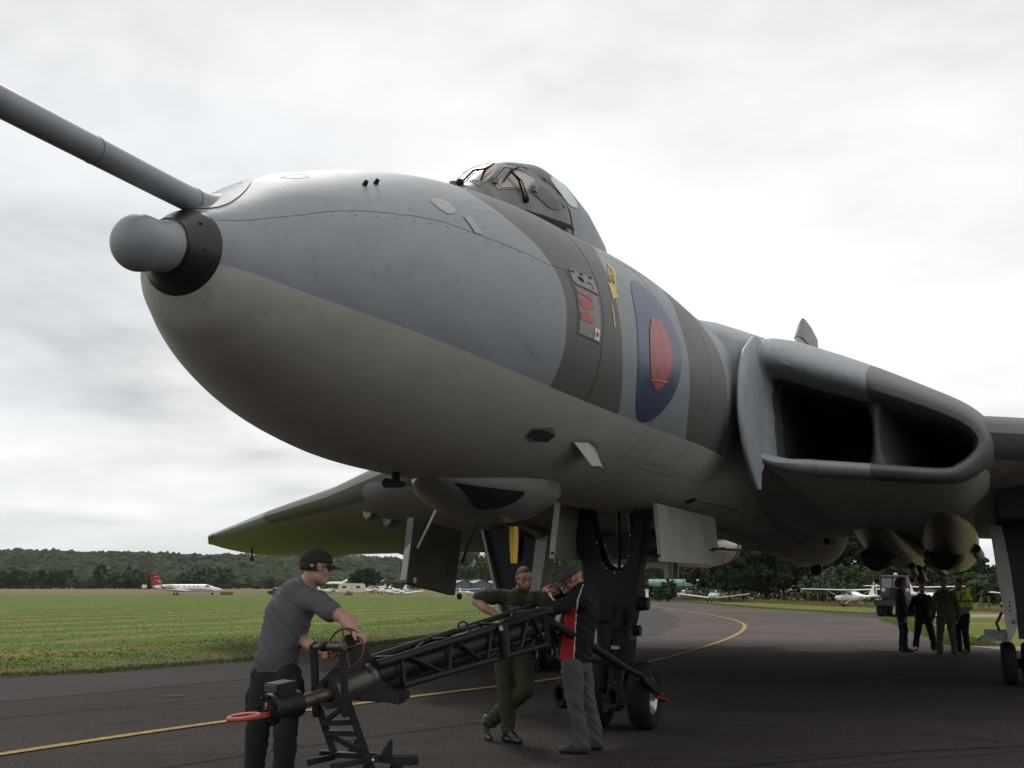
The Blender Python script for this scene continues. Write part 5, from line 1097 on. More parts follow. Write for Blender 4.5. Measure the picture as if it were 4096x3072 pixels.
# wooded hills: terrain ridges with a canopy of crowns -----------------------
def crowns(name, pts, rad, mt_, seed, hfac=1.0):
    """one mesh of many lumpy crowns"""
    g = np.random.default_rng(seed)
    # base icosphere
    import bmesh
    bm = bmesh.new(); bmesh.ops.create_icosphere(bm, subdivisions=2, radius=1); V0 = np.array([v.co[:] for v in bm.verts]); F0 = np.array([[v.index for v in f.verts] for f in bm.faces]); bm.free()
    n_ = len(pts); nv = len(V0); V = np.repeat(V0[None], n_, 0)
    ph = g.uniform(0, 6.28, (n_, 1, 3)); k = 1 + .22 * np.sin(V[..., :1] * 4 + ph[..., :1]) * np.cos(V[..., 1:2] * 4.5 + ph[..., 1:2]) + .16 * np.sin(V[..., 2:] * 6 + ph[..., 2:]) + g.normal(0, .085, (n_, nv, 1))
    V = V * k * rad[:, None, None] * np.array([1, 1, hfac]); V = V + pts[:, None, :]
    F = (F0[None] + (np.arange(n_) * nv)[:, None, None]).reshape(-1, 3)
    col = np.clip(g.beta(2, 2.2, n_)[:, None] + g.normal(0, .10, (n_, nv)), 0, 1).ravel()
    return np_mesh(name, V.reshape(-1, 3), F, mt_, colors=col, smooth=False)
def hill_mat(name, a_, b_, sc):
    m = leaf_mat(name, a_, b_, .85); t = m.node_tree; L = t.links.new; b = t.nodes['Principled BSDF']
    g = t.nodes.new('ShaderNodeNewGeometry'); n_ = t.nodes.new('ShaderNodeTexNoise'); n_.inputs['Scale'].default_value = sc; n_.inputs['Detail'].default_value = 5; n_.inputs['Roughness'].default_value = .75; L(g.outputs['Position'], n_.inputs[0])
    src = b.inputs['Base Color'].links[0].from_socket; r = t.nodes.new('ShaderNodeMapRange'); L(n_.outputs[0], r.inputs[0]); r.inputs[1].default_value = .35; r.inputs[2].default_value = .65; r.inputs[3].default_value = .55; r.inputs[4].default_value = 1.4
    s_ = t.nodes.new('ShaderNodeVectorMath'); s_.operation = 'SCALE'; L(src, s_.inputs[0]); L(r.outputs[0], s_.inputs['Scale']); L(s_.outputs[0], b.inputs['Base Color'])
    bp = t.nodes.new('ShaderNodeBump'); bp.inputs['Strength'].default_value = 1; bp.inputs['Distance'].default_value = 2.5; L(n_.outputs[0], bp.inputs['Height']); L(bp.outputs[0], b.inputs['Normal']); return m
H_NEAR = hill_mat('wood_canopy', (0.012, 0.022, 0.008), (0.055, 0.075, 0.022), .35); H_FAR = hill_mat('far_wood_canopy', (0.020, 0.032, 0.018), (0.052, 0.072, 0.036), .2)
H_GR = mat('hill_pasture', (0.075, 0.095, 0.035), 0.95, var=0.2, vscale=.01, col2=(0.16, 0.13, 0.07)); H_GR2 = mat('stubble_hill', (0.24, 0.17, 0.11), 0.95, var=.1, vscale=.02)
def ridge_h(x, y, prof, y0, y1):
    # height rises from y0 to y1 to the skyline height given per tangent
    tn = x / y * 2516 + 1106; top = np.interp(tn, prof[0], prof[1]) / 2516 * y1
    f = np.clip((y - y0) / (y1 - y0), 0, 1); return top * (f * f * (3 - 2 * f)) ** .8
PR = ([-600, -100, 0, 100, 200, 300, 400, 500, 600, 680, 760, 850, 900, 950, 1000, 1060, 1110, 1400, 2300, 2800], [60, 70, 72, 71, 67, 68, 62, 63, 61, 66, 52, 55, 45, 40, 34, 25, 20, 16, 12, 10])
def terrain(name, x0, x1, y0, y1, nx, ny, hf, mt_):
    X, Y = np.meshgrid(np.linspace(x0, x1, nx), np.linspace(y0, y1, ny), indexing='ij'); Z = hf(X, Y); V = np.stack([X, Y, Z], -1).reshape(-1, 3)
    i = np.arange(nx - 1)[:, None] * ny + np.arange(ny - 1)[None]; F = np.stack([i, i + ny, i + ny + 1, i + 1], -1).reshape(-1, 4)
    o = np_mesh(name, V, F, mt_, kind='structure', smooth=True); return o
PR = (PR[0], [max(4, v - 13) for v in PR[1]])
hf1 = lambda X, Y: ridge_h(X, Y, PR, 520, 950) - .3
terrain('hill', -1100, 500, 500, 1500, 80, 60, lambda X, Y: np.where(Y < 980, hf1(X, Y), hf1(X, np.full_like(Y, 980.)) - (Y - 980) * .02) - 3.0, H_GR)
g = np.random.default_rng(5); px_ = g.uniform(-120, 1130, 9500); y_ = 500 + (g.uniform(0, 1, 9500) ** .9) * 470; x_ = (px_ - 1106) / 2516 * y_
keep = np.where(px_ > 940, g.uniform(0, 1, 9500) < .45, True)
mead = (np.abs(px_ - 150) < 120) & (y_ < 560)
keep &= ~mead
x_, y_ = x_[keep], y_[keep]; rad = g.uniform(3.2, 6.2, len(x_)) * (.75 + y_ / 2200)
z_ = hf1(x_, y_) + rad * .15 - 2.0
o = crowns('hillside_wood', np.stack([x_, y_, z_], 1), rad, H_NEAR, 6); tag(o, kind='stuff')
# far second ridge, seen over the sheds and between the undercarriage legs
PR2 = ([600, 760, 850, 950, 1000, 1050, 1110, 1160, 1210, 1290, 1400, 2300], [30, 50, 44, 40, 40, 38, 35, 42, 40, 36, 30, 25])
hf2 = lambda X, Y: ridge_h(X, Y, PR2, 1100, 2100)
terrain('far_hill', -500, 900, 1050, 2400, 60, 40, lambda X, Y: hf2(X, np.minimum(Y, 2150)), H_GR2)
px_ = g.uniform(700, 1330, 2600); y_ = g.uniform(1150, 2080, 2600); x_ = (px_ - 1106) / 2516 * y_; kp = np.sin(x_ * .021 + y_ * .011) + .5 * np.sin(y_ * .023) > -.25; x_, y_ = x_[kp], y_[kp]
rad = g.uniform(6, 11, len(x_)); o = crowns('distant_wood', np.stack([x_, y_, hf2(x_, y_) + 1.0], 1), rad, H_FAR, 7); tag(o, kind='stuff')
# skyline trees standing clear of the ridge
for i, (px, hh, W, lab) in enumerate([(198, 5.5, 9, 'broken-topped skyline tree above the poplar'), (219, 5.0, 16, 'spreading skyline tree above the hedge conifer'), (309, 5, 10, 'small skyline tree above the jet tail'), (757, 7, 9, 'tall skyline tree at the left above the capped man'), (777, 6, 9, 'skyline tree just right of the capped man'), (800, 7.5, 18, 'broad skyline tree right of the capped man'), (274, 5, 16, 'low spreading skyline tree left of the wing tip'),]):
    y = 965; tree(((px - 1106) / 2516 * y, y, float(hf1(np.array((px - 1106) / 2516 * y), np.array(float(y)))) - 1), W, hh + 3, 1, LF_OAK, lab, 500 + i, leaf=1.8, n_cl=30, per=36, far=True, group='trees on the skyline')
y = 2080; tree(((1059 - 1106) / 2516 * y, y, float(hf2(np.array((1059 - 1106) / 2516 * y), np.array(float(y)))) - 1), 22, 26, 3, LF_OAK, 'lone domed tree on the far skyline above the bearded man', 520, leaf=3.4, n_cl=40, per=40, far=True)

# grass blades: near edges, rough verges ----------------------------------
def blades(name, pts, h_, wd, mt_, seed, lean=.35):
    g = np.random.default_rng(seed); n_ = len(pts); a = g.uniform(0, 6.28, n_); dx, dy = np.cos(a), np.sin(a); hh = h_ * g.uniform(.5, 1.25, n_); l = g.normal(0, lean, (n_, 2)) * hh[:, None]
    V = np.stack([np.stack([pts[:, 0] - dx * wd, pts[:, 1] - dy * wd, np.zeros(n_)], 1), np.stack([pts[:, 0] + dx * wd, pts[:, 1] + dy * wd, np.zeros(n_)], 1), np.stack([pts[:, 0] + l[:, 0], pts[:, 1] + l[:, 1], hh], 1)], 1).reshape(-1, 3)
    o = np_mesh(name, V, np.arange(3 * n_).reshape(n_, 3), mt_, kind='stuff', colors=np.repeat(np.clip(g.beta(1.6, 1.6, n_), 0, 1), 3)); return o
GB = leaf_mat('grass_blades', (0.095, 0.150, 0.028), (0.185, 0.235, 0.055), .8); GV = leaf_mat('verge_blades', (0.060, 0.080, 0.022), (0.135, 0.145, 0.048), .8); GS = leaf_mat('straw_blades', (0.22, 0.14, 0.06), (0.46, 0.31, 0.15), .8); GR_ = leaf_mat('rough_grass', (0.13, 0.095, 0.035), (0.30, 0.23, 0.10), .85)
g = np.random.default_rng(21)
TLn = np.array(TL[1:], float)
def along(poly, n_, w0, w1, g, power=1.0):
    seg = np.diff(poly, axis=0); ln = np.linalg.norm(seg, axis=1); wgt = ln / (np.linalg.norm(poly[:-1], axis=1) ** power); i = g.choice(len(seg), n_, p=wgt / wgt.sum()); t = g.uniform(0, 1, n_)[:, None]
    P = poly[i] + seg[i] * t; nn = np.stack([-seg[i][:, 1], seg[i][:, 0]], 1) / ln[i][:, None]; return P + nn * g.uniform(w0, w1, n_)[:, None]
E_ = along(TLn, 26000, -.12, .55, g); blades('edge_grass', E_, .07, .010, GV, 22)
E_ = along(TLn, 60000, .2, 6.0, g); blades('verge_grass', E_[::3], .035, .014, GV, 23)
E_ = along(TLn, 70000, 4, 34, g, .6)
c_ = E_[:, 0] * math.cos(R(-58)) * 0 + E_[:, 0] * 0
band = np.sin((-(E_[:, 0] * math.sin(R(58)) ) + E_[:, 1] * math.cos(R(58))) * 1.25)
blades('field_grass', E_[band < .35][::3], .045, .02, GB, 24)
blades('field_straw', E_[band >= .45][::2], .05, .018, GS, 25, 1.5)
TRn = np.array([(21.4, 61.7), (19.2, 66.2), (17.3, 78.2), (16.6, 97), (16.8, 110)], float)
blades('edge_grass', along(TRn, 9000, -.15, .8, g), .10, .02, GB, 26)
TR2 = np.array([(12.4, 30.9), (11.7, 31.7), (12.4, 34.6), (13.35, 38.8), (15.15, 46.4), (16.25, 51.6), (17.1, 55), (19.5, 57.7)], float)
blades('edge_grass', along(TR2, 16000, -1.2, .12, g), .07, .012, GB, 27)
# tall dry grass beneath the fence
FN = np.array([(15, 132), (18, 125), (22, 115), (24, 103), (25, 93.6), (27, 84), (29.7, 72), (31.5, 66), (33, 60)], float)
blades('dry_verge', along(FN, 16000, -2.6, .35, g, 1), .24, .02, GR_, 28)
blades('dry_verge', along(np.array([(12.4, 122), (21, 118)], float), 6000, -1.0, 1.4, g, 0), .42, .025, GR_, 29)
# thin summer haze, one closed box round everything
hzm = bpy.data.materials.new('haze_air'); hzm.use_nodes = True; t_ = hzm.node_tree; t_.nodes.clear(); ho = t_.nodes.new('ShaderNodeOutputMaterial'); pv = t_.nodes.new('ShaderNodeVolumePrincipled'); pv.inputs['Color'].default_value = (.86, .92, .98, 1); pv.inputs['Density'].default_value = 0.00006; pv.inputs['Anisotropy'].default_value = .3; t_.links.new(pv.outputs[0], ho.inputs['Volume'])
m = MB(); m.box((0, 2600, 64), (10100, 6100, 132)); hz_ = m.build('haze', hzm); tag(hz_, kind='stuff')
# ================================================================ distant aircraft, vehicles and sheds
def wpt(px, py, y):      # plan-to-world: column, row of a 2212-wide view at distance y
    c, s_ = math.cos(R(PITCH)), math.sin(R(PITCH)); k = 1165 * 2212 / 1024
    u = (px - 1106) / k; v = -(py - 829.5) / k
    d = Vector((u, c - v * s_, s_ + v * c)); t = y / d.y; return Vector((d.x * t, y, CAM_H + d.z * t))
def gx(px, y): return (px - 1106) / 2516 * y
W_WH = MT['white']; W_BL = mat('plane_blue', (0.03, 0.05, 0.16), 0.4); W_RD = mat('plane_red', (0.40, 0.02, 0.03), 0.4); W_GR = mat('grey_trim', (0.12, 0.13, 0.14), 0.5)
def flat_wing(m_, xr, zr, y0, y1, c0, c1, sweep, dih, th_, mi=0):
    for s_ in (-1, 1):
        lp = []
        for f in (0, 1):
            y = s_ * (y0 + (y1 - y0) * f); c_ = c0 + (c1 - c0) * f; x0 = xr - sweep * f; z = zr + dih * f; t_ = th_ * c_
            lp.append([(x0, y, z), (x0 - c_ * .08, y, z + t_ * .4), (x0 - c_ * .35, y, z + t_ * .5), (x0 - c_, y, z), (x0 - c_ * .35, y, z - t_ * .4), (x0 - c_ * .06, y, z - t_ * .35)])
        m_.loft(lp, cap0=True, cap1=True, mi=mi)
def light_plane(label, x, y, head, s=1.0, high=True, trim=W_BL, group='light aircraft parked round the airfield', reg=None, canopy=True):
    r = empty('light_aircraft', (x, y, 0), head, label, 'aeroplane', group, s)
    zf = 1.15 if high else 1.0
    m = MB(); lp = []
    for X, w_, z0, z1 in ((3.0, .12, zf - .1, zf + .12), (2.95, .34, zf - .3, zf + .22), (2.3, .50, zf - .42, zf + .30), (1.5, .56, zf - .48, zf + (.35 if high else .38)), (.9, .58, zf - .5, zf + (.85 if high else .75)), (0, .58, zf - .48, zf + (.95 if high else .85)), (-1.0, .5, zf - .42, zf + .72), (-2.0, .34, zf - .25, zf + .42), (-3.6, .16, zf - .02, zf + .32), (-4.9, .05, zf + .15, zf + .30)):
        lp.append([(X, w_ * math.copysign(abs(math.cos(a)) ** .75, math.cos(a)), (z0 + z1) / 2 + (z1 - z0) / 2 * math.copysign(abs(math.sin(a)) ** .8, math.sin(a))) for a in [2 * math.pi * k / 16 for k in range(16)]])
    m.loft(lp, cap0=True, cap1=True); m.build('fuselage', W_WH, r, smooth=50)
    m = MB()
    for s_ in (-1, 1): m.slab([(2.4, s_ * .52, zf - .02), (-3.4, s_ * .17, zf + .16), (-3.4, s_ * .17, zf + .06), (2.4, s_ * .52, zf - .16)], (0, s_ * .02, 0))
    m.build('trim_stripe', trim, r)
    m = MB(); flat_wing(m, 1.1 if high else 1.3, zf + (.98 if high else -.38), .0 if high else .4, 5.4, 1.6, 1.15 if high else 1.3, .15, .18 if high else .62, .11); m.build('wing', W_WH, r, smooth=40)
    m = MB(); flat_wing(m, -3.9, zf + .25, .05, 1.75, 1.1, .75, .2, 0, .07); m.build('tailplane', W_WH, r, smooth=40)
    m = MB(); m.slab([(-3.3, .03, zf + .3), (-4.3, .03, zf + 1.55), (-4.95, .03, zf + 1.55), (-5.1, .03, zf + .2)], (0, -.06, 0)); m.build('fin', W_WH, r)
    m = MB(); m.slab([(-4.55, .04, zf + 1.5), (-4.92, .04, zf + 1.5), (-5.05, .04, zf + .5), (-4.6, .04, zf + .5)], (0, -.08, 0)); m.build('rudder', trim, r)
    g_ = MT['darkglass']; m = MB(); m.slab([(1.52, -.42, zf + .40), (1.52, .42, zf + .40), (.98, .40, zf + .84), (.98, -.40, zf + .84)], (.03, 0, .02)); m.build('windscreen', g_, r)
    for s_ in (-1, 1):
        m = MB(); m.slab([(1.2, s_ * .565, zf + .38), (.85, s_ * .55, zf + .76), (-.7, s_ * .5, zf + .72), (-1.0, s_ * .5, zf + .38)], (0, s_ * .02, 0)); m.build('cabin_window', g_, r)
    for wx, wy, rr_ in ((2.2, 0, .2), (-.4, 1.25, .24), (-.4, -1.25, .24)):
        m = MB(); tyre(m, (wx, wy, rr_), (0, 1, 0), rr_, .14, rr_ * .4, 16); m.build('wheel', MT['rubber'], r, smooth=40)
        m = MB(); m.tube([(wx, wy, rr_), (wx, wy * (.4 if high else .95), zf - .35)], .045, 6); m.build('gear_leg', W_WH, r, smooth=40)
    if high:
        for s_ in (-1, 1): m = MB(); m.tube([(.5, s_ * .5, zf - .3), (.6, s_ * 2.6, zf + 1.0)], .04, 6); m.build('wing_strut', W_WH, r, smooth=40)
    m = MB(); m.lathe((2.98, 0, zf), (1, 0, 0), [(0, .18), (.15, .14), (.3, .02)], 12); m.build('spinner', W_WH, r, smooth=60)
    for a in (70, 250):
        d = Vector((0, math.cos(R(a)), math.sin(R(a)))); m = MB(); m.box(Vector((3.08, 0, zf)) + d * .5, (.04, .14, .85), d.to_track_quat('Z', 'X').to_matrix()); m.build('propeller_blade', MT['void'], r)
    m = MB(); m.cyl((-.2, .15, zf + .9), (-.45, .15, zf + 1.35), .015); m.build('aerial', MT['void'], r)
    if reg:
        for s_ in (-1, 1): text3d(reg, .42, W_GR, r, (-2.2, s_ * .36, zf + .02), (R(90), 0, 0 if s_ < 0 else R(180)))
    return r
def text3d(txt, size, mt, parent, loc, rot, name='lettering', ext=0.004):
    cu = bpy.data.curves.new('txt', 'FONT'); cu.body = txt; cu.size = size; cu.align_x = 'CENTER'; cu.align_y = 'CENTER'; cu.extrude = ext; cu.resolution_u = 2
    tob = bpy.data.objects.new('txt', cu); COL.objects.link(tob); me = bpy.data.meshes.new_from_object(tob.evaluated_get(bpy.context.evaluated_depsgraph_get())); bpy.data.objects.remove(tob)
    me.materials.clear(); me.materials.append(mt); o = bpy.data.objects.new(name, me); COL.objects.link(o); o.parent = parent; o.location = loc; o.rotation_euler = rot; return o
# heading: nose direction measured from +x
light_plane('white low-wing light aircraft facing the camera in front of the green hangar trees', gx(1537, 108), 108, R(-112), .60, False, W_GR)
light_plane('white high-wing light aircraft seen from behind, left of the grey tug', gx(1828, 86), 86, R(112), .55, True, W_GR, reg='G-AYPG').scale.y = .75
light_plane('white high-wing light aircraft facing the camera behind the men and the tug', gx(1985, 94), 94, R(-84), .64, True, W_RD).scale.y = .95
light_plane('white light aircraft mostly hidden behind the port main leg, only its wing tip clear', gx(2262, 83), 83, R(-95), .85, False, W_GR)
light_plane('white low-wing light aircraft facing the camera, left of the hanging gear door', gx(873, 168), 168, R(-92), .56, False, W_BL)
light_plane('white and dark blue light aircraft just left of the hanging gear door', gx(846, 186), 186, R(170), .6, False, W_BL)
light_plane('small white aircraft in the row right of the caravan', gx(806, 205), 205, R(-150), .6, False, W_GR)
light_plane('white high-wing aircraft at the left of the parked row, beside the caravan', gx(822, 215), 215, R(160), .55, True, W_BL)
light_plane('white aircraft with dark fabric cover over its cockpit, left of the caravan', gx(722, 200), 200, R(12), .5, False, MT['void'])
light_plane('white high-wing aircraft parked before the blue-grey sheds', gx(1008, 165), 165, R(-60), .42, True, W_RD)
light_plane('white and red aircraft nose-on beside the bearded man\'s shoulder', gx(1047, 160), 160, R(-88), .5, False, W_RD)
# twin-engined business jet on the runway
def bizjet():
    r = empty('business_jet', (gx(416, 177), 177, 0), R(2), 'small white business jet with a red tail taxiing on the runway', 'aeroplane', None, .66)
    red = W_RD
    m = MB(); lp = []
    for X, w_, z0, z1 in ((-8, .1, 1.7, 1.95), (-7, .38, 1.35, 2.2), (-5.2, .68, 1.0, 2.35), (-3, .82, .78, 2.42), (0, .84, .72, 2.42), (3, .82, .74, 2.42), (4.4, .76, .74, 2.35), (5.4, .62, .74, 2.02), (6.6, .40, .80, 1.66), (7.5, .18, .95, 1.4), (7.9, .04, 1.08, 1.2)):
        lp.append([(X, w_ * math.cos(2 * math.pi * k / 24), (z0 + z1) / 2 + (z1 - z0) / 2 * math.sin(2 * math.pi * k / 24)) for k in range(24)])
    m.loft(lp, cap0=True, cap1=True); m.build('fuselage', W_WH, r, smooth=50)
    m = MB(); m.slab([(-7.9, .09, 1.7), (-5.7, .09, 2.35), (-7.0, .09, 4.85), (-8.6, .09, 4.95), (-8.45, .09, 4.2)], (0, -.18, 0)); m.build('fin', red, r)
    m = MB(); flat_wing(m, -7.2, 4.9, .0, 2.5, 1.3, .8, .7, 0, .07); m.build('tailplane', red, r, smooth=40)
    for k, z in ((0, 4.1), (1, 3.2)):
        for s_ in (-1, 1): m = MB(); m.box((-7.2 + k * .2, s_ * .1, z), (.9, .02, .06)); m.build('fin_marking', W_WH, r)
    m = MB(); m.slab([(-6.6, -.11, 2.95), (-6.3, -.11, 3.25), (-6.0, -.11, 2.95)], (0, -.02, 0)); m.build('fin_marking', W_WH, r)
    m = MB(); m.slab([(-8.0, -.12, 1.9), (-4.9, -.69, 1.85), (-4.9, -.70, 1.45), (-7.9, -.14, 1.6)], (0, -.03, 0)); m.build('tail_band', red, r)
    m = MB(); 
    m.slab([(-4.9, -.74, 1.55), (3.5, -.86, 1.35), (5.6, -.6, 1.1), (5.6, -.6, 1.04), (3.5, -.86, 1.25), (-4.9, -.72, 1.42)], (0, -.02, 0)); m.build('trim_stripe', red, r)
    for s_ in (-1, 1):
        m = MB(); m.lathe((-4.9, s_ * 1.25, 2.0), (1, 0, 0), [(0, .26), (.4, .40), (1.6, .44), (2.3, .38), (2.35, .30), (2.1, .26), (2.0, .01)], 20); m.build('engine', W_WH, r, smooth=50)
        m = MB(); m.box((-3.8, s_ * .95, 2.0), (1.2, .5, .12)); m.build('engine_pylon', W_WH, r)
        m = MB(); m.slab([(-3.9, s_ * 6.6, 1.4), (-3.1, s_ * 6.6, 1.38), (-4.2, s_ * 6.7, 2.2), (-4.5, s_ * 6.7, 2.2)], (0, .06, 0)); m.build('winglet', red, r)
    text3d('M-NREW', .42, red, r, (-3.7, -1.72, 2.02), (R(90), 0, 0))
    m = MB(); flat_wing(m, .9, .85, .3, 6.6, 2.6, .9, 3.9, .5, .1); m.build('wing', W_WH, r, smooth=40)
    for X in (-1.9, -.6, .6, 1.6, 2.6): m = MB(); m.cyl((X, -.80, 1.95), (X, -.865, 1.95), .15, .15, 12); m.build('cabin_window', MT['darkglass'] if X == -.6 else W_GR, r)
    m = MB(); m.slab([(3.9, -.80, 1.9), (4.5, -.72, 2.28), (5.0, -.62, 2.1), (5.15, -.68, 1.85)], (0, -.05, .0)); m.build('cockpit_window', MT['darkglass'], r)
    for X, Y in ((-2.6, 1.4), (-2.6, -1.4), (5.6, 0)):
        m = MB(); tyre(m, (X, Y, .26), (0, 1, 0), .28, .2, .1, 16); m.build('wheel', MT['rubber'], r, smooth=40); m = MB(); m.cyl((X, Y, .26), (X, Y, 1.0), .08); m.build('gear_leg', W_GR, r)
    m = MB(); m.cyl((2.9, 0, 2.4), (2.7, 0, 2.75), .03); m.build('aerial', red, r)
bizjet()
# vehicles
def car(label, x, y, rz, mt, s=1.0, group=None, suv=True):
    r = empty('parked_car', (x, y, 0), rz, label, 'car', group, s); h = 1.75 if suv else 1.42
    m = MB(); lp = []
    for yy, k in ((-.88, .94), (-.80, 1), (.80, 1), (.88, .94)):
        lp.append([(p[0] * k, yy, .32 + (p[1] - .32) * (k * .5 + .5)) for p in [(-2.15, .4), (-2.2, .95), (-2.05, 1.05), (-1.9, h * .95), (-1.5, h), (.4, h), (1.05, 1.08), (2.05, .95), (2.2, .7), (2.15, .4), (1.8, .3), (-1.8, .3)]])
    m.loft(lp, cap0=True, cap1=True); m.build('body', mt, r, smooth=30)
    for s_ in (-1, 1):
        for q in ([(-1.75, 1.08), (-1.65, h * .92), (-.75, h * .93), (-.75, 1.08)], [(-.65, 1.08), (-.65, h * .93), (.3, h * .93), (.85, 1.08)]):
            m = MB(); m.slab([(a_, s_ * .875, b_) for a_, b_ in q], (0, s_ * .02, 0)); m.build('side_window', MT['darkglass'], r)
        m = MB(); m.ball((2.1, s_ * .62, .78), .13, 10, sc=(.5, 1.3, .8)); m.build('headlight', mat('lamp_glass', (.7, .7, .7), .1), r, smooth=180)
        for X in (-1.35, 1.35):
            m = MB(); tyre(m, (X, s_ * .8, .33), (0, 1, 0), .34, .22, .2, 20); w__ = m.build('wheel', MT['rubber'], r, smooth=40); m = MB(); rim(m, (X, s_ * .8, .33), (0, 1, 0), .2, .2, 16); m.build('rim', MT['alloy'], w__, smooth=40)
    m = MB(); m.slab([(.46, -.74, h * .96), (.46, .74, h * .96), (1.03, .78, 1.1), (1.03, -.78, 1.1)], (.03, 0, .02)); m.build('windscreen', MT['darkglass'], r)
    m = MB(); m.box((2.2, 0, .62), (.03, .9, .22)); m.build('grille', MT['void'], r); m = MB(); m.box((2.21, 0, .45), (.03, .5, .11)); m.build('number_plate', MT['white'], r); return r
car('dark green off-road car on the far grass left of the man in grey', gx(606, 182), 182, R(178), mat('dark_green_car', (.012, .022, .02), .3), .62)
car('dark car with bright headlights parked by the fence at the right edge', gx(2183, 72), 72, R(-150), mat('dark_blue_car', (.012, .016, .022), .2), .55)
car('silver car parked in front of the green hangar doors', gx(1487, 150), 150, R(170), mat('silver_car', (.45, .47, .5), .3, .4), .8, None, False)
# caravan
r = empty('caravan', (gx(765, 190), 190, 0), R(4), 'cream towing caravan parked on the grass under the wooded hill', 'caravan', None, .72)
m = MB(); lp = [[(x, yy, z) for x, z in [(-2.9, .5), (-3.05, 1.2), (-2.7, 2.2), (-2.2, 2.4), (2.4, 2.4), (2.9, 2.1), (3.1, 1.2), (2.9, .5)]] for yy in (-1.05, 1.05)]; m.loft(lp, cap0=True, cap1=True); m.build('body', mat('cream', (.62, .58, .45), .4), r, smooth=30)
for X in (-1.6, 1.5): m = MB(); m.box((X, -1.06, 1.6), (.9, .02, .5)); m.build('window', MT['darkglass'], r)
m = MB(); m.box((.1, -1.06, 1.3), (.6, .03, 1.4)); m.build('door', mat('cream_door', (.55, .52, .42), .4), r)
m = MB(); tyre(m, (0, -.9, .32), (0, 1, 0), .33, .2, .18, 16); m.build('wheel', MT['rubber'], r, smooth=40)
r = empty('concrete_block', (gx(758, 172), 172, 0), 0, 'stack of red-brown pallets on the grass in front of the caravan', 'pallets')
for k in range(3): m = MB(); m.box((0, 0, .1 + k * .2), (1.1 - k * .3, 1, .16)); m.build('pallet', MT['rust'], r)
r.name = 'pallet_stack'
r = empty('pallet_stack', (gx(500, 178), 178, 0), 0, 'low brown stack of pallets just ahead of the jet nose', 'pallets')
for k in range(3): m = MB(); m.box((0, 0, .08 + k * .16), (1.7, 1, .12)); m.build('pallet', MT['rust'], r)
# farm sheds
def shed(name, label, x, y, w_, d_, h_, rise, wall, roof, rz=0, doors=0, skylights=0, cat='shed', group=None):
    r = empty(name, (x, y, 0), rz, label, cat, group)
    m = MB(); m.box((0, 0, h_ / 2), (w_, d_, h_)); m.slab([(-w_ / 2, -d_ / 2 + .01, h_), (w_ / 2, -d_ / 2 + .01, h_), (0, -d_ / 2 + .01, h_ + rise)], (0, d_ - .02, 0)); m.build('wall', wall, r)
    for s_ in (-1, 1):
        m = MB(); m.slab([(0, -d_ / 2 - .2, h_ + rise + .06), (s_ * (w_ / 2 + .15), -d_ / 2 - .2, h_ + .03), (s_ * (w_ / 2 + .15), d_ / 2 + .2, h_ + .03), (0, d_ / 2 + .2, h_ + rise + .06)], (0, 0, .08)); rf = m.build('roof', roof, r)
        for q in range(skylights):
            f = .3 + .0 * q; yy = -d_ / 2 + d_ * (q + .5) / skylights; a_ = (s_ * w_ / 2 * f, h_ + rise * (1 - f)); b_ = (s_ * w_ / 2 * (f + .35), h_ + rise * (1 - f - .35))
            m = MB(); m.slab([(a_[0], yy - .5, a_[1] + .17), (b_[0], yy - .5, b_[1] + .17), (b_[0], yy + .5, b_[1] + .17), (a_[0], yy + .5, a_[1] + .17)], (0, 0, .03)); m.build('skylight', MT['white'], rf)
    for q in range(doors): m = MB(); m.box((-w_ / 2 + w_ * (q + .5) / doors, -d_ / 2 - .02, h_ * .42), (w_ / doors * .72, .04, h_ * .8)); m.build('door', mat('shed_door', (.10, .13, .16), .6), r)
    return r
BLW = mat('blue_cladding', (0.10, 0.14, 0.18), 0.6, var=.1, vscale=1); RFG = mat('grey_roof', (0.12, 0.11, 0.10), 0.8, var=.2, vscale=.8); PALE = mat('pale_wall', (.30, .27, .20), .8, var=.1); RFP = mat('pale_roof', (.40, .40, .38), .7)
for i, (px, lab) in enumerate([(996, 'blue-grey shed with skylights at the left of the row, against the hanging door'), (1034, 'blue-grey gabled shed in the middle of the row'), (1074, 'blue-grey gabled shed at the right of the row, beside the black leg')]):
    shed('shed', lab, gx(px, 262), 262, 4.3, 9, 1.55, .85, BLW, RFG, R(14), 2, 3, group='row of blue-grey sheds')
shed('farm_shed', 'low pale farm shed furthest left beneath the wood', gx(736, 420), 420, 10, 6, 1.7, .7, PALE, RFP, R(80)); shed('farm_shed', 'taller brown farm shed beside the dark round tree', gx(777, 425), 425, 12, 7, 2.6, .9, mat('brown_wall', (.15, .11, .07), .8), RFP, R(80)); shed('farm_shed', 'pale farm shed right of the dark round tree', gx(816, 430), 430, 7, 6, 2.4, .7, PALE, RFP, R(80))
m = MB(); m.box((gx(324, 395), 395, .9), (1.0, 2, 1.1)); tag(m.build('barn', MT['white']), 'small white-walled barn among the bushes left of the jet tail', 'barn')
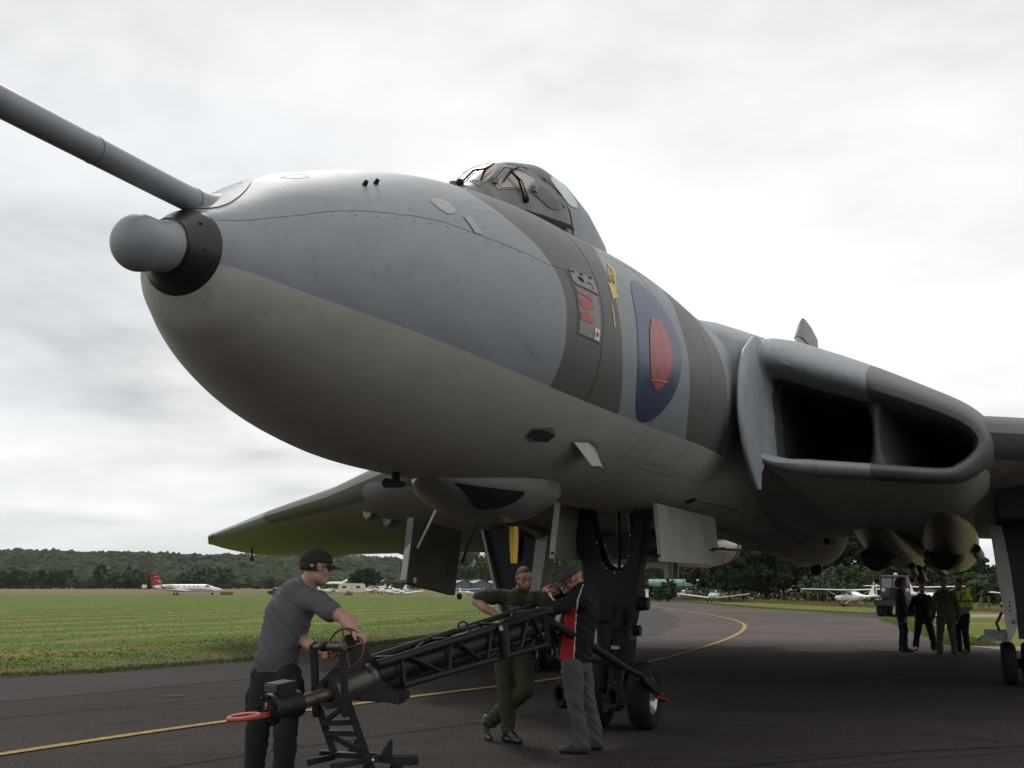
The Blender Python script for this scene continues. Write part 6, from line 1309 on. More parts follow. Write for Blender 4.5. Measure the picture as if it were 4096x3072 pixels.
# green round-roofed hangar
r = empty('green_hangar', (gx(1456, 225), 225, 0), R(-3), 'low green hangar with a rounded corrugated roof', 'hangar')
GRF = mat('green_roof', (0.055, 0.165, 0.125), 0.55, var=.15, vscale=.6, dirt=(.03, .06, .045), dirt_amt=.5, dscale=.8); GWL = mat('green_wall', (0.008, 0.055, 0.042), 0.6, var=.1)
m = MB(); m.box((0, 0, .62), (10.4, 6, 1.24)); m.build('wall', GWL, r)
for k in range(8):
    x0 = -5.3 + k * 1.325; m = MB(); lp = []
    for f, dz in ((0, -.03), (.1, .0), (.9, .0), (1, -.03)):
        lp.append([(x0 + 1.325 * f, -3.1 * math.cos(math.pi * j / 14), 1.2 + (1.35 + dz) * math.sin(math.pi * j / 14)) for j in range(15)])
    m.loft(lp, closed=False); m.build('roof_sheet', GRF, r, smooth=30)
m = MB(); m.slab([(-5.3, -3.05 * math.cos(math.pi * j / 14), 1.2 + 1.3 * math.sin(math.pi * j / 14)) for j in range(15)], (.05, 0, 0)); m.build('end_wall', GRF, r)
m = MB(); m.box((gx(1393, 112), 112, .55), (.26, .26, 1.0)); m.box((gx(1393, 112), 112, 1.08), (.34, .34, .07)); tag(m.build('white_post_box', MT['white']), 'small white cabinet on the grass left of the green hangar', 'cabinet')
# windsock
r = empty('windsock', (gx(1393, 130), 130, 0), 0, 'orange windsock on a thin dark mast right of the nose leg', 'windsock')
m = MB(); m.cyl((0, 0, 0), (0, 0, 3.4), .05, .035, 8); m.build('mast', MT['void'], r, smooth=60)
m = MB(); a_ = Vector((-.05, 0, 3.42)); 
pts = [a_, a_ + Vector((-.25, -.1, -.12)), a_ + Vector((-.6, -.2, -.42)), a_ + Vector((-.85, -.3, -.75))]; m.tube(pts, [.16, .15, .12, .08], 12); m.build('sock', MT['orange'], r, smooth=60)
m = MB(); m.cyl((0, 0, 0), (0, 0, 4.6), .06, .04, 8); m.box((0, 0, 4.6), (.5, .2, .12)); o = m.build('lamp_post', MT['void'], loc=(gx(1471, 190), 190, 0)); tag(o, 'thin lamp post with a pale lamp above the green hangar', 'lamp post')
# fence
r = empty('post_fence', (0, 0, 0), 0, 'post-and-wire fence running in front of the tall trees', 'fence'); g_ = random.Random(3)
WD = mat('weathered_wood', (0.10, 0.078, 0.055), 0.9, var=.3, vscale=3); FNv = [Vector((float(a_), float(b_), 0)) for a_, b_ in FN]; acc = 0; tops = []
seg = 2.1; L_ = 0
pm = MB(); pm.box((0, 0, .42), (.10, .10, .95)); pm.box((0, 0, .91), (.10, .10, .03), taper=.6); first = pm.build('post', WD, r)
posts = []
for i in range(len(FNv) - 1):
    d = FNv[i + 1] - FNv[i]
    while L_ < d.length:
        p = FNv[i] + d.normalized() * L_; posts.append(p); L_ += seg * (.9 + .2 * g_.random())
    L_ -= d.length
for i, p in enumerate(posts):
    o = first if i == 0 else first.copy()
    if i: COL.objects.link(o)
    o.location = p; o.rotation_euler = (g_.uniform(-.05, .05), g_.uniform(-.05, .05), g_.random()); o.scale = (1, 1, g_.uniform(.85, 1.08))
for z in (.35, .6, .82): m = MB(); m.tube([p + Vector((0, 0, z)) for p in posts], .008, 4); m.build('wire', MT['void'], r)
for (px, an) in ((1905 / 1.585 * .54, 0),): pass
for x_, an in ((gx(2083, 77), -.3), (gx(2094, 77), .35), (gx(2098, 77.5), .0)): m = MB(); m.box((0, 0, .5), (.1, .1, 1.05)); o = m.build('strut_post', WD, r, loc=(x_, 77, 0), rot=(0, an, 0))
# tug ------------------------------------------------------------------------
r = empty('aircraft_tug', (gx(1928, 60.5), 60.5, 0), R(-118), 'dark grey military aircraft tug with a boxy cab behind the group of men', 'tug')
TG = mat('tug_grey', (0.012, 0.014, 0.016), 0.5, spec=.15, var=.15, vscale=4, dirt=(.04, .04, .038), dirt_amt=.4, dscale=5); TG2 = mat('tug_trim', (0.05, 0.056, 0.06), .6, spec=.2)
m = MB(); m.box((0.1, 0, .80), (2.6, 1.15, .5)); m.build('chassis', TG, r)
m = MB(); lp = [[(x, yy, z) for x, z in [(-.75, .95), (-.75, 1.98), (-.65, 2.04), (.42, 2.04), (.50, 1.98), (.58, .95)]] for yy in (-.82, -.78, .42, .46)]
m.loft(lp, cap0=True, cap1=True); cab = m.build('cab', TG, r, smooth=30); bv = cab.modifiers.new('bevel', 'BEVEL'); bv.width = .05; bv.segments = 2; bv.limit_method = 'ANGLE'
for y0 in (-.70, -.13): m = MB(); m.slab([(.56, y0, 1.42), (.56, y0 + .48, 1.42), (.53, y0 + .48, 1.90), (.53, y0, 1.90)], (.015, 0, 0)); m.build('windscreen', mat('tug_glass', (.10, .11, .11), .15, spec=.6), r)
for x0, x1 in ((-.55, -.15), (-.05, .35)):
    m = MB(); m.slab([(x0, -.84, 1.42), (x1, -.84, 1.42), (x1, -.84, 1.88), (x0, -.84, 1.88)], (0, -.012, 0)); m.build('side_window', mat('tug_side_glass', (.20, .23, .23), .1, spec=.8), r)
    m = MB(); m.slab([(x0, .48, 1.42), (x1, .48, 1.42), (x1, .48, 1.88), (x0, .48, 1.88)], (0, .012, 0)); m.build('side_window', MT['darkglass'], r)
m = MB(); m.box((1.0, .18, 1.13), (.85, .72, .62)); hd = m.build('bonnet', TG, r)
for k in range(9): m = MB(); m.box((1.44, .18, .87 + k * .058), (.03, .56, .022)); m.build('grille_slat', TG2 if k % 2 else MT['void'], hd)
for yy in (-.62, .66):
    m = MB(); m.lathe((.60 if yy < 0 else 1.25, yy, 1.30), (1, 0, 0), [(-.1, .05), (0, .085), (.06, .095), (.07, .08), (.085, .02)], 16); m.build('headlight', mat('headlamp', (.5, .5, .47), .15), r, smooth=50)
m = MB(); m.box((1.62, 0, .68), (.14, 1.9, .26)); m.build('bumper', mat('tug_bumper', (.030, .036, .040), .7, var=.2, spec=.2), r)
m = MB(); m.box((1.15, -.62, .93), (1.0, .5, .05)); m.build('mudguard', TG2, r); m = MB(); m.box((1.15, .72, .95), (.9, .42, .05)); m.build('mudguard', TG2, r)
for X in (-.95, 1.1):
    for s_ in (-1, 1):
        m = MB(); tyre(m, (X, s_ * .72, .40), (0, 1, 0), .42, .34, .2, 24); w__ = m.build('wheel', MT['rubber'], r, smooth=40); m = MB(); rim(m, (X, s_ * .72, .4), (0, 1, 0), .3, .2, 16); m.build('rim', TG, w__, smooth=40)
m = MB(); m.lathe((.0, -.1, 2.05), (0, 0, 1), [(0, .09), (.03, .11), (.10, .09), (.13, .02)], 12); m.build('beacon', mat('beacon_glass', (.55, .55, .5), .2), r, smooth=60)
m = MB(); m.tube([(1.55, .5, .8), (1.5, .52, 1.15)], .02, 6); m.build('handle', TG2, r)
# ================================================================ tow bar and its gear
tb = empty('tow_bar', (-1.3, 7.9, 0), 0, 'long black lattice tow bar leading to the nose wheel, with a red hand wheel', 'tow bar')
BLK = MT['black']; tb0 = Vector(tb.location)
def tp(px, py, y): return wpt(px, py, y) - tb0
def part(name, m_, mt=BLK, smooth=None): return m_.build(name, mt, tb, smooth=smooth)
# towing eye
c = tp(527, 1549, 7.02); m = MB(); ring = []
ax1 = Vector((.93, .36, .10)).normalized(); ax2 = Vector((-.36, .93, 0)).normalized()
for k in range(28):
    a = 2 * math.pi * k / 28; ring.append(c + ax1 * (.088 * math.cos(a)) + ax2 * (.10 * math.sin(a)))
m.tube(ring, .0145, 8, closed=True); part('towing_eye', m, mat('orange_red', (.33, .045, .02), .5, var=.2, dirt=(.16, .13, .12), dirt_amt=.9, dscale=16), 60)
m = MB(); m.slab([tp(545, 1549, 7.04), tp(592, 1536, 7.15), tp(592, 1546, 7.15), tp(548, 1556, 7.04)], ax2 * .10); part('eye_shank', m, mat('shank_red', (.42, .045, .018), .5, var=.2, dirt=(.06, .04, .04), dirt_amt=.7, dscale=18))
ka = tp(578, 1534, 7.15); kb = tp(655, 1516, 7.36); kd = (kb - ka).normalized()
m = MB(); m.lathe(ka, kd, [(0, .02), (0, .095), (.02, .098), (.035, .095), (.035, .066), (.15, .070), (.18, .082), (.23, .082), (.25, .055)], 28); part('swivel_flange', m, BLK, 40)
for k in range(8):
    a = 2 * math.pi * k / 8; u = kd.orthogonal().normalized(); v = kd.cross(u); p = ka + (u * math.cos(a) + v * math.sin(a)) * .080; m = MB(); m.cyl(p - kd * .015, p, .010, .010, 6); part('flange_bolt', m, MT['legblack'])
m = MB(); cc_ = tp(607, 1500, 7.28); rotm = kd.to_track_quat('X', 'Z').to_matrix(); m.box(cc_, (.14, .13, .15), rotm); part('lock_box', m); m = MB(); m.box(tp(600, 1484, 7.26), (.12, .11, .04), rotm); part('lock_lid', m, mat('worn_black', (.035, .036, .038), .5, var=.3, dirt=(.12, .11, .1), dirt_amt=.5, dscale=20))
m = MB(); m.cyl(tp(575, 1533, 7.10), tp(575, 1517, 7.10), .009, .007, 8); part('locking_pin', m, mat('brass', (.3, .22, .08), .35, .8)); m = MB(); m.box(tp(590, 1527, 7.12), (.09, .06, .02), rotm); part('pin_plate', m)
sa = tp(640, 1520, 7.34); sb = tp(715, 1497, 7.64); se = tp(800, 1462, 8.05)
m = MB(); m.cyl(sa, sb + (sb - sa) * .3, .042, .042, 20); part('piston_rod', m, mat('greasy_steel', (.10, .085, .06), .3, .5, var=.3), 40)
m = MB(); m.lathe(tp(708, 1500, 7.62), (se - sb), [(0, .05), (0, .095), (.05, .10), (.18, .098), (.42, .096), (.46, .10), (.47, .09)], 28); part('buffer_cylinder', m, mat('buffer_grey', (.05, .045, .036), .35, .3, var=.3, dirt=(.10, .09, .06), dirt_amt=.5, dscale=15), 40)
for k in range(2): 
    p = tp(708, 1500, 7.62) + (se - sb).normalized() * (.40 + .02 * k); u = (se - sb).orthogonal().normalized(); v = (se - sb).normalized().cross(u); m = MB(); m.tube([p + (u * math.cos(R(a)) + v * math.sin(R(a))) * .099 for a in range(0, 360, 20)], .004, 5, closed=True); part('cylinder_clip', m, MT['steel'], 60)
# side plates (near and far) of the head
G1 = [(757, 1381), (772, 1383), (781, 1400), (789, 1436), (863, 1501), (861, 1519), (751, 1513), (690, 1473), (726, 1438), (745, 1400)]
G2 = [(762, 1381), (777, 1383), (806, 1424), (816, 1430), (885, 1494), (885, 1509), (862, 1511), (800, 1500), (740, 1470), (735, 1438), (750, 1400)]
def yg(px, base): return base + (px - 757) * .0034
m = MB(); m.slab([tp(x, y, yg(x, 7.78)) for x, y in G1], (-.004, .016, 0)); part('head_plate', m)
m = MB(); m.slab([tp(x, y, yg(x, 8.00)) for x, y in G2], (-.004, .016, 0)); part('head_plate', m)
m = MB(); m.slab([tp(861, 1519, yg(861, 7.80)), tp(700, 1480, yg(700, 7.80)), tp(715, 1478, yg(700, 8.0)), tp(878, 1512, yg(878, 8.0))], (0, 0, -.012)); part('head_base', m)
m = MB(); m.cyl(tp(755, 1385, 7.74), tp(762, 1384, 8.06), .045, .045, 16); part('head_pivot', m, BLK, 40)
for x, y in ((788, 1442), (800, 1452), (838, 1485), (742, 1505), (775, 1508)): m = MB(); p = tp(x, y, yg(x, 7.775)); m.cyl(p, p + Vector((0, -.01, 0)), .009, .009, 8); part('plate_bolt', m, MT['legblack'])
# upright jack frame: two flat bars with rounded ends and a cross tube
for x0, yy in ((676, 7.68), (739, 7.50)):
    m = MB(); p = []
    for a in range(0, 181, 20): p.append(tp(x0 + 7.5 * math.cos(R(a)), 1398 - 7.5 * math.sin(R(a)), yy))
    for a in range(180, 361, 20): p.append(tp(x0 + 5 + 7 * math.cos(R(a)), 1543 - 7 * math.sin(R(a)), yy))
    m.slab(p, (.006, .035, 0)); o = part('frame_bar', m); bv = o.modifiers.new('bevel', 'BEVEL'); bv.width = .004; bv.segments = 2
m = MB(); m.cyl(tp(672, 1398, 7.72), tp(745, 1397, 7.50), .022, .022, 16); m2 = part('cross_tube', m, mat('worn_tube', (.05, .05, .05), .35, .4, var=.3), 40)
for px_ in (700, 722): m = MB(); m.cyl(tp(px_ - 4, 1397, 7.63), tp(px_ + 4, 1397, 7.61), .030, .030, 16); part('tube_collar', m, BLK, 40)
m = MB(); m.ball(tp(679, 1392, 7.7), .018, 10); part('tube_cap', m, BLK, 60)
# hand wheel
hc = tp(747, 1401, 7.66); u_ = Vector((1, -.22, 0)).normalized(); v_ = Vector((.0, .12, 1)).normalized(); HWR = .119
m = MB(); m.tube([hc + u_ * (HWR * math.cos(R(a))) + v_ * (HWR * 1.06 * math.sin(R(a))) for a in range(0, 360, 8)], .0078, 10, closed=True); RDW = mat('worn_red', (0.15, 0.012, 0.010), .5, var=.3, vscale=12, dirt=(.03, .02, .02), dirt_amt=.5, dscale=25); hw = part('hand_wheel', m, RDW, 60)
for a in (15, 105, 195, 285): m = MB(); m.cyl(hc, hc + u_ * (HWR * math.cos(R(a))) + v_ * (HWR * 1.06 * math.sin(R(a))), .008, .006, 8); m.build('spoke', RDW, hw, smooth=60)
m = MB(); m.cyl(hc + Vector((0, -.02, 0)), hc + Vector((.01, .12, 0)), .02, .02, 12); part('wheel_hub', m, BLK, 40)
# stand legs
def bar(name, p0, p1, w_, d_=None, mt=BLK):
    d = (p1 - p0); rt = d.to_track_quat('Z', 'X').to_matrix(); m = MB(); m.box((p0 + p1) / 2, (w_, d_ or w_, d.length), rt); o = part(name, m, mt); return o
bar('stand_leg', tp(686, 1520, 7.72), tp(724, 1634, 7.72), .042); bar('stand_leg', tp(750, 1512, 7.56), tp(795, 1640, 7.60), .042)
bar('stand_rung', tp(699, 1562, 7.70), tp(766, 1560, 7.58), .034); bar('stand_rung', tp(705, 1583, 7.70), tp(772, 1585, 7.58), .034)
bar('stand_brace', tp(697, 1562, 7.71), tp(742, 1528, 7.58), .026); bar('stand_brace', tp(720, 1590, 7.70), tp(790, 1628, 7.60), .034); bar('stand_rung', tp(722, 1630, 7.72), tp(795, 1634, 7.62), .034)
# foot bars with toe plates, and small wheels beneath
def flat(name, P4, th_, mt=BLK): m = MB(); m.slab([tp(*p) for p in P4], (0, .012, 0) if th_ is None else th_); return part(name, m, mt)
flat('foot_bar', [(662, 1641, 7.45), (722, 1629, 7.7), (722, 1642, 7.7), (664, 1655, 7.45)], (.003, .03, 0)); flat('foot_bar', [(712, 1651, 7.35), (818, 1632, 7.68), (818, 1645, 7.68), (714, 1664, 7.35)], (.003, .03, 0))
flat('foot_bar', [(690, 1622, 7.9), (812, 1627, 8.0), (812, 1637, 8.0), (690, 1632, 7.9)], (.003, .03, 0)); flat('foot_bar', [(808, 1634, 7.75), (902, 1635, 7.95), (902, 1652, 7.95), (880, 1655, 7.9), (808, 1646, 7.75)], (.003, .03, 0)); flat('foot_bar', [(800, 1628, 8.0), (900, 1632, 8.15), (898, 1640, 8.15), (800, 1638, 8.0)], (.003, .03, 0))
flat('toe_plate', [(842, 1597, 7.76), (846, 1600, 7.76), (846, 1640, 7.76), (822, 1636, 7.72), (824, 1626, 7.72)], (.004, .02, 0)); flat('toe_plate', [(769, 1597, 8.0), (772, 1600, 8.0), (772, 1630, 8.0), (748, 1626, 8.0)], (.004, .02, 0))
m = MB(); m.cyl(tp(805, 1641, 7.56), tp(806, 1641, 7.5), .008, .008, 10); part('foot_bolt', m, MT['alloy'])
for (x, y, yy) in ((728, 1672, 7.7), (797, 1672, 7.65), (856, 1668, 7.9)):
    m = MB(); tyre(m, tp(x, y + 8, yy) , Vector((.9, .35, 0)), .095, .06, .05, 24); part('castor_wheel', m, MT['rubber'], 40)
    bar('castor_fork', tp(x, y - 24, yy), tp(x, y + 6, yy), .03)
bar('castor_post', Vector(tp(728, 1680, 7.7)), Vector((tp(728, 1680, 7.7).x, tp(728, 1680, 7.7).y, 0.1)), .04); bar('castor_post', Vector(tp(797, 1680, 7.65)), Vector((tp(797, 1680, 7.65).x, tp(797, 1680, 7.65).y, 0.1)), .04)
for (x, yy) in ((728, 7.7), (797, 7.65)):
    q = tp(x, 1680, yy); m = MB(); tyre(m, (q.x, q.y, .1), Vector((.9, .35, 0)), .10, .07, .05, 24); part('ground_wheel', m, MT['rubber'], 40)
# lattice boom
def ln(p0, p1, f): return p0.lerp(p1, f)
UN0, UN1 = tp(812, 1436, 8.0), tp(1178, 1322, 11.0); UF0, UF1 = tp(797, 1424, 8.35), tp(1150, 1309, 11.5)
LN0, LN1 = tp(868, 1481, 8.25), tp(1182, 1392, 11.0); LF0, LF1 = tp(868, 1470, 8.55), tp(1160, 1380, 11.5)
for p0, p1, r_ in ((UN0, UN1, .030), (UF0, UF1, .026), (LN0, LN1, .026), (LF0, LF1, .024)): m = MB(); m.cyl(p0, p1, r_, r_, 14); part('boom_chord', m, BLK, 40)
m = MB(); m.cyl(tp(800, 1460, 8.1), tp(1175, 1348, 11.2), .075, .075, 20); part('boom_core_tube', m, BLK, 40)
def lattice(A0, A1, B0, B1, n_, name, r_=.016):
    for k in range(n_):
        f0, f1 = (k + .1) / n_, (k + .9) / n_
        p, q = (ln(A0, A1, f1), ln(B0, B1, f0)) if k % 2 == 0 else (ln(A0, A1, f0), ln(B0, B1, f1)); m = MB(); m.cyl(p, q, r_, r_, 8); part(name, m, BLK, 40)
lattice(UN0, UN1, LN0, LN1, 8, 'lattice_brace'); lattice(UF0, UF1, LF0, LF1, 8, 'lattice_brace'); lattice(UN0, UN1, UF0, UF1, 7, 'lattice_tie', .013); lattice(LN0, LN1, LF0, LF1, 6, 'lattice_tie', .013)
m = MB(); m.cyl(tp(1085, 1348, 9.9), tp(1092, 1420, 9.9), .045, .045, 16); part('boom_post', m, BLK, 40)
m = MB(); m.tube([tp(1000 + 10 * math.cos(R(a)), 1352 - 9 * math.sin(R(a)), 9.25) for a in range(-60, 250, 20)], .008, 6); part('lifting_ring', m, BLK, 60)
bar('clamp_plate', tp(982, 1362, 9.2), tp(1030, 1352, 9.3), .02, .06); bar('spring_strut', tp(1081, 1352, 9.85), tp(1084, 1362, 9.85), .03, .03, MT['alloy'])
for k in range(5): m = MB(); p = tp(1094 + k * 11, 1341 - k * 3, 10.0 + k * .08); m.box(p, (.05, .06, .03)); m.cyl(p, p + Vector((0, 0, .03)), .012, .012, 6); part('tool_clip', m, MT['legblack'])
# end frame and the two arms to the wheel hubs
bar('end_frame', tp(1112, 1330, 10.6), tp(1190, 1316, 11.1), .06, .05); bar('end_frame', tp(1178, 1318, 11.0), tp(1184, 1396, 11.0), .05, .05); bar('end_frame', tp(1152, 1309, 11.5), tp(1160, 1385, 11.5), .045)
GP = lambda dx, y, z: AW(GX + dx, y - .07, z) - tb0
R0, R1, R2, R3 = tp(1190, 1345, 11.1), tp(1286, 1401, 12.0), tp(1384, 1459, 12.95), GP(.0, .50, .34)
m = MB(); m.tube([R0, R1, tp(1350, 1443, 12.6)], .045, 12); part('hub_arm', m, BLK, 40); m = MB(); m.tube([tp(1338, 1437, 12.5), R2, tp(1392, 1472, 13.0)], .035, 10); part('hub_arm', m, BLK, 40); bar('hub_arm_plate', tp(1384, 1462, 12.98), R3, .07, .09)
m = MB(); m.tube([tp(1176, 1345, 11.2), tp(1215, 1400, 12.3), GP(-.2, -.52, .36)], .045, 12); part('hub_arm', m, BLK, 40)
bar('axle_beam', tp(1240, 1421, 12.4), tp(1345, 1440, 12.6), .05); bar('castor_arm', tp(1345, 1442, 12.55), tp(1332, 1500, 12.3), .05, .05); bar('castor_arm', tp(1322, 1432, 12.5), tp(1318, 1490, 12.35), .05, .05)
for (x, y, yy) in ((1331, 1506, 12.25), (1216, 1499, 11.9)):
    m = MB(); tyre(m, tp(x, y, yy), Vector((.85, .45, 0)), .135, .10, .07, 28); part('castor_wheel', m, MT['rubber'], 40)
    for k in range(20):
        a = 2 * math.pi * k / 20; ax_ = Vector((.85, .45, 0)).normalized(); u = Vector((0, 0, 1)); v = ax_.cross(u); d = u * math.cos(a) + v * math.sin(a); m = MB(); m.box(tp(x, y, yy) + d * .134 + ax_ * (.02 if k % 2 else -.02), (.016, .05, .014), d.to_track_quat('Z', 'Y').to_matrix()); part('tread_block', m, MT['rubber'])
m = MB(); m.tube([tp(1415, 1506, 13.25), tp(1442, 1512, 13.15)], .016, 8); part('release_handle', m, MT['red'], 60); m = MB(); m.tube([tp(1417, 1508, 13.25), tp(1432, 1499, 13.2)], .014, 8); part('release_handle', m, MT['red'], 60)
m = MB(); m.tube([tp(1209, 1418, 12.0), tp(1212, 1425, 12.0), tp(1222, 1432, 12.0)], .016, 6); part('hook', m, MT['steel'], 60)
# chocks and orange rope by the starboard bogie
def chock(label, x, y, rz, w_=.7):
    m = MB(); lp = [[(-.16, yy, 0), (.16, yy, 0), (.06, yy, .18), (-.06, yy, .18)] for yy in (-w_ / 2, w_ / 2)]; m.loft(lp, cap0=True, cap1=True); o = m.build('wheel_chock', MT['void'], loc=(x, y, 0.004), rot=(0, 0, rz)); tag(o, label, 'chock', 'chocks at the starboard wheels')
p = AW(15.3, -4.75, 0); chock('black wheel chock in front of the starboard bogie', p.x, p.y, math.atan2(-math.cos(TH), -math.sin(TH)), 1.1); p = AW(16.9, -4.0, 0); chock('black wheel chock behind the rear starboard wheels', p.x + .1, p.y, math.atan2(-math.cos(TH), -math.sin(TH)), .5)
m = MB(); m.tube([wpt(945, 1446, 17.9) * 1.0, wpt(975, 1444, 18.0), wpt(1010, 1441, 18.2), wpt(1040, 1440, 18.1), wpt(1066, 1434, 18.3)], .018, 6)
for i, v in enumerate(m.v): m.v[i] = (v[0], v[1], max(.006, min(v[2], .05)))
tag(m.build('orange_rope', MT['orange'], smooth=60), 'orange rope lying on the tarmac by the starboard wheels', 'rope')
# ================================================================ people
SKIN = mat('skin', (0.36, 0.19, 0.135), 0.5, var=0.10, vscale=14, bump=.1, bscale=90); SKIN_P = mat('skin_pale', (0.42, 0.24, 0.18), 0.5, var=0.10, vscale=14, bump=.1, bscale=90); SKIN_R = mat('skin_ruddy', (0.38, 0.165, 0.12), 0.5, var=0.15, vscale=16, bump=.1, bscale=90)
def cloth(name, col, sc=26, b=.12): return mat(name, col, 0.88, var=.07, vscale=4, bump=b, bscale=140, spec=.2)
C_TEE = cloth('grey_tshirt', (0.100, 0.099, 0.110)); C_TRB = cloth('charcoal_trousers', (0.022, 0.021, 0.022)); C_OLV = cloth('olive_coverall', (0.040, 0.042, 0.022)); C_JKT = cloth('black_jacket', (0.016, 0.014, 0.016)); C_JRED = cloth('red_panel', (0.36, 0.02, 0.022)); C_TRG = cloth('grey_trousers', (0.075, 0.074, 0.076))
C_BOOT = mat('black_boot', (0.014, 0.013, 0.013), .45, var=.2); C_SHOE = mat('brown_shoe', (0.034, 0.027, 0.024), .7, var=.25, vscale=20); C_SOLE = mat('grey_sole', (0.10, 0.098, 0.095), .7)
C_CAPG = cloth('olive_cap', (0.034, 0.034, 0.022), 50); C_CAPB = cloth('slate_cap', (0.055, 0.052, 0.060), 50); HAIR_D = mat('dark_hair', (0.020, 0.013, 0.010), .7, bump=.5, bscale=160); HAIR_B = mat('brown_hair', (0.060, 0.034, 0.020), .7, bump=.5, bscale=140); HAIR_G = mat('grey_hair', (0.24, 0.22, 0.20), .8, bump=.5, bscale=140); HAIR_R = mat('ginger_hair', (0.13, 0.052, 0.022), .8, bump=.5, bscale=140)
HAIR_BUZZ = mat('cropped_hair', (0.045, 0.026, 0.020), .7, bump=.3, bscale=200); BEARD = mat('beard', (0.085, 0.040, 0.024), .8, bump=.4, bscale=200)
C_NAVY = cloth('navy_overalls', (0.017, 0.020, 0.030)); C_BLK = cloth('black_top', (0.014, 0.013, 0.014)); C_NVT = cloth('dark_trousers', (0.015, 0.015, 0.018)); C_HV = cloth('hi_vis_yellow', (0.60, 0.82, 0.06)); C_HVG = cloth('reflective_grey', (0.20, 0.21, 0.20))
def camo_mat():
    m = bpy.data.materials.new('camouflage_cloth'); m.use_nodes = True; t = m.node_tree; L = t.links.new; b = t.nodes['Principled BSDF']; b.inputs['Roughness'].default_value = .9
    tc = t.nodes.new('ShaderNodeTexCoord'); cur = None
    for i, (sc, lo, col) in enumerate(((7, .50, (0.040, 0.050, 0.020)), (9, .55, (0.10, 0.085, 0.045)), (13, .57, (0.028, 0.018, 0.012)))):
        mp = t.nodes.new('ShaderNodeMapping'); mp.inputs['Location'].default_value = (i * 3.1, i * 1.7, 0); mp.inputs['Scale'].default_value = (1, 1, 1.6); L(tc.outputs['Object'], mp.inputs[0])
        n_ = t.nodes.new('ShaderNodeTexNoise'); n_.inputs['Scale'].default_value = sc; n_.inputs['Detail'].default_value = 3; L(mp.outputs[0], n_.inputs[0])
        r = t.nodes.new('ShaderNodeMapRange'); L(n_.outputs[0], r.inputs[0]); r.inputs[1].default_value = lo; r.inputs[2].default_value = lo + .02
        x = t.nodes.new('ShaderNodeMix'); x.data_type = 'RGBA'; L(r.outputs[0], x.inputs[0]); x.inputs[7].default_value = (*col, 1)
        if cur: L(cur, x.inputs[6])
        else: x.inputs[6].default_value = (0.062, 0.058, 0.034, 1)
        cur = x.outputs[2]
    L(cur, b.inputs['Base Color']); return m
C_CAMO = camo_mat()
def cone_mesh(p0, r0, p1, r1, fl=1.0, fd=None, n=18, k=6):
    p0 = Vector(p0); p1 = Vector(p1); d = p1 - p0; ln_ = d.length
    if ln_ < 1e-5: d = Vector((0, 0, 1)); p1 = p0 + d * 1e-4; ln_ = 1e-4
    d = d.normalized(); u = d.orthogonal().normalized(); w_ = d.cross(u); prof = []
    for i in range(k + 1): a = -math.pi / 2 + (math.pi / 2) * i / k; prof.append((r0 * math.sin(a), max(1e-4, r0 * math.cos(a))))
    for i in range(k + 1): a = (math.pi / 2) * i / k; prof.append((ln_ + r1 * math.sin(a), max(1e-4, r1 * math.cos(a))))
    vs = []
    for h_, r in prof:
        for j in range(n):
            t = 2 * math.pi * j / n; vs.append(p0 + d * h_ + u * (r * math.cos(t)) + w_ * (r * math.sin(t)))
    if fl != 1.0:
        f = Vector(fd).normalized(); out_ = []
        for v in vs:
            t = max(0, min(1, (v - p0).dot(d) / ln_)); c = p0 + d * (t * ln_); q = v - c; out_.append(c + q + f * (q.dot(f) * (fl - 1)))
        vs = out_
    m_ = len(prof); fs = []
    for i in range(m_ - 1):
        for j in range(n): fs.append((i * n + j, i * n + (j + 1) % n, (i + 1) * n + (j + 1) % n, (i + 1) * n + j))
    fs += [tuple(range(n - 1, -1, -1)), tuple(range((m_ - 1) * n, m_ * n))]
    return vs, fs
